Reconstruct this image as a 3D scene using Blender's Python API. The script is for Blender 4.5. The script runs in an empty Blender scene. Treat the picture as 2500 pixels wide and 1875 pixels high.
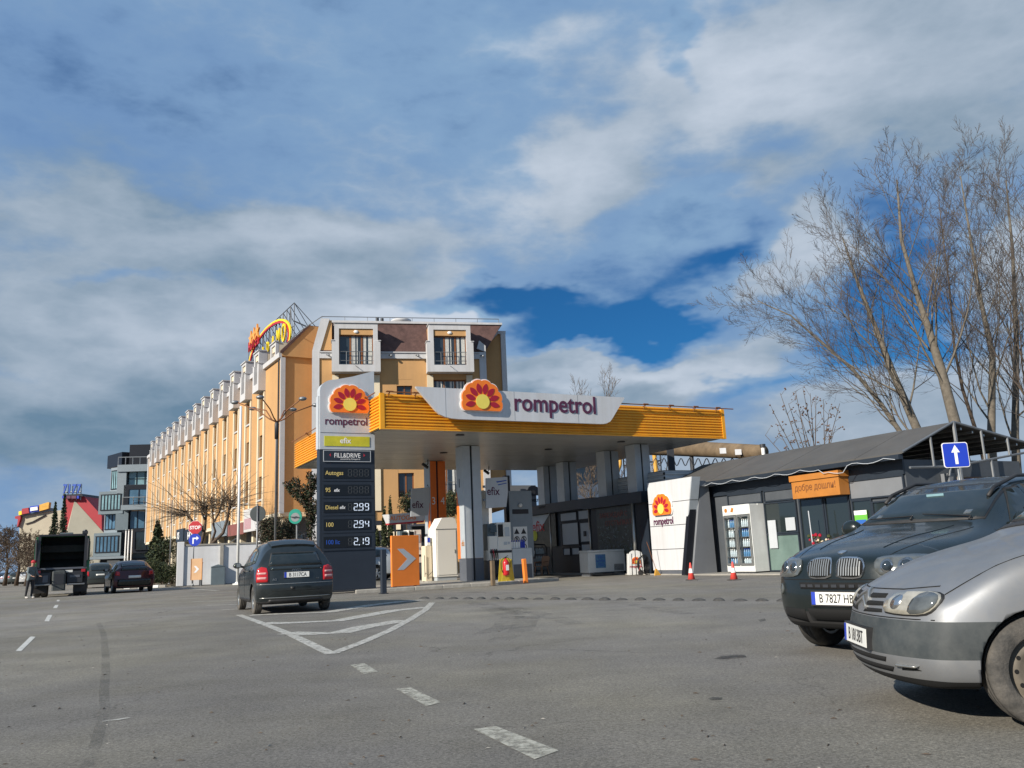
import bpy, bmesh, math, random
from math import sin, cos, pi, radians, atan2, hypot, sqrt
from mathutils import Vector, Matrix
from mathutils.bvhtree import BVHTree
random.seed(7)
C = bpy.context.scene.collection
SC = bpy.context.scene

# ---------------------------------------------------------------- camera
F_PX, CAM_H, PITCH, ROLL = 2080.0, 1.08, radians(11.3), math.atan(.043)
cF = Vector((0, cos(PITCH), sin(PITCH))); U0 = Vector((0, -sin(PITCH), cos(PITCH))); R0 = Vector((1, 0, 0))
cR = R0*cos(ROLL) - U0*sin(ROLL); cU = R0*sin(ROLL) + U0*cos(ROLL)
cam_d = bpy.data.cameras.new('camera'); cam = bpy.data.objects.new('camera', cam_d); C.objects.link(cam)
m = Matrix((cR, cU, -cF)).transposed().to_4x4(); m.translation = (0, 0, CAM_H); cam.matrix_world = m
cam_d.sensor_width = 36; cam_d.lens = 36*F_PX/2500; cam_d.clip_end = 5000; cam_d.clip_start = .05
SC.camera = cam
def ray(u, v): return cF + cR*((u-1250)/F_PX) + cU*((937.5-v)/F_PX)
def G(u, v, z=0):                      # survey helper: ground point seen at a photograph pixel
    d = ray(u, v); t = (z-CAM_H)/d.z; return Vector((d.x*t, d.y*t, z))
def Q(u, v, Y):                        # survey helper: point at distance Y seen at a photograph pixel
    d = ray(u, v); t = Y/d.y; return Vector((d.x*t, Y, CAM_H+d.z*t))

# ---------------------------------------------------------------- sun, sky, exposure
SUN_AZ, SUN_EL = 46.0, 27.0            # heading of the light over the ground (deg. from +Y to +X), height
L = bpy.data.lights.new('sun', 'SUN'); L.energy = 5.0; L.angle = radians(.5); L.color = (1, .92, .80)
so = bpy.data.objects.new('sun', L); C.objects.link(so)
a = radians(SUN_AZ); e = radians(SUN_EL)
so.rotation_euler = Vector((sin(a)*cos(e), cos(a)*cos(e), -sin(e))).to_track_quat('-Z', 'Y').to_euler()
SC.view_settings.view_transform = 'Standard'; SC.view_settings.look = 'None'
SC.view_settings.exposure = 0.38; SC.view_settings.gamma = 1; SC.view_settings.use_curve_mapping = False

w = bpy.data.worlds.new('World'); SC.world = w; w.use_nodes = True
nt = w.node_tree; nt.nodes.clear(); NL = nt.links
def N(t, **k):
    n = nt.nodes.new(t)
    for a_, b_ in k.items(): setattr(n, a_, b_)
    return n
def inp(s, v):
    if isinstance(v, bpy.types.NodeSocket): NL.new(v, s)
    else: s.default_value = v
def MA(op, a_, b_=0.0, c_=None, clamp=False):
    n = N('ShaderNodeMath', operation=op, use_clamp=clamp); inp(n.inputs[0], a_); inp(n.inputs[1], b_)
    if c_ is not None: inp(n.inputs[2], c_)
    return n.outputs[0]
def MIX(f, a_, b_):
    n = N('ShaderNodeMix', data_type='RGBA'); inp(n.inputs[0], f); inp(n.inputs[6], a_); inp(n.inputs[7], b_); return n.outputs[2]
def NOISE(vec, scale, detail=6, rough=.55, dist=0):
    n = N('ShaderNodeTexNoise'); NL.new(vec, n.inputs['Vector']); n.inputs['Scale'].default_value = scale
    n.inputs['Detail'].default_value = detail; n.inputs['Roughness'].default_value = rough; n.inputs['Distortion'].default_value = dist
    return n.outputs[0]
out = N('ShaderNodeOutputWorld'); bg = N('ShaderNodeBackground'); NL.new(bg.outputs[0], out.inputs[0])
sky = N('ShaderNodeTexSky', sky_type='NISHITA'); sky.sun_disc = False
sky.sun_elevation = radians(SUN_EL); sky.sun_rotation = radians(SUN_AZ+180); sky.air_density = 1.0; sky.dust_density = .4; sky.ozone_density = 3.0
tc = N('ShaderNodeTexCoord'); sep = N('ShaderNodeSeparateXYZ'); NL.new(tc.outputs['Generated'], sep.inputs[0])
az = MA('ARCTAN2', sep.outputs[0], sep.outputs[1]); el = MA('ARCSINE', sep.outputs[2])
cmb = N('ShaderNodeCombineXYZ'); NL.new(az, cmb.inputs[0]); NL.new(MA('MULTIPLY', el, 1.9), cmb.inputs[1]); P0 = cmb.outputs[0]
cmb2 = N('ShaderNodeCombineXYZ'); NL.new(sep.outputs[0], cmb2.inputs[0]); NL.new(sep.outputs[1], cmb2.inputs[1])
NL.new(MA('MULTIPLY', sep.outputs[2], 2.2), cmb2.inputs[2]); P1 = cmb2.outputs[0]
wn1 = NOISE(P1, 7, 4, .55); wn2 = NOISE(P1, 8.3, 4, .55)
azw = MA('ADD', az, MA('MULTIPLY', MA('SUBTRACT', wn1, .5), .20))
elw = MA('ADD', el, MA('MULTIPLY', MA('SUBTRACT', wn2, .5), .11))
cw = N('ShaderNodeCombineXYZ'); NL.new(azw, cw.inputs[0]); NL.new(elw, cw.inputs[1]); PW = cw.outputs[0]
def blob(u, v, su, sv, rot=0.0, p=1.0):
    d = ray(u, v).normalized(); A0 = atan2(d.x, d.y); E0 = math.asin(d.z); k = 1.65/F_PX; su *= k; sv *= k
    n = N('ShaderNodeVectorMath', operation='MULTIPLY_ADD'); NL.new(PW, n.inputs[0]); n.inputs[1].default_value = (1/su, 1/sv, 0); n.inputs[2].default_value = (-A0/su, -E0/sv, 0)
    q = N('ShaderNodeVectorMath', operation='DOT_PRODUCT'); NL.new(n.outputs[0], q.inputs[0]); NL.new(n.outputs[0], q.inputs[1])
    t = MA('MULTIPLY_ADD', q.outputs['Value'], -1.0, 1.0, True)
    return MA('MULTIPLY', t, t)
def total(items, start):
    t = start
    for wgt, *b in items: t = MA('MULTIPLY_ADD', blob(*b), wgt, t)
    return t
# cloud layout: weight, centre (photo survey pixel), half sizes, tilt, edge hardness
COVER = [(-.66, 1180, 735, 190, 34, -10, 1.8), (-.66, 1400, 790, 250, 62, -8, 1.8), (-.55, 1560, 845, 230, 52, 0, 1.6), (-.48, 1680, 760, 140, 90, 20, 1.5),
         (-.45, 1960, 760, 90, 60, 0, 1.4), (-.55, 2170, 640, 110, 200, 0, 1.4), (-.58, 2080, 860, 120, 90, 0, 1.4), (-.45, 2330, 830, 90, 110, 0, 1.3), (-.40, 1820, 950, 160, 30, 0, 1.4), (-.3, 1750, 660, 60, 50, 0, 1.3),
         (-.10, 1300, 155, 90, 85, 0, 1.3), (-.32, 1655, 125, 45, 90, -30, 1.3), (-.04, 120, 150, 300, 200, 30, 1), (-.08, 420, 230, 260, 70, -20, 1), (-.14, 60, 1180, 220, 90, 0, 1.2), (.40, 300, 1000, 460, 120, 0, 1), (.36, 1250, 1000, 420, 90, 0, 1), (.25, 150, 560, 260, 160, 0, 1), (.25, 2000, 1120, 700, 100, 0, 1), (.3, 500, 1180, 500, 90, 0, 1), (-.3, 430, 690, 200, 25, 0, 1.2),
         (-.3, 20, 930, 60, 30, 0, 1.3), (-.22, 1950, 300, 200, 70, 0, 1), (-.14, 1600, 520, 320, 60, 0, 1),
         (.55, 700, 600, 420, 80, 2, 1.7), (.60, 1080, 800, 210, 60, -18, 2.2), (.5, 850, 720, 330, 70, 0, 1.6), (.50, 500, 800, 450, 90, 4, 1.5), (.45, 250, 880, 320, 90, 0, 1.4), (.62, 1480, 955, 320, 60, -4, 2.2), (.5, 1320, 890, 110, 45, -30, 1.8), (.25, 1470, 745, 70, 40, 0, 1), (-.35, 1750, 800, 120, 50, 0, 1), (-.20, 1560, 680, 240, 80, 0, 1), (.3, 1480, 900, 260, 50, 0, 1), (-.25, 1820, 640, 70, 90, 0, 1),
         (.55, 1760, 750, 95, 80, 0, 2), (.62, 1980, 650, 150, 95, 8, 2), (.5, 1830, 830, 160, 60, 0, 1.7), (.6, 2440, 640, 90, 110, 0, 2), (.6, 2300, 960, 300, 80, 8, 2.2),
         (.62, 1850, 190, 330, 140, 5, 1.2), (.35, 2300, 180, 300, 200, 0, 1.1), (.36, 1450, 400, 130, 110, 0, 1.1), (.22, 1380, 100, 200, 90, 0, 1.1), (.28, 1480, 480, 160, 90, 0, 1), (.3, 1840, 460, 110, 60, 0, 1.2), (.22, 1330, 520, 220, 110, 0, 1.1)]
BRIGHT = [(.65, 1080, 775, 170, 40, -18, 1.6), (.60, 1480, 930, 300, 32, -4, 1.5), (.35, 1980, 610, 130, 60, 8, 1.3), (.45, 1800, 230, 260, 120, 8, 1.1), (.25, 2440, 600, 90, 60, 0, 1.3), (.35, 2250, 890, 240, 45, 8, 1.6),
          (.25, 640, 570, 300, 40, 2, 1.4), (.30, 900, 770, 260, 60, 0, 1.3), (.25, 420, 810, 300, 50, 2, 1.3), (.25, 100, 950, 160, 60, 0, 1.3), (.2, 1450, 420, 100, 100, 0, 1), (.2, 1500, 90, 300, 80, 0, 1),
          (-.42, 300, 1030, 420, 120, 0, 1.4), (-.30, 1250, 1010, 400, 70, 0, 1), (.22, 780, 330, 330, 120, 0, 1), (-.25, 250, 250, 420, 220, 0, 1), (-.15, 1900, 380, 420, 70, 0, 1), (.3, 1250, 90, 200, 60, 0, 1), (.25, 1700, 520, 130, 60, 0, 1), (.22, 1300, 470, 160, 90, 0, 1), (-.15, 700, 680, 340, 40, 0, 1.2), (-.30, 2350, 420, 300, 90, 0, 1.2), (-.2, 1500, 660, 260, 40, 0, 1.2), (-.25, 1300, 950, 260, 40, 0, 1.3), (-.2, 450, 400, 500, 160, 0, 1)]
nA = NOISE(P1, 3.2, 4, .5); nB = NOISE(P1, 13, 6, .6); nC = NOISE(P1, 5.1, 3, .5)
cov = total(COVER, .50)
nP = NOISE(P1, 9, 5, .55); bil = MA('ABSOLUTE', MA('MULTIPLY_ADD', nP, 2.0, -1.0)); puff = MA('SUBTRACT', .22, bil)
cov = MA('MULTIPLY_ADD', puff, .42, cov)
cov = MA('ADD', cov, MA('MULTIPLY', MA('SUBTRACT', nA, .5), .45)); cov = MA('ADD', cov, MA('MULTIPLY', MA('SUBTRACT', nB, .5), .20))
bri = total(BRIGHT, .42); bri = MA('MULTIPLY_ADD', puff, .45, bri); bri = MA('ADD', bri, MA('MULTIPLY', MA('SUBTRACT', nC, .5), .6)); bri = MA('ADD', bri, MA('MULTIPLY', MA('SUBTRACT', nB, .5), .35), clamp=True)
thin = N('ShaderNodeMapRange', interpolation_type='SMOOTHSTEP'); NL.new(cov, thin.inputs[0]); thin.inputs[1].default_value = .02; thin.inputs[2].default_value = .50
thick = N('ShaderNodeMapRange', interpolation_type='SMOOTHSTEP'); NL.new(cov, thick.inputs[0]); thick.inputs[1].default_value = .50; thick.inputs[2].default_value = .86
tint = N('ShaderNodeMix', data_type='RGBA', blend_type='MULTIPLY'); tint.inputs[0].default_value = 1; NL.new(sky.outputs[0], tint.inputs[6]); tint.inputs[7].default_value = (.12, .42, .68, 1)
# radiances below are in the sky texture's own (bright) units; the Background strength brings them down
haze_c = MIX(bri, (1.45, 2.6, 4.65, 1), (2.5, 3.9, 5.6, 1))
white_c = MIX(bri, (1.35, 2.25, 3.2, 1), (5.3, 5.95, 6.9, 1))
c1 = MIX(thin.outputs[0], tint.outputs[2], haze_c); c2 = MIX(thick.outputs[0], c1, white_c)
# below the horizon the world is plain dull ground light
gnd = N('ShaderNodeMapRange'); NL.new(sep.outputs[2], gnd.inputs[0]); gnd.inputs[1].default_value = -.02; gnd.inputs[2].default_value = .0
fin = MIX(gnd.outputs[0], (1.2, 1.2, 1.15, 1), c2); NL.new(fin, bg.inputs[0]); bg.inputs[1].default_value = .084

# ================================================================ materials
MATS = {}
def mat(name, col, rough=.6, metal=0.0, var=.12, scale=3.0, bump=0.0, bscale=60, coat=0.0, spec=.5, emit=0, alpha=1, trans=0, dirt=0.0, dirtcol=(.23, .21, .18), dscale=2.0, ior=1.45, streak=False):
    if name in MATS: return MATS[name]
    m = bpy.data.materials.new(name); m.use_nodes = True; t = m.node_tree; p = t.nodes['Principled BSDF']; l = t.links
    def n(ty, **k):
        o = t.nodes.new(ty)
        for a_, b_ in k.items(): setattr(o, a_, b_)
        return o
    p.inputs['Roughness'].default_value = rough; p.inputs['Metallic'].default_value = metal
    p.inputs['Coat Weight'].default_value = coat; p.inputs['Coat Roughness'].default_value = .06
    p.inputs['Specular IOR Level'].default_value = spec; p.inputs['IOR'].default_value = ior
    co = n('ShaderNodeTexCoord').outputs['Object']; c4 = (*col, 1)
    cur = None
    if var:
        ns = n('ShaderNodeTexNoise'); l.new(co, ns.inputs['Vector']); ns.inputs['Scale'].default_value = scale; ns.inputs['Detail'].default_value = 7; ns.inputs['Roughness'].default_value = .65
        mr = n('ShaderNodeMapRange'); l.new(ns.outputs[0], mr.inputs[0]); mr.inputs[1].default_value = .3; mr.inputs[2].default_value = .7; mr.inputs[3].default_value = 1-var; mr.inputs[4].default_value = 1+var
        mx = n('ShaderNodeVectorMath', operation='SCALE'); mx.inputs[0].default_value = col; l.new(mr.outputs[0], mx.inputs['Scale']); cur = mx.outputs[0]
    if dirt:
        d = n('ShaderNodeTexNoise'); mp_ = n('ShaderNodeMapping'); mp_.inputs['Scale'].default_value = (1, 1, .07 if streak else 1); l.new(co, mp_.inputs[0]); l.new(mp_.outputs[0], d.inputs['Vector']); d.inputs['Scale'].default_value = dscale; d.inputs['Detail'].default_value = 9; d.inputs['Roughness'].default_value = .7
        dm = n('ShaderNodeMapRange'); l.new(d.outputs[0], dm.inputs[0]); dm.inputs[1].default_value = .4; dm.inputs[2].default_value = .75; dm.inputs[3].default_value = 0; dm.inputs[4].default_value = dirt
        x = n('ShaderNodeMix', data_type='RGBA'); l.new(dm.outputs[0], x.inputs[0])
        if cur: l.new(cur, x.inputs[6])
        else: x.inputs[6].default_value = c4
        x.inputs[7].default_value = (*dirtcol, 1); cur = x.outputs[2]
        r = n('ShaderNodeMapRange'); l.new(dm.outputs[0], r.inputs[0]); r.inputs[3].default_value = rough; r.inputs[4].default_value = .85; r.inputs[2].default_value = 1; l.new(r.outputs[0], p.inputs['Roughness'])
    if cur: l.new(cur, p.inputs['Base Color'])
    else: p.inputs['Base Color'].default_value = c4
    if bump:
        b = n('ShaderNodeTexNoise'); l.new(co, b.inputs['Vector']); b.inputs['Scale'].default_value = bscale; b.inputs['Detail'].default_value = 5
        bb = n('ShaderNodeBump'); bb.inputs['Strength'].default_value = bump; bb.inputs['Distance'].default_value = .02; l.new(b.outputs[0], bb.inputs['Height']); l.new(bb.outputs[0], p.inputs['Normal'])
    if emit: p.inputs['Emission Color'].default_value = c4; p.inputs['Emission Strength'].default_value = emit
    if alpha < 1: p.inputs['Alpha'].default_value = alpha
    if trans: p.inputs['Transmission Weight'].default_value = trans
    MATS[name] = m; return m
M = {}
def defm(k, *a_, **b_): M[k] = mat(k, *a_, **b_)
defm('orange_plaster', (.50, .285, .118), .85, var=.10, scale=.35, bump=.15, bscale=25, dirt=.42, dirtcol=(.36, .22, .11), dscale=1.5, streak=True)
defm('cream_plaster', (.66, .57, .42), .85, var=.07, scale=.5)
defm('white_trim', (.50, .50, .51), .7, var=.06, scale=1.2, dirt=.45, dirtcol=(.33, .31, .28), dscale=2.5, streak=True)
defm('shingle', (.095, .052, .045), .9, var=.35, scale=2.2, bump=.5, bscale=14)
defm('wood_frame', (.20, .075, .025), .5, var=.15)
defm('brown_frame', (.10, .07, .05), .5, var=.1)
defm('window_glass', (.025, .035, .045), .06, var=0, spec=.9)
defm('pane_film', (.34, .38, .42), .35, var=.06, spec=.6)
defm('shutter', (.20, .165, .13), .6, var=.12, scale=2)
defm('curtain', (.55, .55, .52), .9, var=.15, scale=6)
defm('metal_grey', (.22, .23, .24), .45, .6, var=.1)
defm('metal_dark', (.04, .043, .05), .5, .3, var=.1)
defm('panel_dark', (.022, .030, .042), .42, .1, var=.15, scale=2)
defm('navy_dark', (.010, .016, .026), .5, 0, var=.2, scale=2)
defm('totem_grey', (.026, .034, .048), .45, .2, var=.08, scale=2)
defm('totem_white', (.50, .53, .56), .4, .1, var=.05, scale=1.5, dirt=.3, dirtcol=(.36, .36, .35), dscale=4, streak=True)
defm('panel_white', (.56, .575, .60), .4, 0, var=.04, scale=1, dirt=.45, dirtcol=(.40, .385, .36), dscale=4, streak=True)
defm('white_paint', (.78, .78, .76), .5, var=.05)
defm('fascia_yellow', (.80, .35, .018), .42, 0, var=.10, scale=1.0, dirt=.4, dirtcol=(.42, .22, .04), dscale=3, streak=True)
defm('ceiling_white', (.36, .36, .34), .35, .1, var=.1, scale=1.5)
defm('col_grey', (.46, .50, .53), .45, .2, var=.06)
defm('col_dark', (.10, .11, .13), .5, .1, var=.1)
defm('col_orange', (.78, .17, .02), .45, 0, var=.05)
defm('logo_orange', (.85, .20, .02), .4, 0, var=.05)
defm('logo_red', (.36, .012, .03), .4, 0, var=.05)
defm('logo_yellow', (.80, .66, .12), .4, 0, var=.05)
defm('logo_purple', (.085, .02, .055), .5, 0, var=.05)
defm('efix_green', (.52, .50, .035), .5, 0, var=.12, scale=4)
defm('text_white', (.80, .80, .80), .5, var=0)
defm('text_black', (.015, .015, .018), .5, var=0)
defm('text_red', (.42, .03, .05), .5, var=.1)
defm('text_yellow', (.62, .48, .16), .5, var=0)
defm('text_blue', (.02, .08, .40), .5, var=0)
defm('led_white', (.70, .80, .95), .5, var=0, emit=.35)
defm('led_off', (.05, .055, .06), .5, var=0)
defm('screen_black', (.008, .009, .011), .25, var=0)
defm('asphalt_patch', (.085, .083, .078), .9, var=.2, scale=4, bump=.3)
defm('sign_red', (.45, .02, .03), .45, var=.05)
defm('sign_blue', (.015, .045, .42), .4, var=.05)
defm('sign_back', (.055, .065, .068), .5, .4, var=.1)
defm('plate_white', (.72, .72, .68), .5, var=.05, dirt=.15)
defm('plate_blue', (.02, .05, .40), .5, var=0)
defm('tyre', (.022, .022, .022), .85, var=.2, scale=9, bump=.2, dirt=.75, dirtcol=(.13, .12, .10), dscale=5)
defm('tyre_dusty', (.045, .044, .042), .9, var=.25, scale=9, bump=.3, dirt=.8, dirtcol=(.19, .17, .145), dscale=4)
defm('rim_alloy', (.45, .45, .44), .35, .7, var=.1)
defm('rim_steel', (.13, .115, .092), .7, .1, var=.3, scale=6, dirt=.6, dirtcol=(.19, .16, .12))
defm('rim_dark', (.03, .03, .03), .6, var=.2)
defm('black_plastic', (.018, .018, .019), .55, var=.2, dirt=.25, dirtcol=(.12, .11, .1))
defm('grey_plastic', (.036, .043, .046), .6, var=.2, scale=3, dirt=.5, dirtcol=(.12, .125, .12), dscale=5)
defm('underbody', (.006, .006, .006), .9, var=0)
defm('car_glass', (.012, .018, .020), .04, var=0, spec=.8, dirt=.12, dirtcol=(.12, .12, .12), dscale=3)
defm('car_glass_light', (.06, .085, .09), .06, var=0, spec=.8)
defm('chrome', (.62, .62, .62), .18, .95, var=.05)
defm('chrome_dull', (.42, .42, .40), .35, .8, var=.15)
defm('lamp_clear', (.12, .128, .125), .12, .35, var=.35, scale=9, coat=.8)
defm('lamp_amber', (.40, .375, .31), .15, .3, var=.25, scale=12, coat=.8)
defm('lamp_red', (.42, .012, .015), .18, 0, var=.15, scale=12, coat=.6)
defm('lamp_rose', (.55, .30, .28), .2, 0, var=.15, scale=14, coat=.5)
defm('paint_silver', (.235, .245, .26), .48, .6, var=.10, scale=1.6, coat=.2, dirt=.6, dirtcol=(.27, .26, .24), dscale=2.2)
defm('paint_charcoal', (.014, .019, .020), .28, .3, var=.1, coat=.7, dirt=.28, dirtcol=(.075, .08, .078), dscale=1.7)
defm('paint_black', (.008, .013, .013), .25, .2, var=.1, coat=.5, dirt=.36, dirtcol=(.046, .046, .038), dscale=1.4)
defm('paint_maroon', (.05, .008, .014), .3, .3, var=.1, coat=.5)
defm('paint_bluegrey', (.13, .16, .20), .35, .5, var=.06, coat=.5)
defm('paint_lightsilver', (.33, .37, .41), .35, .5, var=.06, coat=.5)
defm('paint_white', (.60, .60, .60), .35, 0, var=.04, coat=.5)
defm('paint_blue', (.08, .13, .24), .35, .4, var=.06, coat=.5)
defm('paint_olive', (.055, .065, .062), .35, .4, var=.06, coat=.5)
defm('truck_green', (.012, .14, .06), .5, 0, var=.3, scale=2, dirt=.3)
defm('truck_dark', (.008, .009, .009), .7, 0, var=.3, scale=4, dirt=.2, dirtcol=(.06, .05, .04))
defm('bark_pale', (.13, .112, .088), .9, var=.35, scale=5, bump=.5, bscale=18)
defm('twig_pale', (.065, .054, .048), .9, var=.3, scale=.6)
defm('bark_dark', (.085, .062, .045), .9, var=.35, scale=5, bump=.5, bscale=18)
defm('twig_brown', (.11, .082, .058), .9, var=.35, scale=.8)
defm('leaf_dark', (.020, .034, .014), .7, var=.5, scale=3)
defm('leaf_olive', (.050, .060, .020), .7, var=.5, scale=3)
defm('leaf_brown', (.060, .045, .026), .8, var=.5, scale=3)
defm('leaf_dry', (.13, .075, .05), .85, var=.4, scale=2)
defm('wall_plaster', (.68, .69, .71), .8, var=.07, scale=1.0, streak=True, dirt=.35, dirtcol=(.36, .34, .31), dscale=1.1)
defm('concrete', (.30, .285, .255), .85, var=.15, scale=2, bump=.2)
defm('kerb_stone', (.36, .34, .30), .85, var=.22, scale=2.5, bump=.3, dirt=.5, dirtcol=(.16, .15, .13))
defm('roof_sheet', (.075, .073, .070), .75, .0, var=.16, scale=.8, dirt=.3, dirtcol=(.11, .095, .08))
defm('annex_grey', (.075, .085, .098), .55, .1, var=.15, scale=1.2, dirt=.2, dirtcol=(.10, .10, .095))
defm('annex_light', (.17, .18, .195), .6, .0, var=.08, scale=1.2)
defm('glass_dark', (.020, .028, .030), .05, var=0, spec=.9)
defm('glass_green', (.13, .19, .17), .12, var=.15, scale=1.2, spec=.8)
defm('glass_blue', (.07, .14, .21), .08, var=.35, scale=.9, spec=.9)
defm('glass_pale', (.20, .33, .36), .12, var=.35, scale=.9, spec=.9)
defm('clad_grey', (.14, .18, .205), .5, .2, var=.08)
defm('clad_light', (.22, .26, .29), .5, .2, var=.06)
defm('clad_black', (.010, .012, .018), .4, .1, var=.1)
defm('mall_cream', (.42, .38, .29), .85, var=.10, scale=.3)
defm('mall_red', (.33, .018, .028), .6, var=.12, scale=.3)
defm('faded_red', (.20, .07, .06), .7, var=.2, scale=1)
defm('mall_grey', (.26, .25, .22), .8, var=.15, scale=.3)
defm('pipe_yellow', (.62, .33, .05), .6, var=.2, scale=2)
defm('pipe_brown', (.16, .115, .07), .85, var=.35, scale=1.5)
defm('wood_board', (.58, .36, .20), .7, var=.12, scale=2)
defm('skin', (.42, .24, .17), .6, var=.08)
defm('jacket', (.13, .16, .17), .85, var=.2, scale=10)
defm('trousers', (.030, .030, .034), .9, var=.2, scale=10)
defm('cap_red', (.42, .03, .04), .8, var=.1)
defm('shoe', (.45, .43, .40), .7, var=.1)
defm('cone_red', (.72, .065, .05), .5, var=.12, scale=8, dirt=.25)
defm('rubber', (.030, .029, .028), .85, var=.3, scale=6, dirt=.8, dirtcol=(.13, .125, .115))
defm('hose', (.012, .012, .013), .45, var=0)
defm('water_blue', (.08, .20, .36), .25, var=.3, scale=15, coat=.4)
defm('water_clear', (.40, .48, .52), .2, var=.3, scale=15, coat=.4)
defm('fridge_white', (.64, .65, .63), .5, var=.05, dirt=.2)
defm('cabinet_white', (.78, .76, .70), .6, var=.05, scale=1, dirt=.2, dirtcol=(.55, .5, .42))
defm('plastic_tan', (.36, .20, .115), .5, var=.1)
defm('poster_dark', (.035, .040, .035), .35, var=.7, scale=6)
defm('sign_orange', (.43, .165, .03), .5, var=.12, scale=2, dirt=.2, dirtcol=(.35, .16, .05), dscale=1.5)
defm('sign_orange_red', (.82, .22, .03), .5, var=.06, scale=2)
defm('sticker_green', (.14, .45, .06), .5, var=0)
defm('sticker_blue', (.03, .12, .42), .5, var=.1)
defm('ext_red', (.50, .015, .02), .3, var=.05, coat=.5)
defm('yellow_plastic', (.55, .42, .04), .5, var=.15, scale=6)
defm('star_orange', (.75, .30, .06), .5, var=.1)
defm('letter_yellow', (.85, .62, .02), .45, var=.05)
defm('opel_green', (.02, .27, .20), .4, var=.05)
defm('lime_hose', (.45, .12, .12), .5, var=.1)
defm('soil', (.12, .10, .07), .95, var=.3, scale=3)

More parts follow.
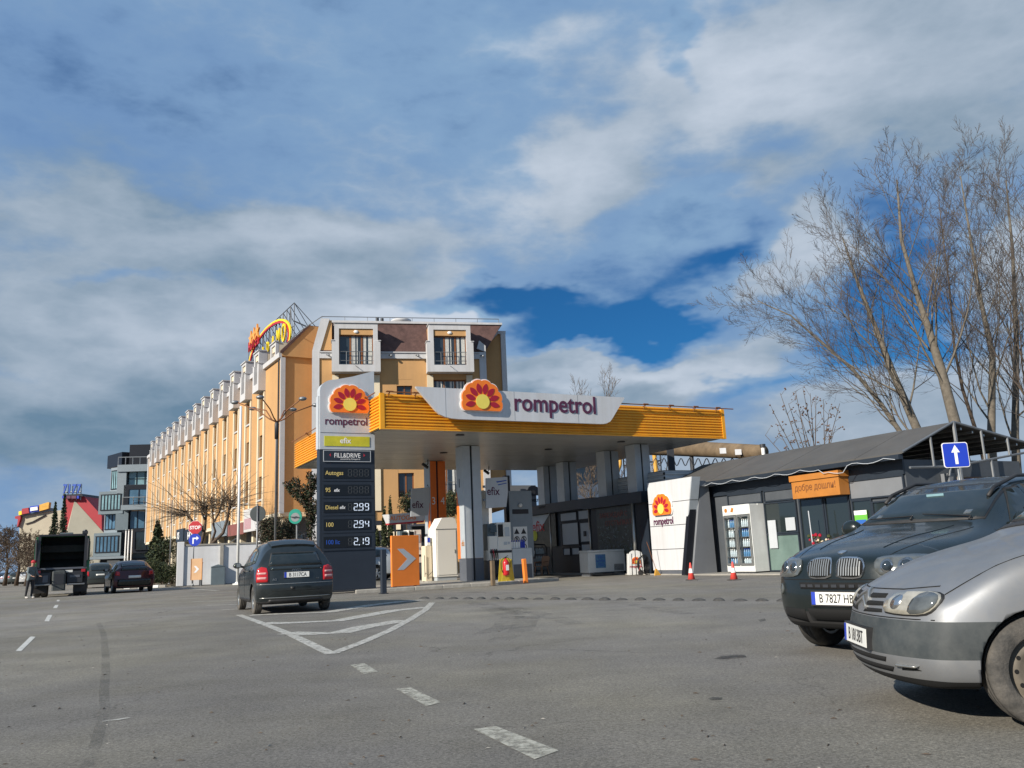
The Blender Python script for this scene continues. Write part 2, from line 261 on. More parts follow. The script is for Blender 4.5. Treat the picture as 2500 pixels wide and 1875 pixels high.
# ================================================================ mesh tools
class MB:
    def __init__(s, M_=None): s.v = []; s.f = []; s.m = []; s.M = M_ or Matrix()
    def add(s, vs, fs, mi=0):
        o = len(s.v); s.v += [tuple(s.M @ Vector(x)) for x in vs]; s.f += [tuple(o+i for i in f) for f in fs]; s.m += [mi]*len(fs); return s
    def box(s, x0, x1, y0, y1, z0, z1, mi=0):
        return s.add([(x0, y0, z0), (x1, y0, z0), (x1, y1, z0), (x0, y1, z0), (x0, y0, z1), (x1, y0, z1), (x1, y1, z1), (x0, y1, z1)],
                     [(0, 3, 2, 1), (4, 5, 6, 7), (0, 1, 5, 4), (1, 2, 6, 5), (2, 3, 7, 6), (3, 0, 4, 7)], mi)
    def bbox(s, x0, x1, y0, y1, z0, z1, b=.02, mi=0):     # box with chamfered upright edges and top
        P = [(x0+b, y0), (x1-b, y0), (x1, y0+b), (x1, y1-b), (x1-b, y1), (x0+b, y1), (x0, y1-b), (x0, y0+b)]
        n = 8; vs = [(x, y, z0) for x, y in P]+[(x, y, z1-b) for x, y in P]
        cx, cy = (x0+x1)/2, (y0+y1)/2; kx = 1-b/max(.001, (x1-x0)/2); ky = 1-b/max(.001, (y1-y0)/2)
        vs += [(cx+(x-cx)*kx, cy+(y-cy)*ky, z1) for x, y in P]
        fs = [tuple(range(n-1, -1, -1)), tuple(range(2*n, 3*n))]
        for r in (0, n):
            fs += [(r+i, r+(i+1) % n, r+n+(i+1) % n, r+n+i) for i in range(n)]
        return s.add(vs, fs, mi)
    def prism(s, poly, axis, a0, a1, mi=0):               # polygon extruded along an axis: poly coords are the other two axes in order
        def mk(p, a_): return (a_, p[0], p[1]) if axis == 'x' else (p[0], a_, p[1]) if axis == 'y' else (p[0], p[1], a_)
        n = len(poly); area = sum(poly[i][0]*poly[(i+1) % n][1]-poly[(i+1) % n][0]*poly[i][1] for i in range(n))
        if (area > 0) == (axis == 'y'): poly = poly[::-1]
        if a0 > a1: a0, a1 = a1, a0
        vs = [mk(p, a0) for p in poly]+[mk(p, a1) for p in poly]
        fs = [tuple(range(n-1, -1, -1)), tuple(range(n, 2*n))]+[(i, (i+1) % n, n+(i+1) % n, n+i) for i in range(n)]
        return s.add(vs, fs, mi)
    def tube(s, pts, rad, n=8, cap=True, mi=0):
        pts = [Vector(p) for p in pts]
        if not hasattr(rad, '__len__'): rad = [rad]*len(pts)
        o = []; fs = []; prev = None
        for i, p in enumerate(pts):
            t = (pts[min(i+1, len(pts)-1)]-pts[max(i-1, 0)]).normalized()
            if prev is None: x = t.orthogonal().normalized()
            else:
                x = prev-t*prev.dot(t); x = x.normalized() if x.length > 1e-6 else t.orthogonal().normalized()
            prev = x; y = t.cross(x)
            o += [p+(x*cos(2*pi*k/n)+y*sin(2*pi*k/n))*rad[i] for k in range(n)]
        for i in range(len(pts)-1):
            for k in range(n): fs.append((i*n+k, i*n+(k+1) % n, (i+1)*n+(k+1) % n, (i+1)*n+k))
        if cap: fs.append(tuple(range(n-1, -1, -1))); fs.append(tuple((len(pts)-1)*n+k for k in range(n)))
        return s.add(o, fs, mi)
    def lathe(s, prof, axis='z', c=(0, 0, 0), n=24, mi=0, close=False):      # prof: (radius, height) pairs
        vs = []; fs = []
        for r, h in prof:
            for k in range(n):
                a_ = 2*pi*k/n; x, y = r*cos(a_), r*sin(a_)
                q = (x, y, h) if axis == 'z' else (x, h, y) if axis == 'y' else (h, x, y)
                vs.append((c[0]+q[0], c[1]+q[1], c[2]+q[2]))
        for i in range(len(prof)-1):
            for k in range(n):
                q = (i*n+k, i*n+(k+1) % n, (i+1)*n+(k+1) % n, (i+1)*n+k); fs.append(q[::-1] if axis == 'y' else q)
        if not close:
            fs.append(tuple(range(n-1, -1, -1))); fs.append(tuple((len(prof)-1)*n+k for k in range(n)))
        return s.add(vs, fs, mi)
    def ball(s, c, r, n=12, sq=(1, 1, 1), mi=0):
        vs = []; fs = []; h = n//2
        for i in range(1, h):
            for k in range(n):
                vs.append((c[0]+r*sq[0]*sin(pi*i/h)*cos(2*pi*k/n), c[1]+r*sq[1]*sin(pi*i/h)*sin(2*pi*k/n), c[2]+r*sq[2]*cos(pi*i/h)))
        t = len(vs); vs += [(c[0], c[1], c[2]+r*sq[2]), (c[0], c[1], c[2]-r*sq[2])]
        for i in range(h-2):
            for k in range(n): fs.append((i*n+k, (i+1)*n+k, (i+1)*n+(k+1) % n, i*n+(k+1) % n))
        for k in range(n): fs.append((t, k, (k+1) % n)); fs.append((t+1, (h-2)*n+(k+1) % n, (h-2)*n+k))
        return s.add(vs, fs, mi)
    def mesh(s, name, mats, smooth=False):
        me = bpy.data.meshes.new(name); me.from_pydata(s.v, [], s.f)
        for x in (mats if isinstance(mats, (list, tuple)) else [mats]): me.materials.append(M[x] if isinstance(x, str) else x)
        me.polygons.foreach_set('material_index', s.m)
        if smooth: me.polygons.foreach_set('use_smooth', [True]*len(s.f))
        me.update(); return me
    def build(s, name, mats, parent=None, smooth=False, label=None, mw=None):
        return link(name, s.mesh(name, mats, smooth), parent, label, mw)
def link(name, me, parent=None, label=None, mw=None):
    o = bpy.data.objects.new(name, me); C.objects.link(o)
    if parent: o.parent = parent
    if label: o['label'] = label
    if mw is not None: o.matrix_local = mw
    return o
def thing(name, label, cat, loc=(0, 0, 0), rz=0.0, group=None):
    o = bpy.data.objects.new(name, None); C.objects.link(o); o.location = loc; o.rotation_euler = (0, 0, rz); o.empty_display_size = .2
    return tag(o, label, cat, group)
def tag(o, label, cat, group=None):
    o['label'] = label; o['category'] = cat
    if group: o['group'] = group
    return o
def struct(o, kind='structure'): o['kind'] = kind; return o
def copy_tree(o, parent=None, label=None):
    c = o.copy(); C.objects.link(c); c.parent = parent
    for ch in list(o.children): copy_tree(ch, c)
    if label: c['label'] = label
    return c
def T(x, y, z): return Matrix.Translation((x, y, z))
def RZ(a_): return Matrix.Rotation(a_, 4, 'Z')
def RX(a_): return Matrix.Rotation(a_, 4, 'X')
def RY(a_): return Matrix.Rotation(a_, 4, 'Y')
FRONT = RX(pi/2)                    # text plane XY -> wall facing -Y
LEFT = RZ(-pi/2) @ RX(pi/2)         # wall facing -X (text runs along -Y)
def text(name, s, size, mt, parent, mw, ext=.004, bold=0.0, align='LEFT', sx=1.0, label=None, shear=0):
    cu = bpy.data.curves.new(name, 'FONT'); cu.body = s; cu.size = size; cu.extrude = ext; cu.offset = bold; cu.align_x = align; cu.resolution_u = 3; cu.shear = shear
    t = bpy.data.objects.new(name, cu); C.objects.link(t)
    bpy.context.view_layer.update()
    me = bpy.data.meshes.new_from_object(t.evaluated_get(bpy.context.evaluated_depsgraph_get())); bpy.data.objects.remove(t); bpy.data.curves.remove(cu)
    me.name = name; me.materials.clear(); me.materials.append(M[mt])
    if sx != 1.0: me.transform(Matrix.Diagonal((sx, 1, 1, 1)))
    return link(name, me, parent, label, mw)
def emblem(parent, mw, w, ms=('white_paint', 'logo_orange', 'logo_red', 'logo_yellow')):
    """sunflower emblem, w wide, in the local XY plane facing +Z, base centred at origin"""
    R = w/2; root = None
    def outline(k, z):
        pts = []
        n = 8
        for i in range(97):
            th = radians(-26+232*i/96); lobe = abs(sin((th+radians(26))/radians(232)*pi*n))
            r = R*(.94+.07*lobe**.6)*k; pts.append((r*cos(th), r*sin(th)+R*.40))
        return [(x, max(y, -.0-(k-1)*R*1.2)) for x, y in pts]
    b = MB(mw).prism(outline(1.06, 0), 'z', 0, .05).build('logo_backing', ms[0], parent)
    MB(mw).prism(outline(1.0, 0), 'z', .051, .11).build('logo_field', ms[1], b)
    me = None
    for i in range(8):
        th = radians(-12+204*i/7)
        c = cos(th), sin(th)
        pts = []
        for q in range(17):
            t_ = q/16; pts.append((R*(.35+.50*t_), R*.125*sin(pi*t_)**.75))
        for q in range(15, 0, -1):
            t_ = q/16; pts.append((R*(.35+.50*t_), -R*.125*sin(pi*t_)**.75))
        P_ = [(x*c[0]-y*c[1], x*c[1]+y*c[0]+R*.40) for x, y in pts]
        MB(mw).prism(P_, 'z', .111, .122).build('logo_petal', ms[2], b)
    MB(mw).lathe([(R*.33, .123), (R*.33, .14)], c=(0, R*.40, 0), n=28).build('logo_disc', ms[3], b)
    return b
# station frame (canopy, shop, pumps all share its two directions)
SO = Vector((-4.67, 29.75, 0)); SRZ = math.atan2(.457, .889); SM = Matrix.Translation(SO) @ RZ(SRZ)
def S(f, s, z=0): return SM @ Vector((f, s, z))

# ================================================================ cars
def interp(tab, x):
    if x <= tab[0][0]: return tab[0][1]
    for (a0, b0), (a1, b1) in zip(tab, tab[1:]):
        if x <= a1:
            t = (x-a0)/(a1-a0); return b0+(b1-b0)*t
    return tab[-1][1]
def eval_mesh(o):
    bpy.context.view_layer.update(); dg = bpy.context.evaluated_depsgraph_get(); return bpy.data.meshes.new_from_object(o.evaluated_get(dg))
class Car:
    """body shell as one subdivided grid, nose at x=0, tail at x=L, y across, z up; wheel arches cut; details projected on to it"""
    def __init__(s, p, paint, name, label, loc, head, scale=1.0, group=None, cat='car'):
        s.p = p; L_, W = p['L'], p['W']/2
        s.root = thing(name, label, cat, loc, head, group); s.root.scale = (scale,)*3
        xs = p['xs']; zb = p['zb']; fr = (0, .35, .7, 1)
        def ringpt(x, lev, k):      # lev 0..5, k index of y fraction
            w_ = interp(p['w'], x)*W; zs = interp(p['belt'], x); zt = interp(p['top'], x); yr = interp(p['roofw'], x)*W
            side = [(w_*.93, zb), (w_*.985, zb+.10), (w_*1.0, zb+(zs-zb)*.45), (w_*.995, zs-.13*(zs-zb)), (w_*.955, zs), (yr, zt-p.get('edge', .045))]
            y, z = side[lev]
            if lev == 0 : return y*fr[k], z
            if k == 3: return y, z
            if lev == 5: return y*fr[k], (z+(zt-z)*(1-fr[k]**2))
            return y*fr[k], z
        def xo(x, y, z):
            a_ = max(0, 1-x/.75); b_ = max(0, 1-(L_-x)/.75)
            return x+a_*(interp(p['nose'], z)+p.get('nr', .16)*abs(y/W)**2.6)-b_*(interp(p['tail'], z)+p.get('tr', .10)*abs(y/W)**2.6)
        V = []; Fc = []; idx = {}
        def vid(i, lev, k, sd):
            if k == 0: sd = 1
            key = (i, lev, k, sd)
            if key not in idx:
                x = xs[i]; y, z = ringpt(x, lev, k); y *= sd; idx[key] = len(V); V.append((xo(x, y, z), y, z))
            return idx[key]
        nx = len(xs)
        for sd in (1, -1):
            for i in range(nx-1):
                cells = []
                for k in range(3): cells.append(((0, k), (0, k+1)))
                for lv in range(5): cells.append(((lv, 3), (lv+1, 3)))
                for k in (3, 2, 1): cells.append(((5, k), (5, k-1)))
                for (l0, k0), (l1, k1) in cells:
                    q = [vid(i, l0, k0, sd), vid(i, l1, k1, sd), vid(i+1, l1, k1, sd), vid(i+1, l0, k0, sd)]
                    Fc.append(q if sd == 1 else q[::-1])
            for i, fl in ((0, 1), (nx-1, -1)):
                for lv in range(5):
                    for k in range(3):
                        q = [vid(i, lv, k, sd), vid(i, lv+1, k, sd), vid(i, lv+1, k+1, sd), vid(i, lv, k+1, sd)]
                        Fc.append(q if sd*fl == 1 else q[::-1])
        me = bpy.data.meshes.new('t'); me.from_pydata(V, [], Fc); me.update()
        bm = bmesh.new(); bm.from_mesh(me); bmesh.ops.recalc_face_normals(bm, faces=bm.faces)
        bm.to_mesh(me); bm.free()
        o = bpy.data.objects.new('t', me); C.objects.link(o)
        md = o.modifiers.new('s', 'SUBSURF'); md.levels = 3; md.render_levels = 3
        shell = eval_mesh(o); bm = bmesh.new(); bm.from_mesh(shell); s.bvh = BVHTree.FromBMesh(bm); bm.free()
        R = p['R']*1.13; cut = []
        for wx in p['wheels']:
            mb = MB().tube([(wx, -W-.3, p['R']), (wx, -W+.27, p['R'])], R, 32).tube([(wx, W-.27, p['R']), (wx, W+.3, p['R'])], R, 32)
            bmv = [v for v in mb.v]
            c = mb.build('c', 'underbody'); cut.append(c)
            bo = o.modifiers.new('b', 'BOOLEAN'); bo.object = c; bo.operation = 'DIFFERENCE'; bo.solver = 'EXACT'
        body = eval_mesh(o); body.name = name+'_body'; body.materials.clear()
        zones = p.get('zones', [])
        for k in [paint, 'underbody']+[z_[4] for z_ in zones]: body.materials.append(M[k])
        if zones:
            bm = bmesh.new(); bm.from_mesh(body)
            for z0_, z1_, x0_, x1_, _ in zones:
                for zz in (z0_, z1_): bmesh.ops.bisect_plane(bm, geom=bm.verts[:]+bm.edges[:]+bm.faces[:], plane_co=(0, 0, zz), plane_no=(0, 0, 1))
                for xx in (x0_, x1_):
                    if 0 < xx < L_: bmesh.ops.bisect_plane(bm, geom=bm.verts[:]+bm.edges[:]+bm.faces[:], plane_co=(xx, 0, 0), plane_no=(1, 0, 0))
            bm.to_mesh(body); bm.free()
        for pl in body.polygons:
            c = pl.center; pl.use_smooth = True; pl.material_index = 0
            for wx in p['wheels']:
                dr_ = hypot(c.x-wx, c.z-p['R'])+1e-6
                if dr_ < R+.004 and ((pl.normal.x*(c.x-wx)+pl.normal.z*(c.z-p['R']))/dr_ < -.6 or (abs(c.y) < W-.2 and c.z > zb+.03 and dr_ < R-.01)): pl.material_index = 1; pl.use_smooth = False
            if c.z < zb+.05 and pl.normal.z < -.5: pl.material_index = 1
            elif pl.material_index == 0:
                for q_, (z0_, z1_, x0_, x1_, _) in enumerate(zones):
                    if z0_ < c.z < z1_ and x0_ < c.x < x1_: pl.material_index = 2+q_
        s.body = link('body', body, s.root)
        for x in cut+[o]: bpy.data.objects.remove(x)
        s.W = W; s.L = L_
    def cast(s, org, d):
        h = s.bvh.ray_cast(Vector(org), Vector(d)); return h if h[0] is not None else None
    def patch(s, name, mt, poly, view, off=.004, thick=.006, grid=.07, parent=None, sd=1, label=None, smooth=True):
        """polygon drawn in a side ('s': x,z), front ('f': y,z), rear ('r': y,z) or top ('t': x,y) view, laid on to the shell"""
        bm = bmesh.new(); vs = [bm.verts.new((a_, b_, 0)) for a_, b_ in poly]; bm.faces.new(vs)
        for ax in (0, 1):
            lo = min(p_[ax] for p_ in poly); hi = max(p_[ax] for p_ in poly); k = lo+grid
            while k < hi-1e-4:
                no = [0, 0, 0]; no[ax] = 1; co = [0, 0, 0]; co[ax] = k
                bmesh.ops.bisect_plane(bm, geom=bm.verts[:]+bm.edges[:]+bm.faces[:], plane_co=co, plane_no=no); k += grid
        V = []; bm.verts.ensure_lookup_table()
        for v in bm.verts:
            a_, b_ = v.co.x, v.co.y
            if view == 's': org, d = (a_, sd*3, b_), (0, -sd, 0)
            elif view == 'f': org, d = (-3, a_, b_), (1, 0, 0)
            elif view == 'r': org, d = (s.L+3, a_, b_), (-1, 0, 0)
            else: org, d = (a_, b_, 5), (0, 0, -1)
            h = s.cast(org, d)
            if h is None:
                for q in (.98, .95, .9, .85):
                    o2 = (org[0] if view in 'fr' else org[0], org[1]*(q if view in 'frt' else 1), org[2]*(q if view != 't' else 1)); h = s.cast(o2, d)
                    if h: break
            if h is None: V.append((Vector(org)+Vector(d)*3, Vector(d)*-1))
            else: V.append((h[0], h[1] if h[1].dot(Vector(d)) < 0 else -h[1]))
        fs = [[v.index for v in f.verts] for f in bm.faces]; bm.verts.index_update(); fs = [[v.index for v in f.verts] for f in bm.faces]
        n = len(V); vv = [p_+nn*(off+thick) for p_, nn in V]+[p_+nn*(off-.012) for p_, nn in V]
        edge = {}
        for f in fs:
            for i in range(len(f)):
                a_, b_ = f[i], f[(i+1) % len(f)]; k = (min(a_, b_), max(a_, b_)); edge.setdefault(k, []).append((a_, b_))
        F2 = [tuple(f) for f in fs]+[tuple(b_+n if False else q+n for q in f[::-1]) for f in fs]
        for k, e in edge.items():
            if len(e) == 1: a_, b_ = e[0]; F2.append((b_, a_, a_+n, b_+n))
        bm.free()
        me = bpy.data.meshes.new(name); me.from_pydata([tuple(x) for x in vv], [], F2); me.materials.append(M[mt])
        b2 = bmesh.new(); b2.from_mesh(me); bmesh.ops.recalc_face_normals(b2, faces=b2.faces); b2.to_mesh(me); b2.free()
        if smooth:
            for q, pl in enumerate(me.polygons): pl.use_smooth = q < 2*len(fs)
            me.update()
        return link(name, me, parent or s.root, label)
    def seam(s, pts, view, w_=.006, sd=1, name='panel_gap', mt='underbody', off=.0005, thick=.002):
        for a_, b_ in zip(pts, pts[1:]):
            d = (Vector(b_)-Vector(a_)); n = Vector((-d.y, d.x)).normalized()*w_; a2, b2 = Vector(a_), Vector(b_)
            s.patch(name, mt, [tuple(a2-n), tuple(b2-n), tuple(b2+n), tuple(a2+n)], view, off, thick, .1, sd=sd)
    def pt(s, view, a_, b_, sd=1):
        org, d = {'s': ((a_, sd*3, b_), (0, -sd, 0)), 'f': ((-3, a_, b_), (1, 0, 0)), 'r': ((s.L+3, a_, b_), (-1, 0, 0)), 't': ((a_, b_, 5), (0, 0, -1))}[view]
        h = s.cast(org, d); return (h[0], h[1]) if h else (Vector(org)+Vector(d)*3, -Vector(d))
    def wheels(s, style='alloy', tyre='tyre', steer=0.0, spokes=5):
        R = s.p['R']; tw = s.p.get('tw', .19); first = {}
        for wx in s.p['wheels']:
            for sd in (1, -1):
                mw = T(wx, sd*(s.W-.03-tw/2), R) @ (RZ(0) if sd == 1 else RZ(pi))
                if wx == s.p['wheels'][0] and steer: mw = mw @ RZ(steer)
                if 't' not in first:
                    h = tw/2; rr = R*.66
                    first['t'] = MB().lathe([(rr, -h*.9), (R*.8, -h), (R*.93, -h*.95), (R*.985, -h*.75), (R, -h*.5), (R*.985, -h*.47), (R*.985, -h*.42), (R, -h*.4), (R, -h*.05), (R*.985, -h*.03), (R*.985, h*.03), (R, h*.05), (R, h*.4), (R*.985, h*.42), (R*.985, h*.47), (R, h*.5), (R*.985, h*.75), (R*.93, h*.95), (R*.8, h), (rr, h*.9)], 'y', n=48, close=True).mesh('tyre', tyre, True)
                    b = MB()
                    if style == 'steel':
                        b.lathe([(rr*.0+.001, h*.60), (rr*.22, h*.60), (rr*.25, h*.45), (rr*.52, h*.30), (rr*.62, h*.5), (rr*.80, h*.42), (rr*.86, h*.2), (rr*.93, h*.2), (rr*.97, h*.75), (rr*1.04, h*.9), (rr*1.0, -h*.8)], 'y', n=40, close=True)
                        q = MB()
                        for i in range(12):
                            a_ = 2*pi*i/12; cx, cz = rr*.715*cos(a_), rr*.715*sin(a_); q.lathe([(rr*.062, h*.485), (rr*.055, h*.515)], 'y', c=(cx, 0, cz), n=12)
                        for i in range(4):
                            a_ = 2*pi*i/4+.4; q.lathe([(rr*.06, h*.3), (rr*.05, h*.5)], 'y', c=(rr*.36*cos(a_), 0, rr*.36*sin(a_)), n=6)
                        first['h'] = q.mesh('wheel_hole', 'underbody')
                        first['r'] = b.mesh('rim', 'rim_steel', True)
                    else:
                        b.lathe([(rr*.93, h*.55), (rr*.96, h*.8), (rr*1.04, h*.9), (rr*1.03, -h*.8), (rr*.9, -h*.8), (rr*.9, h*.5)], 'y', n=40, close=True)
                        for i in range(spokes):
                            a_ = 2*pi*i/spokes+.3
                            for da in ((-.16, .16) if style == 'double' else (0,)):
                                ca, sa = cos(a_+da), sin(a_+da); w1 = rr*(.09 if style == 'double' else .15)
                                P_ = [(rr*.12, -w1), (rr*.95, -w1*1.2), (rr*.95, w1*1.2), (rr*.12, w1)]
                                b.prism([(x*ca-y*sa, x*sa+y*ca) for x, y in P_], 'y', h*.35, h*.62)
                        b.lathe([(rr*.2, h*.3), (rr*.2, h*.68), (rr*.12, h*.72)], 'y', n=20)
                        first['r'] = b.mesh('rim', 'rim_alloy' if style != 'cover' else 'chrome_dull')
                        first['h'] = MB().lathe([(rr*.9, -h*.2), (rr*.9, h*.05)], 'y', n=24).mesh('brake_disc', 'rim_dark')
                t = link('wheel', first['t'], s.root, mw=mw)
                link('rim', first['r'], t); link('wheel_holes' if style == 'steel' else 'brake_disc', first['h'], t)
                s_in = MB().tube([(wx, sd*(s.W-.30), R), (wx, sd*(s.W-.26), R)], R*.5, 12)
    def mirror(s, x, z, sd, mt, size=(.10, .20, .13)):
        p0, n0 = s.pt('s', x, z, sd); y = p0.y
        b = MB().tube([(x, y-sd*.02, z), (x+.02, y+sd*.10, z+.02)], .025, 8)
        b.ball((x+.02, y+sd*(.06+size[1]/2), z+.04), 1, 14, (size[0]/1.6, size[1]/1.7, size[2]/1.7))
        m_ = b.build('wing_mirror', mt, s.root, True)
        MB().box(x+.02+size[0]/1.7, x+.03+size[0]/1.7, y+sd*.08 if sd > 0 else y-size[1], y+size[1] if sd > 0 else y-.08, z-.0, z+.09).build('mirror_glass', 'chrome_dull', m_)
    def plate(s, view, yc, z, txt, wd=.52, ht=.112, tilt=0.0, off=.012):
        p0, n0 = s.pt(view, yc, z)
        x = p0.x
        for yy in (-.1, .1):
            q = s.pt(view, yc+yy, z)[0].x
            x = min(x, q) if view == 'f' else max(x, q)
        if view == 'f': mw = T(x-off, yc, z) @ RZ(-pi/2) @ RX(pi/2-tilt)       # faces -x
        else: mw = T(x+off, yc, z) @ RZ(pi/2) @ RX(pi/2-tilt)
        fr_ = MB(mw).box(-wd/2-.012, wd/2+.012, -ht/2-.012, ht/2+.012, -.04, .0).build('plate_frame', 'black_plastic', s.root)
        pl = MB(mw).box(-wd/2, wd/2, -ht/2, ht/2, 0, .004).build('number_plate', 'plate_white', s.root)
        MB(mw).box(-wd/2, -wd/2+.045, -ht/2, ht/2, .0045, .006).build('country_band', 'plate_blue', pl)
        text('plate_text', txt, ht*.98, 'text_black', pl, mw @ T(.02, -ht*.33, .005), .001, .0008, 'CENTER', .80)
        return pl
def ell(cx, cz, a_, b_, n=16, p=2.0, t0=0, t1=360):
    o = []
    for i in range(n):
        t = radians(t0+(t1-t0)*i/n); c, s_ = cos(t), sin(t)
        o.append((cx+a_*math.copysign(abs(c)**(2/p), c), cz+b_*math.copysign(abs(s_)**(2/p), s_)))
    return o
def mirror_poly(p): return [(-a_, b_) for a_, b_ in p][::-1]

# ================================================================ ground
def asphalt():
    m = bpy.data.materials.new('asphalt'); m.use_nodes = True; t = m.node_tree; p = t.nodes['Principled BSDF']; l = t.links
    co = t.nodes.new('ShaderNodeTexCoord').outputs['Object']
    def nz(scale, detail, rough=.6, sc=None, rot=0):
        n = t.nodes.new('ShaderNodeTexNoise'); n.inputs['Scale'].default_value = scale; n.inputs['Detail'].default_value = detail; n.inputs['Roughness'].default_value = rough
        if sc:
            mp = t.nodes.new('ShaderNodeMapping'); mp.inputs['Scale'].default_value = sc; mp.inputs['Rotation'].default_value = (0, 0, rot); l.new(co, mp.inputs[0]); l.new(mp.outputs[0], n.inputs['Vector'])
        else: l.new(co, n.inputs['Vector'])
        return n.outputs[0]
    def mr(s, a_, b_, c_, d_):
        n = t.nodes.new('ShaderNodeMapRange'); l.new(s, n.inputs[0])
        for i, v in enumerate((a_, b_, c_, d_)): n.inputs[i+1].default_value = v
        return n.outputs[0]
    def mul(a_, b_):
        n = t.nodes.new('ShaderNodeMath'); n.operation = 'MULTIPLY'; l.new(a_, n.inputs[0]); l.new(b_, n.inputs[1]); return n.outputs[0]
    v = mul(mr(nz(.12, 6), .3, .7, .86, 1.14), mr(nz(1.1, 6), .3, .7, .86, 1.13))
    v = mul(v, mr(nz(38, 5, .75), .3, .7, .66, 1.38))
    v = mul(v, mr(nz(110, 3, .7), .3, .7, .70, 1.32))
    v = mul(v, mr(nz(.35, 5, .6, (1, .12, 1), .5), .35, .7, .90, 1.08))
    v = mul(v, mr(nz(.9, 7, .75), .66, .74, 1.0, .80))
    v = mul(v, mr(nz(5.5, 6, .8), .70, .76, 1.0, .62))
    def vor(scale, feat, outn):
        n = t.nodes.new('ShaderNodeTexVoronoi'); n.feature = feat; n.inputs['Scale'].default_value = scale; l.new(co, n.inputs['Vector']); return n.outputs[outn]
    sepc = t.nodes.new('ShaderNodeSeparateColor'); l.new(vor(85, 'F1', 'Color'), sepc.inputs[0]); v = mul(v, mr(sepc.outputs[0], 0, 1, .76, 1.27))
    wv = t.nodes.new('ShaderNodeVectorMath'); wv.operation = 'ADD'; wn = t.nodes.new('ShaderNodeTexNoise'); wn.inputs['Scale'].default_value = 1.3; wn.inputs['Detail'].default_value = 6; l.new(co, wn.inputs['Vector']); ws = t.nodes.new('ShaderNodeVectorMath'); ws.operation = 'SCALE'; ws.inputs['Scale'].default_value = 1.1; l.new(wn.outputs['Color'], ws.inputs[0]); l.new(co, wv.inputs[0]); l.new(ws.outputs[0], wv.inputs[1])
    vc = t.nodes.new('ShaderNodeTexVoronoi'); vc.feature = 'DISTANCE_TO_EDGE'; vc.inputs['Scale'].default_value = .28; l.new(wv.outputs[0], vc.inputs['Vector'])
    crack = mr(vc.outputs['Distance'], .0015, .0055, 1, 0); cm = mul(crack, mr(nz(.16, 3), .50, .60, 0, .55)); inv = t.nodes.new('ShaderNodeMath'); inv.operation = 'SUBTRACT'; inv.inputs[0].default_value = 1; l.new(cm, inv.inputs[1]); v = mul(v, inv.outputs[0])
    v = mul(v, mr(nz(.05, 4, .6), .35, .65, .80, 1.16)); v = mul(v, mr(nz(.7, 5, .7, (.25, 1, 1), .3), .3, .7, .92, 1.07))
    mx = t.nodes.new('ShaderNodeMix'); mx.data_type = 'RGBA'; l.new(mr(nz(.22, 5, .6), .42, .62, 0, 1), mx.inputs[0]); mx.inputs[6].default_value = (.186, .176, .160, 1); mx.inputs[7].default_value = (.200, .186, .152, 1)
    sc = t.nodes.new('ShaderNodeVectorMath'); sc.operation = 'SCALE'; l.new(mx.outputs[2], sc.inputs[0]); l.new(v, sc.inputs['Scale']); l.new(sc.outputs[0], p.inputs['Base Color'])
    p.inputs['Roughness'].default_value = .88; p.inputs['Specular IOR Level'].default_value = .25
    b = t.nodes.new('ShaderNodeBump'); b.inputs['Strength'].default_value = .55; b.inputs['Distance'].default_value = .012; l.new(nz(75, 4, .8), b.inputs['Height']); l.new(b.outputs[0], p.inputs['Normal'])
    return m
M['asphalt'] = asphalt()
def worn(name, col, lo, hi, scale=9, rough=.8):        # thin coat that is worn through in patches
    m = bpy.data.materials.new(name); m.use_nodes = True; t = m.node_tree; p = t.nodes['Principled BSDF']; l = t.links
    co = t.nodes.new('ShaderNodeTexCoord').outputs['Object']
    n = t.nodes.new('ShaderNodeTexNoise'); n.inputs['Scale'].default_value = scale; n.inputs['Detail'].default_value = 8; n.inputs['Roughness'].default_value = .75; l.new(co, n.inputs['Vector'])
    r = t.nodes.new('ShaderNodeMapRange'); l.new(n.outputs[0], r.inputs[0]); r.inputs[1].default_value = lo; r.inputs[2].default_value = hi
    l.new(r.outputs[0], p.inputs['Alpha']); p.inputs['Base Color'].default_value = (*col, 1); p.inputs['Roughness'].default_value = rough
    M[name] = m
worn('road_paint', (.46, .45, .41), .28, .56, 10)
worn('road_paint_old', (.42, .41, .37), .28, .58, 9)
worn('road_paint_yellow', (.42, .41, .35), .32, .60, 10)
worn('road_paint_white', (.52, .52, .49), .25, .5, 12)
worn('tyre_mark', (.09, .088, .085), .44, 1.15, 1.6)
worn('oil_stain', (.035, .035, .035), .35, .75, 6)
worn('tar', (.11, .108, .098), .36, 1.25, 1.4)
g = MB().box(-900, 900, -60, 1500, -.5, 0).build('ground', 'asphalt'); struct(g)
def sheet(name, polys, mt, z=.004):
    b = MB()
    for i, grp in enumerate(polys):
        for p_ in (grp if hasattr(grp[0][0], '__len__') else [grp]): b.add([(x, y, z+(.0012*i if hasattr(grp[0][0], '__len__') else 0)) for x, y in p_], [tuple(range(len(p_)))])
    o = b.build(name, mt); me = o.data
    for pl in me.polygons:
        if pl.normal.z < 0: pl.flip()
    return struct(o)
def band(pts, w0, w1=None):
    w1 = w1 or w0; out_ = []; n = len(pts)
    L_, R_ = [], []
    for i, p_ in enumerate(pts):
        a_ = Vector(pts[max(0, i-1)]); b_ = Vector(pts[min(n-1, i+1)]); t = (b_-a_).normalized(); w_ = w0+(w1-w0)*i/(n-1)
        q = Vector((-t.y, t.x))*w_/2; L_.append(tuple(Vector(p_)+q)); R_.append(tuple(Vector(p_)-q))
    return [[L_[i], L_[i+1], R_[i+1], R_[i]] for i in range(n-1)]
def g2(u, v): q = G(u, v); return (q.x, q.y)
def line2(uv, w0, w1=None): return band([g2(*p_) for p_ in uv], w0, w1)
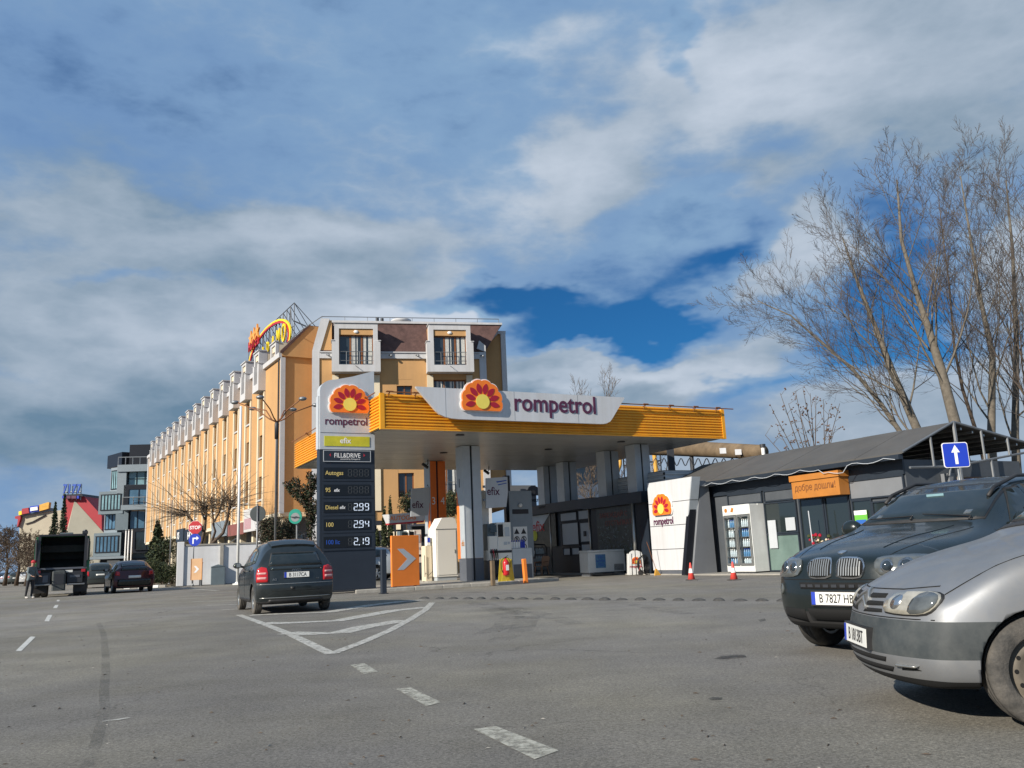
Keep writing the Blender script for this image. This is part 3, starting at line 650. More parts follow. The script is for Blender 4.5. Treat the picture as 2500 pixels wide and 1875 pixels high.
# hatched nose between the two entries
K = lambda x, y: (400+x*.4069, 1380+y*.4069)
tip = K(1005, 533)
hat = []
hat += [line2([K(450, 298), K(600, 352), K(760, 415), tip], .15)]
hat += [line2([tip, K(1200, 460), K(1360, 390), K(1480, 325), K(1570, 268), K(1610, 225)], .15)]
hat += [line2([K(740, 408), K(900, 413), K(1060, 406), K(1200, 372), K(1440, 332)], .44)]
hat += [line2([K(590, 349), K(720, 349), K(1040, 335), K(1200, 306), K(1380, 273), K(1580, 253)], .44)]
hat += [line2([K(520, 302), K(650, 296), K(980, 284), K(1250, 240), K(1420, 220), K(1560, 210)], .44)]
sheet('hatched_marking', hat, 'road_paint')
hat2 = []
Z2 = lambda x, y: (x*.3165, 1400+y*.3165)
for a_, b_ in [((1480, 220), (1870, 206)), ((1600, 247), (1860, 238)), ((1710, 281), (1880, 275)), ((1400, 197), (1860, 178)), ((1310, 165), (1860, 140)), ((1390, 112), (1680, 134)), ((1340, 180), (1600, 168))]:
    hat2 += line2([Z2(*a_), Z2(*b_)], .22)
sheet('parking_bay_marking', hat2, 'road_paint_old')
dash = [[K(1120, 600), K(1205, 590), K(1285, 640), K(1200, 655)], [K(1395, 745), K(1480, 735), K(1665, 825), K(1575, 848)], [K(1860, 987), K(1990, 968), K(2370, 1115), K(2225, 1168)]]
sheet('edge_dash_marking', [[g2(*q) for q in d_] for d_ in dash], 'road_paint_yellow')
d2 = [[Z2(120, 600), Z2(235, 488), Z2(275, 490), Z2(165, 600)], [Z2(342, 370), Z2(370, 322), Z2(405, 320), Z2(378, 370)], [Z2(408, 268), Z2(425, 245), Z2(452, 243), Z2(440, 268)], [Z2(435, 215), Z2(442, 204), Z2(462, 204), Z2(455, 216)]]
sheet('centre_dash_marking', [[g2(*q) for q in d_] for d_ in d2], 'road_paint_white')
sheet('thin_line_marking', line2([Z2(790, 1143), Z2(900, 1132), Z2(1000, 1115)], .05), 'road_paint_old')
sheet('tar_seam', line2([Z2(760, 380), Z2(800, 470), Z2(815, 640), Z2(815, 780), Z2(800, 900), Z2(810, 1050), Z2(770, 1200), Z2(735, 1330), Z2(660, 1500)], .10, .07), 'tar', .003)
K3 = lambda x, y: (1000+x*.452, 1400+y*.452)
sheet('tyre_marks', line2([K3(330, 150), K3(450, 185), K3(560, 235), K3(500, 290), K3(350, 345)], .55, .3)+line2([K3(540, 185), K3(640, 235), K3(600, 310), K3(440, 380)], .5, .3)+line2([K3(560, 190), K3(750, 230), K3(900, 275)], .5, .3)+line2([K3(300, 100), K3(700, 108), K3(1100, 150), K3(1500, 220)], .4, .3), 'tyre_mark', .003)
sheet('oil_stains', [[g2(*K3(1640, 465)), g2(*K3(1700, 440)), g2(*K3(1810, 440)), g2(*K3(1820, 455)), g2(*K3(1720, 465))], [g2(*K3(1610, 680)), g2(*K3(1640, 670)), g2(*K3(1690, 672)), g2(*K3(1685, 684)), g2(*K3(1640, 686))], [g2(*K3(1880, 250)), g2(*K3(1920, 245)), g2(*K3(1925, 255)), g2(*K3(1895, 262))]], 'oil_stain', .004)
# leaves and grit scattered over the tarmac
rb = MB(); R_ = random.Random(3)
for i in range(620):
    Y = 2.2+R_.random()**1.6*24; X = (R_.random()*1.3-.66)*Y
    s_ = R_.uniform(.004, .012); a_ = R_.random()*pi; l_ = s_*R_.uniform(1, 3.2)
    c_, n_ = cos(a_), sin(a_); mi = 0 if R_.random() < .85 else 1
    P_ = [(-l_, -s_*.4), (l_, -s_*.3), (l_*.8, s_*.5), (-l_*.7, s_*.4)]
    rb.add([(X+x*c_-y*n_, Y+x*n_+y*c_, .004) for x, y in P_]+[(X, Y, .004+s_*.7)], [(0, 1, 4), (1, 2, 4), (2, 3, 4), (3, 0, 4)], mi)
o = rb.build('scattered_grit', ['bark_dark', 'concrete']); o['kind'] = 'stuff'

# forecourt slab with kerb (station island)
def slab(name, pts, h, mt, kerb=True):
    b = MB().prism(pts, 'z', .002, h); return struct(b.build(name, mt))
isl = [S(f, s)[:2] for f, s in [(-.9, .2), (4.3, .0), (7.4, .9), (7.4, 4.2), (7.6, 12.6), (5.0, 12.6), (3.9, 4.8), (.2, 3.2)]]
slab('pump_island', isl, .10, 'concrete')
isl_o = bpy.data.objects['pump_island']; ks = MB().bbox(.006, .994, -.01, .15, .004, .125, .02).mesh('kerb_stone', 'kerb_stone')
for (f0_, s0_), (f1_, s1_) in (((-.9, .2), (4.3, 0.0)), ((4.3, 0), (7.4, .9))):
    a_, b_ = S(f0_, s0_), S(f1_, s1_); dv_ = b_-a_; n_ = int(dv_.length); 
    for i in range(n_): q_ = a_+dv_*i/n_; link('kerb_stone', ks, isl_o, mw=Matrix.Translation(q_) @ RZ(atan2(dv_.y, dv_.x)) @ Matrix.Diagonal((dv_.length/n_, 1, 1, 1)))
slab('totem_base_pavement', [S(f, s)[:2] for f, s in [(-3.8, 3.0), (1.6, 1.6), (2.2, 5.6), (-3.2, 6.8)]], .09, 'concrete')
slab('shop_pavement', [S(f, s)[:2] for f, s in [(11.7, -3.0), (12.0, 3.4), (12.2, 13.0), (14.0, 13.0), (14.0, -12.0), (12.9, -12.0)]], .05, 'concrete')

# ================================================================ hotel
A = Vector((-16.32, 59, 0)); HRZ = atan2(.518, .855); HMx = Matrix.Translation(A) @ RZ(HRZ)
hotel = thing('hotel', 'long orange hotel with brown mansard roof and rows of white framed dormers', 'hotel', A, HRZ)
Z0, ZE, LEN, NC, SP, Y0 = 4.6, 15.6, 61.8, 14, 3.95, 5.0
wall = MB().box(.3, 12, 0.02, LEN, Z0, ZE)
rows = [(5.85, 7.55), (8.95, 10.65), (12.05, 13.75)]; WW = .62
edges = [0]
for i in range(NC):
    yc = Y0+i*SP; wall.box(0, .3, edges[-1], yc-WW, Z0, ZE); edges.append(yc+WW)
    zz = Z0
    for z0_, z1_ in rows: wall.box(0, .3, yc-WW, yc+WW, zz, z0_); zz = z1_
    wall.box(0, .3, yc-WW, yc+WW, zz, ZE)
wall.box(0, .3, edges[-1], LEN, Z0, ZE)
wall.prism([(.02, ZE), (-.02, 15.75), (2.0, 18.0), (12, 18.0), (12, ZE)], 'y', -.17, .3)
wall.build('wall', 'orange_plaster', hotel)
MB().prism([(-.05, 15.85), (1.98, 18.05), (12.1, 18.05), (12.1, 15.8)], 'y', -.12, LEN+.1).build('roof', 'shingle', hotel)
MB().prism([(-.16, 15.82), (-.16, 15.95), (1.95, 18.13), (2.05, 18.05), (.0, 15.78)], 'y', -.24, -.175).build('gable_coping', 'shingle', hotel)
MB().box(-.22, -.003, -.12, LEN+.1, 15.5, 15.85).build('gutter', 'white_trim', hotel)
MB().box(-.08, .25, -.14, -.0, Z0-.1, 15.5).build('corner_trim', 'white_trim', hotel)
MB().box(-.10, -.003, LEN-.5, LEN+.1, Z0-.1, 15.5).build('corner_trim', 'white_trim', hotel)
pil = MB().box(-.13, -.003, -.15, .15, Z0-.1, 13.8).mesh('pilaster', 'cream_plaster')
band_w = MB().box(-.10, .0, -WW-.02, WW+.02, -.12, -.0).mesh('sill', 'white_trim')
def window_mesh(w_, h_, nv=1, nh=0, fr=.07, mt='brown_frame'):
    b = MB().box(-w_/2, -w_/2+fr, 0, .08, 0, h_).box(w_/2-fr, w_/2, 0, .08, 0, h_).box(-w_/2+fr, w_/2-fr, 0, .08, 0, fr).box(-w_/2+fr, w_/2-fr, 0, .08, h_-fr, h_)
    for i in range(nv): x = -w_/2+w_*(i+1)/(nv+1); b.box(x-fr*.55, x+fr*.55, .005, .075, fr, h_-fr)
    return b.mesh('window', mt)
wm = window_mesh(2*WW-.01, 1.7, 1); pm = MB().box(-WW+.07, WW-.07, .03, .04, .07, 1.63).mesh('pane', 'shutter'); pm2 = MB().box(-WW+.07, WW-.07, .03, .04, .07, 1.63).mesh('pane', 'window_glass')
shm = MB().box(-WW+.01, WW-.01, -.03, .02, 1.0, 1.69).mesh('roller_shutter', 'shutter')
R_ = random.Random(11)
for i in range(NC):
    yc = Y0+i*SP
    for sd in (-1, 1): link('pilaster', pil, hotel, mw=T(0, yc+sd*(WW+.18), 0))
    for z0_, z1_ in rows:
        o = link('window', wm, hotel, mw=T(.16, yc, z0_) @ RZ(-pi/2)); q = R_.random(); link('pane', pm if q < .7 else pm2, o)
        link('sill', band_w, o, mw=RZ(pi/2) @ T(-.16, 0, 0) if False else T(0, -.16, 0) @ RZ(pi/2))
def dormer(parent, mw, wl, wu, op, zb_, zs_, zt_, zo0, zo1, dl=.8, du=.35, back=2.2, lower=True, detail=False):
    """bay: lower box then narrower upper box, faces local -Y, x centred"""
    fr_ = MB(mw)
    if lower:
        fr_.box(-wl/2, -op/2, -dl, .0, zb_, zs_).box(op/2, wl/2, -dl, .0, zb_, zs_).box(-op/2, op/2, -dl, .0, zb_, zo0)
        fr_.box(-wl/2-.05, -wu/2, -dl-.05, .0, zs_, zs_+.06).box(wu/2, wl/2+.05, -dl-.05, .0, zs_, zs_+.06)
    z_ = zs_+.002 if lower else zb_
    fr_.box(-wu/2, -op/2, -dl+.06, .12, z_, zt_).box(op/2, wu/2, -dl+.06, .12, z_, zt_).box(-op/2, op/2, -dl+.06, .12, zo1, zt_)
    fr_.box(-wu/2-.07, wu/2+.07, -dl-.03, .12, zt_, zt_+.08)
    d_ = fr_.build('dormer', 'white_trim', parent)
    ck = MB(mw).box(-wu/2+.01, wu/2-.01, .125, back, zb_, zt_-.02).box(-op/2, op/2, -dl+.15, .1, zo1-.42, zo1-.005); ck.build('dormer_cheek', 'cream_plaster' if not detail else 'orange_plaster', d_)
    w_ = MB(mw); yw = -dl+.35; n = 3 if detail else 2; h0, h1 = zo0, zo1-.42
    w_.box(-op/2, op/2, yw, yw+.08, h0, h0+.08).box(-op/2, op/2, yw, yw+.08, h1-.08, h1)
    for i in range(n+1):
        x = -op/2+op*i/n; a_ = max(x-.06, -op/2); b_ = min(x+.06, op/2); w_.box(a_, b_, yw+.004, yw+.076, h0+.08, h1-.08)
    w_.build('window_frame', 'wood_frame' if detail else 'white_trim', d_)
    MB(mw).box(-op/2, op/2, yw+.03, yw+.04, h0, h1).build('pane', 'window_glass' if detail else 'shutter', d_)
    if detail:
        c_ = MB(mw)
        for x0, x1 in [(-op*.13, -op*.02), (op*.02, op*.05), (op*.22, op*.30), (op*.36, op*.47)]:
            k = 5
            for j in range(k):
                a_ = x0+(x1-x0)*j/k; c_.box(a_, a_+(x1-x0)/k*.8, yw+.022, yw+.028+.003*(j % 2)-.002, h0+.15, h1-.05)
        c_.build('curtain', 'curtain', d_)
        r_ = MB(mw)
        for i in range(6): x = -op/2+.06+(op-.12)*i/5; r_.tube([(x, -dl+.10, h0), (x, -dl+.10, h0+.95)], .022, 6)
        for z in (.3, .95): r_.tube([(-op/2, -dl+.10, h0+z), (op/2, -dl+.10, h0+z)], .025, 6)
        r_.build('balcony_rail', 'metal_grey', d_)
        MB(mw).ball((0, -dl+.12, zo1-.21), .13, 12, (1.3, .5, .9)).build('lamp', 'white_paint', d_, True)
        MB(mw).tube([(-.05, -dl-.001, zb_+.42), (.12, -dl-.22, zb_+.22)], .02, 6).build('spout', 'metal_dark', d_)
    return d_
for i in range(NC): dormer(hotel, T(0, Y0+i*SP, 0) @ RZ(-pi/2), 1.72, 1.45, .95, 13.9, 15.95, 16.95, 14.45, 16.75, .55)
dormer(hotel, T(0, 1.9, 0) @ RZ(-pi/2), 1.7, 1.45, .95, 15.7, 15.95, 16.95, 15.8, 16.75, .15, lower=False)
# ground floor under the overhang
gf = MB().box(2.2, 12, .5, LEN-.5, 0.0, 4.6); gf.build('ground_floor_wall', 'col_dark', hotel)
cm = MB().box(0, .45, -.25, .25, 0, 4.6).mesh('column', 'cream_plaster'); gp = MB().box(2.10, 2.19, -1.3, 1.3, .4, 3.1).box(2.05, 2.195, -.04, .04, .4, 3.1).mesh('shop_window', 'window_glass')
for i in range(16):
    link('column', cm, hotel, mw=T(.35, .8+i*SP, 0)); link('shop_window', gp, hotel, mw=T(0, 2.8+i*SP, 0))
MB().box(.0, 12, 0.01, LEN, 4.3, 4.59).build('soffit', 'cream_plaster', hotel)
sb = MB().box(-.35, -.14, 33.5, 37.5, 3.8, 5.1).build('sign_board', 'panel_dark', hotel); text('sign_text', 'XS', 1.0, 'text_white', sb, T(-.36, 36.9, 4.1) @ LEFT, .01, .02)
sb = MB().box(-.30, -.14, 24.5, 33.3, 3.7, 4.9).build('sign_board', 'clad_black', hotel); text('sign_text', 'HOR', 1.0, 'text_white', sb, T(-.31, 31.5, 3.9) @ LEFT, .01, .02, sx=1.5)
MB().box(-.28, -.14, 14.5, 20.5, 3.6, 4.9).build('sign_board', 'clad_light', hotel); MB().box(-.26, -.14, 9.0, 14.3, 3.5, 4.4).build('sign_board', 'faded_red', hotel)
sb = MB().box(-.30, -.14, 4.5, 8.8, 3.6, 5.3).build('sign_board', 'white_trim', hotel); MB().box(-.315, -.302, 6.6, 8.6, 3.8, 4.6).build('sign_panel', 'lamp_rose', sb)
# front block, turned to the forecourt
FM = HMx.inverted() @ (Matrix.Translation((-13.85, 58, 0)) @ RZ(radians(12.1)))
FW = 12.25
b = MB(FM)
cols = [(2.97, 1.18, 'd'), (6.35, .55, 'n'), (9.6, 1.18, 'd')]; floors = [(5.3, 7.4), (8.4, 10.5), (11.5, 13.6)]
b.box(.02, FW, .4, 10, .0, 15.9); x_ = 0.0
for cx, hw, _ in cols:
    b.box(x_, cx-hw, 0, .4, 0, 15.5); zz = 0
    for z0_, z1_ in floors: b.box(cx-hw, cx+hw, 0, .4, zz, z0_); zz = z1_
    b.box(cx-hw, cx+hw, 0, .4, zz, 15.5); x_ = cx+hw
b.box(x_, FW, 0, .4, 0, 15.5)
b.box(12.26, 13.9, 1.6, 9.5, 4.4, 15.9)
b.prism([(12.26, 15.9), (12.26, 16.1), (13.5, 17.45), (13.9, 17.45), (13.9, 15.9)], 'y', 1.6, 9.5)
b.prism([(.02, 15.5), (1.0, 17.9), (1.3, 17.9), (1.3, 15.5)], 'y', .06, 9)
b.build('front_wall', 'orange_plaster', hotel)
for cx, hw, kd in cols:
    for k, (z0_, z1_) in enumerate(floors):
        wmx = window_mesh(2*hw-.01, z1_-z0_, 2 if kd == 'd' else 1, fr=.09, mt='wood_frame'); o = link('window', wmx, hotel, mw=FM @ T(cx, .22, z0_))
        MB().box(-hw+.05, hw-.05, .035, .045, .06, z1_-z0_-.06).build('pane', 'window_glass', o)
        if kd == 'd':
            c_ = MB()
            for j in range(9):
                if j != 3: c_.box(-hw+.25+j*.24, -hw+.40+j*.24, .028, .033, .15, z1_-z0_-.1)
            c_.build('curtain', 'curtain', o)
            r_ = MB()
            for j in range(7): r_.tube([(-hw+.05+j*(2*hw-.1)/6, -.14, 0), (-hw+.05+j*(2*hw-.1)/6, -.14, .95)], .018, 6)
            r_.tube([(-hw, -.14, .95), (hw, -.14, .95)], .022, 6); r_.build('balcony_rail', 'metal_grey', o)
        else: MB().box(-hw, hw, -.21, -.02, z1_-z0_-.45, z1_-z0_).build('roller_box', 'orange_plaster', o)
    if kd == 'd':
        for sd in (-1, 1): MB(FM).box(cx+sd*(hw+.24)-.22, cx+sd*(hw+.24)+.22, -.12, -.003, 4.4, 13.9).build('pilaster', 'cream_plaster', hotel)
        dormer(hotel, FM @ T(cx, 0, 0), 3.35, 3.0, 2.36, 14.0, 16.2, 17.5, 14.5, 17.1, .8, detail=True)
MB(FM).box(.46, FW-.46, -.14, -.003, 15.1, 15.5).box(.46, FW-.46, -.22, -.003, 15.5, 15.58).build('cornice', 'white_trim', hotel)
fl_ = MB(FM)
for x in (.95, 5.3, 7.2, 11.9): fl_.tube([(x, -.14, 15.35), (x+.12, -.38, 15.28)], .05, 8).ball((x+.14, -.42, 15.26), .09, 10)
fl_.build('flood_lamps', 'metal_grey', hotel)
for x0, x1, t0, t1 in [(-.05, .45, .55, 1.15), (FW-.45, FW+.05, FW-.9, FW-.3)]:
    MB(FM).box(x0, x1, -.10, .5, 0, 15.62).build('corner_pilaster', 'white_trim', hotel)
    if x0 < 1: MB(FM).prism([(x0, 15.63), (x1+.05, 15.63), (t1, 18.0), (t0, 18.0)], 'y', -.06, .25).build('roof_edge', 'white_trim', hotel)
    else: MB(FM).prism([(x0-.15, 15.9), (x1, 15.63), (x1, 16.1), (x0+.05, 16.5)], 'y', -.06, .25).build('roof_edge', 'white_trim', hotel)
rf = MB(FM)      # sloped front roof field
p_ = [(.5, .0, 15.58), (12.2, .0, 15.58), (13.7, 1.0, 17.95), (1.1, 1.0, 17.95), (.5, 3, 15.58), (12.2, 3, 15.58), (13.7, 3, 17.95), (1.1, 3, 17.95)]
rf.add(p_, [(0, 1, 2, 3), (3, 2, 6, 7), (4, 7, 6, 5), (0, 3, 7, 4), (1, 5, 6, 2)]); rf.build('roof', 'shingle', hotel)
MB(FM).box(.85, 13.8, .9, 9.6, 17.98, 18.14).build('roof_cap', 'white_trim', hotel)
MB(FM).prism([(12.1, 15.9), (12.1, 16.25), (13.45, 17.65), (14.15, 17.65), (14.15, 17.42), (13.55, 17.42)], 'y', 1.42, 1.595).build('gable_coping', 'white_trim', hotel)
MB(FM).box(13.75, 14.12, 1.40, 1.9, 0, 17.41).build('corner_trim', 'white_trim', hotel)
rl = MB(FM).tube([(.6, 1.2, 18.5), (13.6, 1.2, 18.5)], .03, 6)
for i in range(9): x = .6+13*i/8; rl.tube([(x, 1.2, 18.1), (x, 1.2, 18.5)], .02, 6)
rl.tube([(.6, 1.2, 18.5), (-.9, 1.2, 17.4), (-2.0, 3, 16.9)], .03, 6)
rl.build('roof_rail', 'metal_grey', hotel)
MB(FM).lathe([(.55, 18.15), (.55, 18.45), (.75, 18.5), (.75, 18.65), (.3, 18.8)], c=(6.4, 2.5, 0), n=20).build('roof_vent', 'white_trim', hotel, True)
MB(FM).lathe([(.12, 18.15), (.12, 18.7)], c=(4.6, 2, 0), n=10).lathe([(.12, 18.15), (.12, 18.65)], c=(4.95, 2, 0), n=10).build('vent_pipe', 'metal_dark', hotel)
MB().tube([(-.12, .25, 0), (-.12, .25, 15.4)], .06, 8).build('downpipe', 'metal_dark', hotel)

# roof sign standing on the hotel, parallel to the long front
def hs(x, y, z): return HMx @ Vector((x, y, z))
rs = thing('roof_sign', 'large yellow and red letter sign in a steel frame on the orange hotel roof', 'roof sign', hs(2.6, 8, 18.0), HRZ)
XS = 0.0
def onplane(u, v, xl=2.6):      # where the sight line meets the sign plane: returns local (y along, z)
    r_ = ray(u, v); o_ = Vector((0, 0, CAM_H)); n_ = HMx.to_3x3() @ Vector((1, 0, 0)); p0 = hs(xl, 0, 0); t = (p0-o_).dot(n_)/r_.dot(n_); q = HMx.inverted() @ (o_+r_*t); return q.y, q.z
za = lambda x, y: (350+x*.226, 720+y*.226)
yA, zA = onplane(*za(1265, 640)); yO, zO = onplane(*za(1545, 500)); yO2, zOt = onplane(*za(1535, 295))
yH, zH = onplane(*za(1135, 650)); yH2, zH2 = onplane(*za(1255, 500)); ytop, ztop = onplane(*za(1585, 80)); yend, zend = onplane(*za(1100, 545)); _, zb1 = onplane(*za(1100, 760))
hgt = zOt-zO
LW = abs(yA-yO); pass
for i, ch in enumerate('ADAMO'):
    w_ = LW/5; k = [.72, .80, .86, 1.0, 1.05][i]
    text('letter', ch, hgt*k*1.28, 'letter_yellow', rs, T(0, yA-8-w_*(i+.5), zO-18+.15) @ LEFT, .06, .0, 'CENTER', .62)
for i, ch in enumerate('HOTEL'):
    w_ = abs(yH-yH2)/5; text('letter', ch, (hgt*.80), 'sign_red', rs, T(0, yH-8-w_*(i+.5), zH-18+.25) @ LEFT, .06, .01, 'CENTER', .8)
for i in range(3):
    yc, zc = onplane(*za(1165+33*i, 490-38*i)); pts = []
    for k in range(10): r_ = .75 if k % 2 == 0 else .32; a_ = pi/2+k*pi/5; pts.append((yc-8+r_*cos(a_), zc-18+r_*sin(a_)+.15))
    MB().prism(pts, 'x', -.08, .08).build('star', 'star_orange', rs)
# big ring behind the letters
yr1, zr1 = onplane(*za(1570, 400)); yr0, zr0 = onplane(*za(1115, 740)); _, zr2 = onplane(*za(1520, 178))
cy, ry = (yr1+yr0)/2-8, abs(yr0-yr1)/2; cz = zO-18+.6; rz_ = zr2-zO-.4
for nm, m_, k0, k1 in (('ring', 'letter_yellow', 1.0, .955), ('ring', 'sign_red', .945, .895)):
    pts = [(cy+ry*k0*cos(t), cz+rz_*k0*sin(t)) for t in [radians(-25+230*i/50) for i in range(51)]]+[(cy+ry*k1*cos(t), cz+rz_*k1*sin(t)*(.97 if k1 > .9 else .96)) for t in [radians(205-230*i/50) for i in range(51)]]
    rb_ = MB()
    for i in range(50): q = [pts[i], pts[i+1], pts[100-i], pts[101-i]]; rb_.prism(q, 'x', .13, .25)
    rb_.build(nm, m_, rs)
fb = MB(); y0f, y1f = ytop-8, yend-8; zt0, zt1 = ztop-18, zend-18; n = 14
for i in range(n+1):
    t = i/n; y = y0f+(y1f-y0f)*t; zt_ = zt0+(zt1-zt0)*min(1, t*1.0)
    zl = 5.6 if t < .5 else 4.8
    zt_ = max(2.2, zt0*(1-t)+zt1*t)
    fb.tube([(.35, y, .1), (.35, y, zt_)], .035, 5); fb.tube([(.35, y, zt_), (2.6, y, .2)], .03, 5)
    if i:
        fb.tube([(.35, yp, zp), (.35, y, zt_)], .035, 5); fb.tube([(.35, yp, .9), (.35, y, .9)], .03, 5); fb.tube([(.35, yp, .1), (.35, y, zt_)] if i % 2 else [(.35, yp, zp), (.35, y, .1)], .025, 5); fb.tube([(.35, yp, zp*.5), (.35, y, zt_*.5)], .025, 5)
    yp, zp = y, zt_
fb.tube([(.35, y0f, zt0), (1.6, y0f-3.5, .4)], .035, 5); fb.tube([(.35, y0f, zt0*.6), (1.6, y0f-4, .3)], .06, 5)
fb.build('frame', 'metal_dark', rs)

# ================================================================ buildings down the street
def zz1(x, y): return (x*.27125, 1050+y*.27125)
OD = 118.0
q0 = Q(zz1(1035, 1310)[0], 1400, OD); KX = OD/F_PX*.27125
ox = lambda x: (x-1035)*KX*1.0
oz = lambda y: (1312-y)*KX*1.0
off = thing('office_building', 'modern dark glass office block with stacked box bays beyond the orange hotel', 'office building', (q0.x, OD, 0), radians(8))
lw = RZ(radians(-52))       # left wing turns away
MB().box(.3, 14, .6, 14, 0, oz(300)).build('core_wall', 'clad_grey', off)
MB().box(ox(1110), ox(1480), -.0, 10, oz(300)+.02, oz(118)).build('penthouse', 'clad_black', off)
MB(T(0, 0, 0) @ lw).box(-5.5, -.3, .3, 8, oz(300)+.02, oz(178)).build('penthouse', 'clad_black', off)
MB().box(ox(1035), 8, -1.2, .55, oz(370), oz(308)).box(ox(1035), ox(1112), -1.0, .5, oz(560), oz(372)).box(ox(1112), 8, -.9, .5, oz(560), oz(488)).build('balcony_slab', 'clad_light', off)
r_ = MB()
for x in range(1040, 1480, 62): r_.tube([(ox(x), -1.1, oz(308)), (ox(x), -1.1, oz(240))], .06, 5)
r_.tube([(ox(1040), -1.1, oz(240)), (8, -1.1, oz(244))], .06, 5)
r_.build('railing', 'chrome_dull', off)
def owin(x0, x1, y0, y1, mt, n, yy=-.3, fm='clad_black', mw=None, nh=0):
    mw = mw or Matrix(); x0, x1 = ox(x0), ox(x1); z1, z0 = oz(y0), oz(y1); b = MB(mw); t = .09
    b.box(x0-t, x1+t, yy-.1, yy+.3, z1, z1+t).box(x0-t, x1+t, yy-.1, yy+.3, z0-t, z0).box(x0-t, x0, yy-.1, yy+.3, z0, z1).box(x1, x1+t, yy-.1, yy+.3, z0, z1)
    for i in range(1, n): x = x0+(x1-x0)*i/n; b.box(x-.05, x+.05, yy-.08, yy+.1, z0, z1)
    if nh: z = z0+(z1-z0)*nh; b.box(x0, x1, yy-.085, yy+.09, z-.04, z+.04)
    w_ = b.build('window', fm, off)
    for i in range(n): MB(mw).box(x0+(x1-x0)*i/n+.051, x0+(x1-x0)*(i+1)/n-.051, yy, yy+.02, z0, z1).build('pane', mt, w_)
owin(1118, 1400, 368, 484, 'glass_pale', 4, nh=.45)
MB().box(ox(1095), 8, -1.0, .4, oz(690), oz(488)-.02).build('dark_bay', 'clad_black', off)
owin(1145, 1400, 532, 665, 'glass_blue', 3, -1.25)
MB().box(ox(1100), 8, -2.2, -.9, oz(715), oz(672)).build('balcony', 'clad_light', off)
r_ = MB()
for x in range(1112, 1400, 90): r_.tube([(ox(x), -2.1, oz(672)), (ox(x), -2.1, oz(602))], .06, 5)
r_.tube([(ox(1112), -2.1, oz(604)), (8, -2.1, oz(612))], .06, 5); r_.build('railing', 'chrome_dull', off)
MB().box(ox(1035), ox(1142), -.9, .5, oz(885), oz(692)-.02).build('wall_panel', 'clad_grey', off)
owin(1148, 1400, 722, 872, 'glass_blue', 4, -.4)
MB().box(ox(1095), 8, -.8, .5, oz(1090), oz(880)).build('dark_bay', 'clad_black', off)
owin(1210, 1400, 905, 1060, 'glass_dark', 2, -.95)
for x0, y0, x1, y1, mt, fr_, n, dy in [(940, 318, 1035, 548, 'glass_pale', 'clad_light', 3, .0), (880, 540, 1095, 740, 'glass_pale', 'clad_grey', 6, -1.0), (895, 705, 1035, 905, 'glass_blue', 'clad_light', 3, .0), (858, 905, 1095, 1108, 'glass_blue', 'clad_grey', 6, -1.2)]:
    w_ = (x1-x0)*KX*(1.35 if x1 < 1050 else 1.0); ang = radians(-38) if x1 < 1050 else radians(-6); mw = T(ox(x1), dy, 0) @ RZ(ang); z1, z0 = oz(y0), oz(y1)
    MB(mw).box(-w_, 0, 0, 5, z0, z1).build('bay', fr_, off)
    b = MB(mw); m_ = .35; b.box(-w_+m_-.1, -m_+.1, -.12, -.002, z0+.5, z0+.6).box(-w_+m_-.1, -m_+.1, -.12, -.002, z1-.5, z1-.4)
    for i in range(n+1): x = -w_+m_+(w_-2*m_)*i/n; b.box(x-.06, x+.06, -.10, -.002, z0+.6, z1-.5)
    f_ = b.build('window', 'clad_black', off)
    for i in range(n): a_ = -w_+m_+(w_-2*m_)*i/n; MB(mw).box(a_+.07, a_+(w_-2*m_)/n-.07, -.05, -.003, z0+.6, z1-.5).build('pane', mt, f_)
MB().box(ox(850), ox(1150), -1.5, 2, oz(1132), oz(1110)).build('ledge', 'clad_light', off)
MB().box(ox(900), 10, .2, .59, 0, oz(1133)).build('ground_floor', 'clad_black', off)
MB().box(ox(970), ox(1075), -.3, -.1, oz(1205), oz(1145)).build('notice_board', 'white_paint', off)
fl_ = MB()
for i, (x, y) in enumerate([(1135, 908), (1160, 905), (1190, 903)]):
    p_ = Q(*zz1(x, y), 92); t = thing('flagpole', 'thin white flagpole beside the dark office block, %s of three' % ['leftmost', 'middle', 'rightmost'][i], 'flagpole', (p_.x, p_.y, 0), 0, 'flagpoles by the office block')
    MB().tube([(0, 0, 0), (0, 0, p_.z)], [.09, .06], 8).build('pole', 'white_paint', t, True); MB().ball((0, 0, p_.z+.06), .09, 8).build('finial', 'chrome_dull', t); MB().box(-.2, .2, -.2, .2, 0, .12).build('base', 'concrete', t)

# shopping centre with the red and cream wedge
z8 = lambda x, y: (x*.1808, 1150+y*.1808)
MD = 158.0
def mq(x, y, Y=MD): p_ = Q(*z8(x, y), Y); return (p_.x, p_.z)
mall = thing('shopping_centre', 'cream and red wedge shaped shopping centre hall with blue roof letters', 'shopping centre', (mq(975, 1450)[0], MD, 0))
mx = mall.location.x
def mp(pts, y0, y1, nm, mt, Y=MD): return MB().prism([(x-mx, max(z, 0)) for x, z in [mq(a_, b_, Y) for a_, b_ in pts]], 'y', y0, y1).build(nm, mt, mall)
mp([(850, 335), (1105, 335), (1345, 600), (1345, 1500), (800, 1500), (820, 860)], .8, 14, 'red_wall', 'mall_red')
b = MB(); ap = mq(978, 392); bl = mq(760, 1500); br = mq(1500, 1170); bm_ = mq(955, 1500); rr_ = mq(1335, 800)
b.add([(ap[0]-mx, .75, ap[1]), (mq(700, 1500)[0]-mx, .75, 0), (bm_[0]-mx, -5, 0), (mq(1900, 1600)[0]-mx, .75, 0)], [(0, 1, 2), (0, 2, 3), (0, 3, 1)]); b.build('cream_wedge', 'mall_cream', mall)
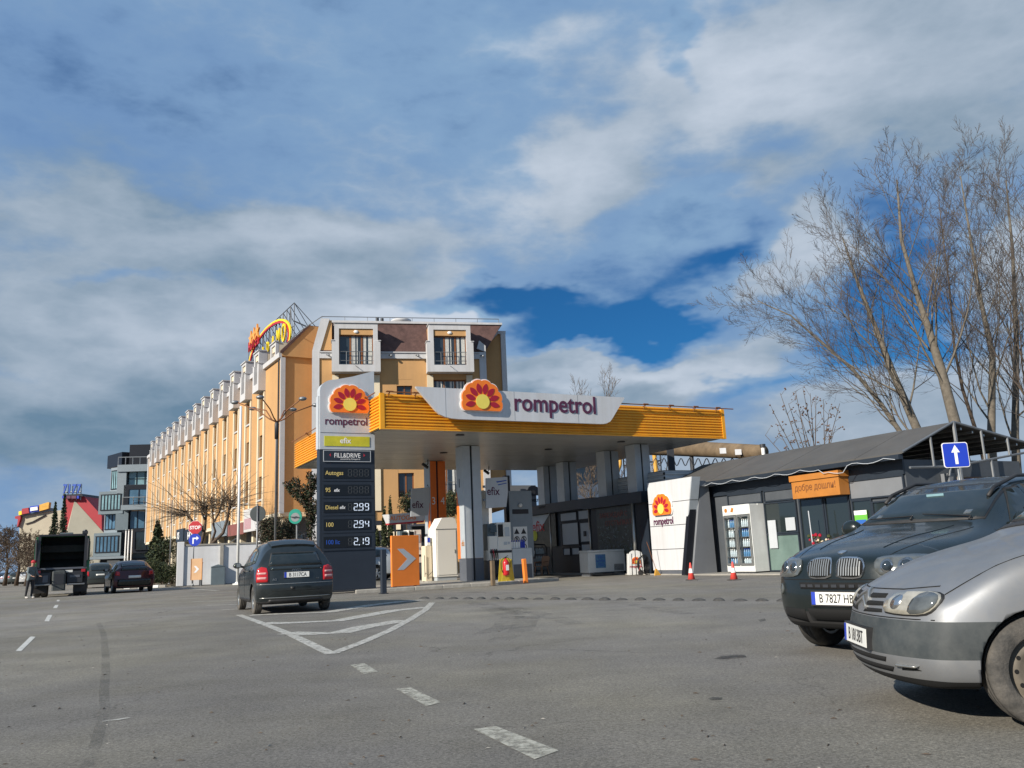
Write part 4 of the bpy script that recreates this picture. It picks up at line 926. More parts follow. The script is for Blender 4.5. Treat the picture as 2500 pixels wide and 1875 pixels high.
mp([(1108, 312), (1140, 290), (1320, 290), (1345, 430), (1345, 600), (1110, 345)], 14.2, 30, 'roof_hall', 'mall_grey')
mp([(840, 318), (1100, 306), (1110, 340), (842, 352)], .2, 15, 'parapet', 'clad_black')
for i, (x0, x1) in enumerate([(845, 900), (905, 965), (970, 1040), (1045, 1075)]): mp([(x0, 335), (x1-5, 335), (x1-5, 372), (x0, 372)], -.2, .15, 'banner', 'sign_blue' if i in (0, 3) else 'logo_purple')
for i, ch in enumerate('7177'):
    x_, z_ = mq(838+62*i, 296); text('roof_letter', ch, 2.3, 'text_blue', mall, T(x_-mx, .3, z_) @ FRONT, .12, .05, sx=.62)
sg = MB()
for i in range(5): x_, z_ = mq(832+58*i, 300); sg.tube([(x_-mx, .8, z_-1.2), (x_-mx, .8, z_+1.8)], .12, 5)
x0, z0 = mq(830, 285); x1, z1 = mq(1070, 285); sg.tube([(x0-mx, .8, z0), (x1-mx, .8, z0)], .12, 5); sg.build('letter_frame', 'chrome_dull', mall)
ml = thing('market_hall', 'low cream hall with sloping parapet and red, blue and yellow roof signs', 'market hall', (mq(420, 1450, 170)[0], 170, 0))
lx = ml.location.x
def lp(pts, y0, y1, nm, mt, par=None): return MB().prism([(x-lx, max(z, 0)) for x, z in [mq(a_, b_, 170) for a_, b_ in pts]], 'y', y0, y1).build(nm, mt, par or ml)
lp([(300, 610), (660, 545), (900, 520), (900, 1500), (245, 1500), (262, 760)], 0, 20, 'wall', 'mall_cream')
lp([(225, 615), (300, 600), (300, 640), (262, 760), (252, 755), (265, 650), (225, 645)], -.6, 1, 'red_frame', 'mall_red')
lp([(300, 590), (430, 575), (620, 520), (700, 500), (700, 540), (300, 612)], -.5, 1, 'roof_edge', 'clad_grey')
lp([(335, 512), (420, 498), (430, 570), (330, 588)], -1, -.2, 'roof_sign', 'mall_red'); lp([(440, 482), (560, 466), (565, 545), (440, 562)], -1, -.2, 'roof_sign', 'sign_blue'); lp([(455, 497), (550, 484), (553, 530), (455, 545)], -1.2, -1.02, 'sign_panel', 'white_paint')
lp([(568, 460), (680, 425), (700, 425), (690, 510), (568, 545)], -1, -.2, 'roof_sign', 'pipe_yellow'); lp([(290, 550), (330, 540), (332, 590), (290, 600)], -1, -.2, 'roof_sign', 'letter_yellow')
lp([(350, 712), (450, 680), (560, 620), (620, 590), (620, 600), (560, 632), (450, 692), (352, 720)], -.3, -.02, 'cable_duct', 'clad_black')

# boundary wall and its end pillar
WA = Vector((-21.4, 54.2)); WB = Vector((-12.4, 57.6)); wd = (WB-WA); wl = wd.length; wrz = atan2(wd.y, wd.x)
bw = thing('boundary_wall', 'white rendered boundary wall with dark coping between hotel garden and forecourt', 'wall', (WA.x, WA.y, 0), wrz)
MB().box(.42, wl, 0, .25, 0, 2.46).build('wall_panel', 'wall_plaster', bw); MB().box(.42, wl, -.05, .32, 2.462, 2.56).build('coping', 'concrete', bw)
MB().bbox(0, .415, -.10, .6, 0, 2.72, .02).build('end_pillar', 'wall_plaster', bw)
pk = MB().box(2.55, 2.75, -.14, -.003, 0, 2.45); pk.build('pilaster', 'concrete', bw)
pc = thing('gate_pier', 'white gate pier with a ball lamp standing behind the boundary wall', 'pier', (G(640, 1420).x*.62, 58.3, 0)); pc.location = (-.2965*58.6+.15, 58.0, 0)
MB().bbox(-.22, .22, -.22, .22, 0, 2.75, .02).build('pier', 'white_paint', pc); MB().box(-.32, .32, -.32, .32, 2.752, 2.85).build('cap', 'concrete', pc); MB().lathe([(.12, 2.85), (.2, 3.0), (.2, 3.15), (.3, 3.2), (.02, 3.4)], n=14).build('lantern', 'chrome_dull', pc, True)
# kerb and verge in front of the shrubs
vp = [(a_.x, a_.y) for a_ in (G(322, 1443), G(436, 1431), )]
struct(MB().prism([(-24.5, 54), (-21.6, 53.9), (-21.0, 58), (-21.5, 75), (-30, 95), (-34, 95), (-27, 60)], 'z', .002, .10).build('verge', 'soil'))
kb = MB(); R_ = random.Random(5)
for i in range(7): a_ = Vector((-24.9+.45*i, 53.9-.03*i)); kb.bbox(a_.x, a_.x+.40, a_.y-.15, a_.y, .002, .15, .02, i % 2)
struct(kb.build('verge_kerb', ['concrete', 'white_paint']))
struct(MB().prism([(-21.9, 53.9), (-21.2, 53.3), (-12.5, 59.3), (-13.5, 60.3)], 'z', .002, .03).build('wall_pavement', 'asphalt_patch'))

# ---- street furniture on the left
def pole_thing(nm, label, cat, x, y, h, r, mt='metal_grey', base=True):
    t = thing(nm, label, cat, (x, y, 0)); MB().tube([(0, 0, 0), (0, 0, h)], [r, r*.85], 10).build('pole', mt, t, True)
    if base: MB().lathe([(r*2.2, 0), (r*2.2, .06), (r*1.2, .16)], n=12).build('base', mt, t)
    return t
p_ = G(471, 1431); Y = 53.0; x = Q(471, 1400, Y).x
st = pole_thing('stop_sign', 'red octagonal stop sign above a round blue arrow sign by the white wall', 'road sign', x, Y, 4.25, .035)
def z_at(u, v, Y): return Q(u, v, Y).z
zs = z_at(476, 1288, Y); zb_ = z_at(475, 1318, Y); s_ = Y/F_PX
oct_ = lambda r: [(r*cos(radians(22.5+45*i)), r*sin(radians(22.5+45*i))) for i in range(8)]
FR = T(.08, -.05, 0)
pl = MB(T(.08, -.06, zs) @ FRONT).prism(oct_(.42), 'z', 0, .02).build('stop_plate', 'sign_red', st)
MB(T(.08, -.06, zs) @ FRONT).prism(oct_(.44), 'z', -.01, -.001).build('plate_border', 'text_white', pl)
text('sign_text', 'STOP', .29, 'text_white', pl, T(.08, -.085, zs-.10) @ FRONT, .003, .008, 'CENTER', .95)
pl = MB(T(.08, -.06, zb_) @ FRONT).lathe([(.38, 0), (.38, .02)], n=32).build('arrow_plate', 'sign_blue', st)
MB(T(.08, -.082, zb_) @ FRONT).prism([(-.14, -.24), (-.06, -.24), (-.06, .05), (.10, .05), (.10, -.04), (.25, .09), (.10, .22), (.10, .13), (-.14, .13)], 'z', 0, .004).build('arrow', 'text_white', pl)
MB(T(.08, 0, 0)).box(-.03, .03, -.06, 0, zb_-.1, zs+.1).build('bracket', 'metal_grey', st)
ob = Q(476, 1390, Y-.4); t = thing('orange_board', 'plain pale orange board leaning on the stop sign pole', 'board', (ob.x, Y-.15, 0)); zt_, zl = z_at(476, 1364, Y), z_at(476, 1416, Y)
b = MB().box(-.35, .35, 0, .03, zl, zt_).build('board', 'wood_board', t); MB().box(-.35, -.32, -.02, -.001, zl, zt_).box(.32, .35, -.02, -.001, zl, zt_).build('edge_strip', 'sign_orange', t)
MB(T(0, -.004, (zl+zt_)/2) @ FRONT).prism([(-.16, .2), (-.02, .2), (.16, 0), (-.02, -.2), (-.16, -.2), (.0, 0)], 'z', 0, .003).build('faded_arrow', 'wall_plaster', t)
MB().tube([(-.28, .03, 0), (-.28, .03, zl)], .02, 6).tube([(.28, .03, 0), (.28, .03, zl)], .02, 6).build('leg', 'metal_grey', t)
bt = thing('bent_post', 'short dark brown post in front of the white wall by the orange board', 'post', (Q(492, 1400, 53.6).x, 53.5, 0)); MB().box(-.07, .07, -.07, .07, 0, 1.35).build('post', 'metal_dark', bt); MB().box(-.09, .09, -.09, .09, 1.352, 1.4).build('cap', 'wood_frame', bt)
cb = thing('shadow_block', 'grey block standing in for a shadow on the white boundary wall', 'cabinet', (Q(528, 1400, 54.6).x, 54.9, 0), wrz); MB().bbox(-.42, .42, -.25, .25, 0, 1.10, .02).build('body', 'clad_grey', cb); MB().prism([(-.46, 1.102), (.46, 1.102), (.0, 1.25)], 'y', -.28, .28).build('lid', 'clad_grey', cb)  # solid grey block stands in for a shadow cast on the wall
wp = pole_thing('white_mast', 'tall slim white mast in front of the white boundary wall', 'mast', Q(580, 1400, 52).x, 52, z_at(590, 992, 52), .085, 'white_paint')
MB().box(-.22, .22, -.22, .22, 0, .08).build('base_plate', 'white_paint', wp); MB().tube([(0, 0, 1.0), (.12, 0, 1.02)], .02, 6).tube([(0, 0, 2.8), (-.5, 0, 2.5)], .02, 5).build('cleat', 'metal_grey', wp)
tp = pole_thing('thin_pole', 'thin grey pole rising out of the shrubs before the hotel', 'pole', Q(414, 1400, 60).x, 60, z_at(424, 1220, 60), .05)
rsn = pole_thing('round_sign', 'round road sign seen from its grey back, behind the dark hatchback', 'road sign', Q(628, 1300, 40).x, 40, z_at(628, 1232, 40), .045)
MB(T(0, .06, z_at(627, 1254, 40)) @ FRONT).lathe([(.34, 0), (.37, .01), (.37, .03), (.34, .035)], n=32).build('sign_back', 'sign_back', rsn)
# five-armed street lamp
LY = 45.0; lp_ = Q(676, 1015, LY); sl = thing('street_lamp', 'street lamp with curved brown arms spreading from the pole top before the hotel', 'street lamp', (Q(672, 1300, LY).x, LY, 0))
lx0 = sl.location.x; hz = lp_.z-.35
MB().tube([(0, 0, 0), (0, 0, hz-.6), (lp_.x-lx0, 0, hz)], [.060, .045, .055], 12).build('pole', 'metal_grey', sl, True); MB().lathe([(.11, hz-.9), (.12, hz-.1), (.06, hz+.05)], c=(lp_.x-lx0, 0, 0), n=12).build('collar', 'metal_dark', sl, True)
for ex, ey, dy in [((1010), 1160, .5), (1275, 1110, -1.4), (1705, 1125, -1.2), (1840, 1190, .6), (1610, 1235, 2.4), (1190, 1225, 2.4)]:
    e_ = Q(350+ex*.226, 720+ey*.226, LY+dy); d_ = Vector((e_.x-lx0, dy, e_.z)); s0 = Vector((lp_.x-lx0, 0, hz))
    mid = s0+(d_-s0)*.45+Vector((0, 0, .12 if dy < 2 else .3)); am = MB().tube([s0, s0+(d_-s0)*.2+Vector((0, 0, -.02)), mid, d_], [.04, .036, .032, .03], 8).build('arm', 'wood_frame', sl, True)
    u_ = (d_-s0); u_.z = 0; u_.normalize(); MB().ball(tuple(d_+u_*.12), .2, 12, (1.1, .8, .55)).build('lamp_head', 'metal_grey', am, True)
# green round dealer sign
o_ = Q(722, 1263, 50); og = thing('round_logo_sign', 'turquoise double-sided ring logo sign on a pole beside the totem', 'sign', (o_.x, 50, 0)); MB().tube([(0, .3, 0), (0, .3, o_.z)], .06, 8).build('pole', 'metal_grey', og)
for k, yy in ((0, 0), (1, .35)):
    rg = MB(T(0-.12*k*.8, yy, o_.z+.12*k) @ FRONT); n = 32
    for i in range(n):
        a0, a1 = 2*pi*i/n, 2*pi*(i+1)/n; rg.add([(r*cos(a_), r*sin(a_), z) for z in (0, .12) for r in (.26, .38) for a_ in (a0, a1)], [(0, 1, 3, 2), (4, 6, 7, 5), (2, 3, 7, 6), (0, 4, 5, 1)])
    rg.build('ring', 'opel_green', og)
MB(T(0, -.02, o_.z) @ FRONT).lathe([(.255, 0), (.255, .1)], n=28).build('disc', 'chrome_dull', og); MB(T(0, -.14, o_.z) @ FRONT).prism([(-.32, .05), (.0, .03), (.06, .06), (.32, -.04), (.0, -.02), (-.06, -.06)], 'z', 0, .04).build('bolt_emblem', 'metal_dark', og)

# ================================================================ fuel station (station frame: x = along canopy front, y = away from camera)
def STh(nm, label, cat, f, s, z=0.0, group=None): p_ = S(f, s, z); return thing(nm, label, cat, p_, SRZ, group)
can = STh('station_canopy', 'flat forecourt canopy with yellow corrugated fascia and white name board', 'canopy', 0, 0)
CF, CS, CZ, CT = 15.5, 13.3, 5.6, 6.88
def wave(z0_, z1_, n, d):
    pts = []; h = (z1_-z0_)/n
    for i in range(n): z = z0_+h*i; pts += [(0, z), (d, z+h*.22), (d, z+h*.55), (0, z+h*.80)]
    return pts+[(0, z1_)]
def ribbed(mw, length, z0_, z1_, n, d, mt, nm, par, miter=.0):
    pts = wave(z0_, z1_, n, d); b = MB(mw); k = len(pts)
    vs = [(0-y_*miter, -y_, z) for y_, z in pts]+[(length+y_*miter, -y_, z) for y_, z in pts]; b.add(vs, [(i, k+i, k+i+1, i+1) for i in range(k-1)]); return b.build(nm, mt, par)
ribbed(Matrix(), CF, CZ+.05, CT, 11, .055, 'fascia_yellow', 'fascia', can, 1)
ribbed(T(0, CS, 0) @ RZ(-pi/2), CS, CZ+.05, CT, 11, .055, 'fascia_yellow', 'fascia', can, 1)
ribbed(T(CF, 0, 0) @ RZ(pi/2), CS, CZ+.05, CT, 11, .055, 'fascia_yellow', 'fascia', can, 1)
ribbed(T(CF, CS, 0) @ RZ(pi), CF, CZ+.05, CT, 11, .055, 'fascia_yellow', 'fascia', can, 1)
MB().box(.01, CF-.01, .01, CS-.01, CZ+.06, CT-.01).build('roof_deck', 'metal_grey', can)
tr = MB()
for (x, y) in ((-.03, -.03), (CF-.07, -.03)): tr.box(x-.03, x+.13, y-.04, y+.1, CZ+.0, CT+.02)
tr.box(-.03+.131, CF-.101, -.07, -.002, CZ, CZ+.048); tr.build('corner_trim', 'fascia_yellow', can)
cl = MB(); n = 66; wd_ = CS/n; R_ = random.Random(2)
for i in range(n): cl.box(.06, CF-.06, .05+i*wd_*.99, .05+i*wd_*.99+wd_*.95, CZ+.02+R_.random()*.006, CZ+.055)
o = cl.build('ceiling_planks', 'ceiling_white', can); o['kind'] = 'stuff'
MB().tube([(.1, -.22, CT+.04), (CF+.45, -.22, CT+.02)], .022, 6).tube([(-.2, .1, CT+.04), (-.2, CS, CT+.04)], .022, 6).build('lamp_rail', 'wood_frame', can)
br = MB().tube([(0, -.0, CT-.16), (0, -.22, CT+.03)], .016, 5).tube([(0, -.0, CT-.02), (0, -.22, CT+.03)], .016, 5).tube([(-.12, -.24, CT+.05), (.12, -.24, CT+.05)], .028, 6).mesh('bracket', 'wood_frame')
for x in (.25, 1.25, 11.3, 12.6, 13.9, 15.1): link('bracket', br, can, mw=T(x, 0, 0))
for y in (1.2, 4.2, 7.2, 10.2): link('bracket', br, can, mw=RZ(-pi/2) @ T(-y, 0, 0))
# name board
bp = [(1.20, 7.05), (1.92, 6.26), (2.06, 6.14), (2.25, 6.06), (2.5, 6.01), (2.8, 5.99), (9.0, 6.0), (9.2, 6.03), (9.38, 6.12), (9.5, 6.26), (10.12, 7.08), (10.12, 7.12), (1.16, 7.12)]
nb = MB().prism(bp, 'y', -.42, -.30).build('name_board', 'panel_white', can)
MB().box(2.4, 9.3, -.299, -.06, 6.2, 6.9).build('board_support', 'metal_grey', can)
for x in (2.3, 5.1, 7.9): MB().box(x-.006, x+.006, -.4225, -.4205, 6.01, 7.11).build('panel_joint', 'metal_grey', nb)
emblem(can, T(3.72, -.43, 6.32) @ FRONT, 1.66)
text('name_text', 'rompetrol', .97, 'logo_purple', can, T(5.05, -.425, 6.40) @ FRONT, .02, .012, sx=.91)
for x, y in ((3.4, .9), (4.9, 6.2), (9.2, 4.4), (11.2, 1.6)):
    MB().lathe([(.18, CZ-.01), (.16, CZ+.018)], c=(x, y, 0), n=20).build('recessed_lamp', 'metal_dark', can)
# gooseneck security cameras
for i, (f_, s_) in enumerate([(5.2, 8.9), (9.6, 11.5)]):
    cm_ = STh('security_camera', 'small dark security camera hanging below the canopy %s' % ('beside the orange column' if i == 0 else 'in front of the brown hotel wall'), 'camera', f_, s_, CZ, 'canopy cameras')
    MB().tube([(0, 0, .05), (0, 0, -.18), (-.06, 0, -.22)], .025, 6).build('stem', 'black_plastic', cm_); MB(T(-.12, 0, -.28) @ RY(radians(35))).bbox(-.2, .14, -.06, .06, -.06, .06, .015).build('housing', 'black_plastic', cm_)
# columns
def column(label, f_, s_, kind):
    t = STh('canopy_column', label, 'column', f_, s_, 0, 'canopy columns'); w_, d_ = .78, .70
    lo = 1.0; z0_ = .1 if f_ < 9 else .05
    if f_ > 9: lo = 3.52; z0_ = 3.40
    front = 'col_orange' if kind == 'orange' else 'col_grey'
    for x0, x1 in ((0, .31), (.40, w_)):
        MB().box(x0, x1, 0, d_, lo, CZ).build('cladding', front if kind == 'orange' else 'col_grey', t)
        MB().box(x0, x1, 0, d_, z0_, lo-.004).build('plinth', 'col_dark', t)
    MB().box(.311, .399, .05, d_-.05, z0_, CZ).build('column_core', 'clad_black', t)
    if kind in ('orange', 'white'):
        # side panel: grey with an orange lower flare
        sp_ = MB().box(-.035, -.002, -.01, d_+.01, lo, CZ).build('side_panel', 'col_grey', t)
        if kind == 'orange': MB().prism([(-.012, lo), (.32, lo), (.32, 3.0), (.26, 3.25), (.18, 3.4), (.18, CZ), (-.012, CZ)][:0] or [(-.012, lo), (.24, lo), (.24, 3.0), (.12, 3.3), (.05, 3.6), (-.012, 3.65)], 'x', -.042, -.036).build('orange_flare', 'col_orange', sp_)
        else: MB().prism([(d_-.24, lo), (d_+.01, lo), (d_+.01, 3.75), (d_-.05, 3.65), (d_-.12, 3.3), (d_-.24, 3.05)], 'x', -.042, -.036).build('orange_flare', 'col_orange', sp_)
    return t
c3 = column('orange canopy column numbered 3 and 4 behind the white cabinet', 5.45, 9.3, 'orange')
text('number', '3', .50, 'text_white', c3, T(.04, -.004, 3.55) @ FRONT, .002, 0, sx=.9); text('number', '4', .50, 'text_white', c3, T(.50, -.004, 3.55) @ FRONT, .002, 0, sx=.9); text('number', '3', .52, 'text_black', c3, T(-.040, .36, 4.15) @ LEFT, .002, .004, sx=.9); text('number', '0', .52, 'text_black', c3, T(-.040, .36, 3.4) @ LEFT, .002, .004, sx=.9)
c1 = column('pale grey canopy column numbered 1 on the near end of the pump island', 4.75, 3.75, 'white')
text('number', '1', .52, 'text_black', c1, T(-.040, .52, 3.9) @ LEFT, .002, .004)
for lab, f_, s_ in [('nearest grey canopy column rising in front of the shop beside the tall white logo panel', 12.25, 2.15), ('second grey canopy column from the white logo panel', 12.2, 4.5), ('third grey canopy column from the white logo panel', 12.6, 9.0), ('farthest grey canopy column in the row before the shop', 12.55, 11.0)]:
    column(lab, f_, s_, 'grey')
text('side_text', 'efix', .34, 'sign_orange', c3, T(-.04, .55, 1.5) @ LEFT @ T(0, 0, 0), .002, .003, sx=.6); text('side_text', 'efix', .34, 'sign_orange', c1, T(-.04, .34, 1.5) @ LEFT, .002, .003, sx=.6)
# efix flags fixed to columns
def flag(label, f_, s_, w_, z0_, z1_, grp='efix boards'):
    t = STh('efix_board', label, 'sign', f_, s_, 0, grp); b = MB().prism([(0, z0_), (w_*.9, z0_+.05), (w_, z0_+.7), (w_, z1_+.06), (w_*.05, z1_)], 'y', 0, .07).build('board', 'totem_white', t); MB().box(-.10, -.0, .01, .06, z0_+.3, z0_+.4).box(-.10, .0, .01, .06, z1_-.4, z1_-.3).build('bracket', 'metal_grey', t); return t, b
t, b = flag('white efix board with blue stroke beside column one', 5.72, 3.75, 1.05, 3.0, 4.25); text('board_text', 'efix', .48, 'logo_purple', b, T(.06, -.004, 3.55) @ FRONT, .002, .006, sx=.85)
MB().prism([(.55, 4.06), (1.0, 4.14), (1.0, 4.18), (.5, 4.11)], 'y', -.004, -.001).prism([(.6, 3.95), (1.0, 4.03), (1.0, 4.06), (.58, 3.99)], 'y', -.004, -.001).build('stroke', 'text_blue', b)
t, b = flag('small white efix board left of the orange column', 4.45, 9.3, .95, 3.0, 4.3); text('board_text', 'efix', .46, 'logo_purple', b, T(.06, -.004, 3.4) @ FRONT, .002, .006, sx=.85)

# totem
tt = STh('price_totem', 'tall price totem with sunflower logo above dark fuel price panels', 'price sign', -1.87, 1.25)
TW = 2.02
MB().box(.0, TW, .02, .42, .09, 5.02).build('dark_body', 'totem_grey', tt)
prof = [(0, 5.021)]+[(0, 7.15)]+[(.0+.55*(1-cos(radians(a_))), 7.15+.42*sin(radians(a_))) for a_ in range(15, 91, 15)]+[(1.2, 7.72), (TW, 7.98), (TW, 5.021)]
MB().prism(prof, 'y', .0, .42).build('white_head', 'totem_white', tt)
MB().box(-.05, -.002, .06, .36, 5.03, 6.95).build('side_rib', 'totem_white', tt)
MB().box(-.02, TW+.02, -.02, .44, .05, .12).build('base_plate', 'metal_dark', tt)
for z in (5.62,): MB().box(.02, TW-.01, -.004, -.001, z-.012, z+.012).build('panel_joint', 'metal_grey', tt)
emblem(tt, T(TW/2+.05, -.005, 6.36) @ FRONT, 1.46)
text('name_text', 'rompetrol', .40, 'logo_purple', tt, T(.17, -.006, 5.92) @ FRONT, .004, .006, sx=.95)
p = MB().box(.16, 1.82, -.02, -.001, 5.14, 5.50).build('efix_panel', 'efix_green', tt); text('panel_text', 'efix', .28, 'text_white', p, T(.72, -.024, 5.25) @ FRONT, .002, .004)
fd = MB().box(.14, 1.84, -.018, -.001, 4.60, 4.97).build('fill_panel', 'totem_grey', tt)
fr_ = MB().box(.12, 1.86, -.024, -.002, 4.58, 4.60).box(.12, 1.86, -.024, -.002, 4.97, 4.99).box(.12, .14, -.024, -.002, 4.601, 4.969).box(1.84, 1.86, -.024, -.002, 4.601, 4.969).build('panel_border', 'totem_white', fd)
text('panel_text', 'FILL&DRIVE', .235, 'text_white', fd, T(.99, -.022, 4.73) @ FRONT, .002, .001, 'CENTER', .82); text('panel_text', 'powered by Rompetrol', .075, 'text_white', fd, T(1.1, -.022, 4.655) @ FRONT, .001, 0, 'CENTER')
for sx_ in (-1, 1): MB().prism([(.99+sx_*.66, 4.82), (.99+sx_*.60, 4.76), (.99+sx_*.60, 4.88)], 'y', -.024, -.02).build('pointer', 'text_red', fd)
def seg(par, x, z, h, ch, mt, off_):
    SEG = {'0': 'abcdef', '1': 'bc', '2': 'abged', '4': 'fgbc', '9': 'abcdfg', '8': 'abcdefg', 'I': 'bc'}
    w_ = h*.52; k = h*.060; R3 = {'a': (0, w_, h-k, h+k), 'd': (0, w_, -k, k), 'g': (0, w_, h/2-k, h/2+k), 'f': (-k, k, h/2+k, h-k), 'b': (w_-k, w_+k, h/2+k, h-k), 'e': (-k, k, k, h/2-k), 'c': (w_-k, w_+k, k, h/2-k)}
    on, off2 = MB(), MB()
    for c_, (x0, x1, z0_, z1_) in R3.items(): (on if c_ in SEG.get(ch, '') else off2).box(x+x0, x+x1, -.034, -.028, z+z0_+.005, z+z1_-.005)
    if on.v: on.build('digit', mt, par)
    if off2.v and off_: off2.build('digit_off', 'led_off', par)
rowsT = [('Autogas', 'text_yellow', '    ', ''), ('95', 'text_yellow', '    ', 'efix'), ('Diesel', 'text_yellow', ' 299', 'efix'), ('100', 'text_yellow', ' 294', ''), ('100 nac', 'text_blue', ' 219', '')]
for i, (nm, mt, dg, sub) in enumerate(rowsT):
    z0_ = 3.99-.605*i
    pn = MB().box(.08, TW-.04, -.010, -.001, z0_-.10, z0_+.48).build('price_panel', 'totem_grey', tt)
    sc = MB().box(.14, 1.82, -.026, -.011, z0_, z0_+.38).build('price_screen', 'screen_black', tt)
    nm_ = {'100 nac': '100 lic'}.get(nm, nm)
    text('fuel_name', nm_, .215 if nm != 'Diesel' else .20, mt, sc, T(.19, -.028, z0_+.12) @ FRONT, .002, .002, sx=.92)
    if sub: text('fuel_suffix', sub, .16, 'text_white', sc, T(.50 if nm == '95' else .78-.08, -.028, z0_+.13) @ FRONT, .002, .003, sx=.85, shear=.2)
    for k, ch in enumerate(dg): seg(sc, 1.02+.205*k, z0_+.075, .235, ch, 'led_white' if i < 4 else 'led_white', True)
    if dg.strip(): MB().box(1.385, 1.42, -.034, -.028, z0_+.055, z0_+.09).build('point', 'led_white', sc)

# arrow panel and dark post
ap = STh('arrow_panel', 'orange direction panel with pale chevron beside the price totem', 'sign', .72, 1.2); ap.rotation_euler.z = SRZ+radians(8)
b = MB().bbox(0, 1.12, 0, .10, .13, 1.92, .012).build('panel', 'sign_orange_red', ap)
MB().prism([(.22, 1.45), (.48, 1.45), (.98, 1.08), (.48, .70), (.22, .70), (.62, 1.08)], 'y', -.006, -.001).build('chevron', 'totem_white', b)
MB().box(.1, .2, .02, .08, .10, .13).box(.9, 1.0, .02, .08, .10, .13).build('foot', 'metal_dark', ap)
dp = thing('dark_post', 'dark blue square post left of the orange chevron panel', 'post', (Q(936, 1400, 28.4).x, 28.4, 0), SRZ); MB().bbox(-.085, .085, -.085, .085, 0, 1.42, .012).build('post', 'totem_grey', dp); MB().bbox(-.13, .13, -.13, .13, 0, .03, .005).build('base_plate', 'metal_dark', dp)
for i, (u, v, D, h, lab) in enumerate([(1204, 1430, 31.4, .89, 'rusty orange bollard at the end of the pump island'), (1284, 1423, 32.6, .90, 'bright orange bollard leaning slightly in the forecourt')]):
    t = thing('bollard', lab, 'bollard', (Q(u, v, D).x, D, 0), SRZ, 'forecourt bollards')
    b = MB(RX(0) @ RY(radians(0 if i == 0 else -3))).bbox(-.07, .07, -.07, .07, 0, h, .012).build('post', 'pipe_brown' if i == 0 else 'sign_orange_red', t, label='rust brown square post' if i == 0 else None)
    MB().box(-.10, .10, -.10, .10, 0, .015).build('base_plate', 'metal_dark', t)
# white cabinet
wc = STh('white_cabinet', 'tall plain white cabinet with sloping top between the two pump columns', 'cabinet', 4.55, 6.5)
MB().prism([(.0, .26), (1.0, .26), (1.0, 2.45), (.92, 2.80), (.30, 2.78), (.0, 2.3)], 'y', 0, .85).build('body', 'cabinet_white', wc)
MB().box(.06, .94, -.02, -.002, .34, 2.25).build('door', 'cabinet_white', wc); MB().box(.0, 1.0, -.012, -.001, 2.27, 2.30).box(1.001, 1.012, .02, .83, 2.27, 2.3).build('joint', 'metal_grey', wc)
MB().box(.04, .96, .04, .81, .10, .255).build('plinth', 'col_grey', wc); MB().tube([(.86, -.03, 1.25), (.86, -.03, 1.40)], .012, 6).build('handle', 'chrome_dull', wc)
# side cabinet with pipes at its left
pb = STh('pipe_cabinet', 'narrow cream cabinet with pipes and a blue label left of the white cabinet', 'cabinet', 4.2, 6.9); MB().bbox(0, .30, 0, .5, .10, 1.6, .02).build('body', 'cream_plaster', pb); MB().box(.08, .28, -.01, -.001, 1.62-.0, 1.64).box(.1, .24, .0, .3, 1.61, 2.0).build('upper_box', 'cabinet_white', pb); MB().box(.11, .23, -.012, -.002, 1.75, 1.95).build('blue_label', 'sign_blue', pb)
MB().tube([(-.06, -.05, .3), (-.05, -.1, .45), (.1, -.12, .35), (.28, -.1, .5)], .012, 5).tube([(-.06, -.05, .28), (-.06, -.05, 1.2)], .015, 5).build('hose', 'hose', pb)
# pumps
def pump(label, f_, s_, num):
    t = STh('fuel_pump', label, 'fuel pump', f_, s_, .10, 'fuel pumps')
    MB().box(0, 1.0, 0, .62, 0, .78).build('plinth', 'col_dark', t); text('number', num, .52, 'text_white', t, T(.62, -.006, .16) @ FRONT, .003, .006)
    MB().box(.0, 1.0, -.02, .64, .784, 1.18).build('lower_panel', 'cabinet_white', t)
    MB().box(.36, 1.0, .0, .62, 1.184, 2.30).build('cabinet', 'cabinet_white', t); MB().box(.02, .355, .18, .60, 1.184, 2.26).build('nozzle_bay', 'clad_grey', t)
    MB().box(.0, .36, -.01, .17, 1.184, 1.75).build('nozzle_cover', 'cabinet_white', t); MB().box(.05, .34, -.02, -.011, 1.9, 2.2).build('window', 'glass_dark', t)
    MB().box(.40, .62, -.035, -.002, 1.72, 2.22).build('display', 'screen_black', t); MB().box(.37, .39, -.03, -.002, 1.2, 2.28).box(.64, .66, -.03, -.002, 1.7, 2.28).build('display_frame', 'white_paint', t)
    MB().box(.72, .93, -.02, -.002, 1.72, 2.1).build('card_reader', 'col_grey', t); MB().box(.66, .80, -.022, -.002, 1.38, 1.50).box(.84, .94, -.022, -.002, 1.4, 1.5).build('label', 'col_grey', t)
    MB().box(.0, 1.0, -.03, -.021, 1.06, 1.16).build('name_strip', 'metal_dark', t)
    for k in range(4):
        x = .05+.085*k; mt = ['black_plastic', 'logo_red', 'leaf_dark', 'black_plastic'][k]
        nz_ = MB().tube([(x, -.10, 1.02), (x, -.05, 1.16), (x+.01, .05, 1.26)], [.022, .03, .02], 7).tube([(x, -.10, 1.04), (x, -.13, .86)], [.028, .02], 7).build('nozzle', mt, t, True)
        MB().tube([(x, -.13, .86), (x-.03, -.20, .5), (x+.0, -.22, .14+.02*k), (x+.08, -.14, .08), (x+.12, -.06, .3), (x+.1, -.03, .75)], .016, 6).build('hose', 'hose', t, True)
    return t
p1_ = pump('white fuel pump numbered 1 beside pale column one', 5.72, 3.55, '1'); p3_ = pump('white fuel pump numbered 3 in the shade left of the orange column', 4.05, 9.6, '3')
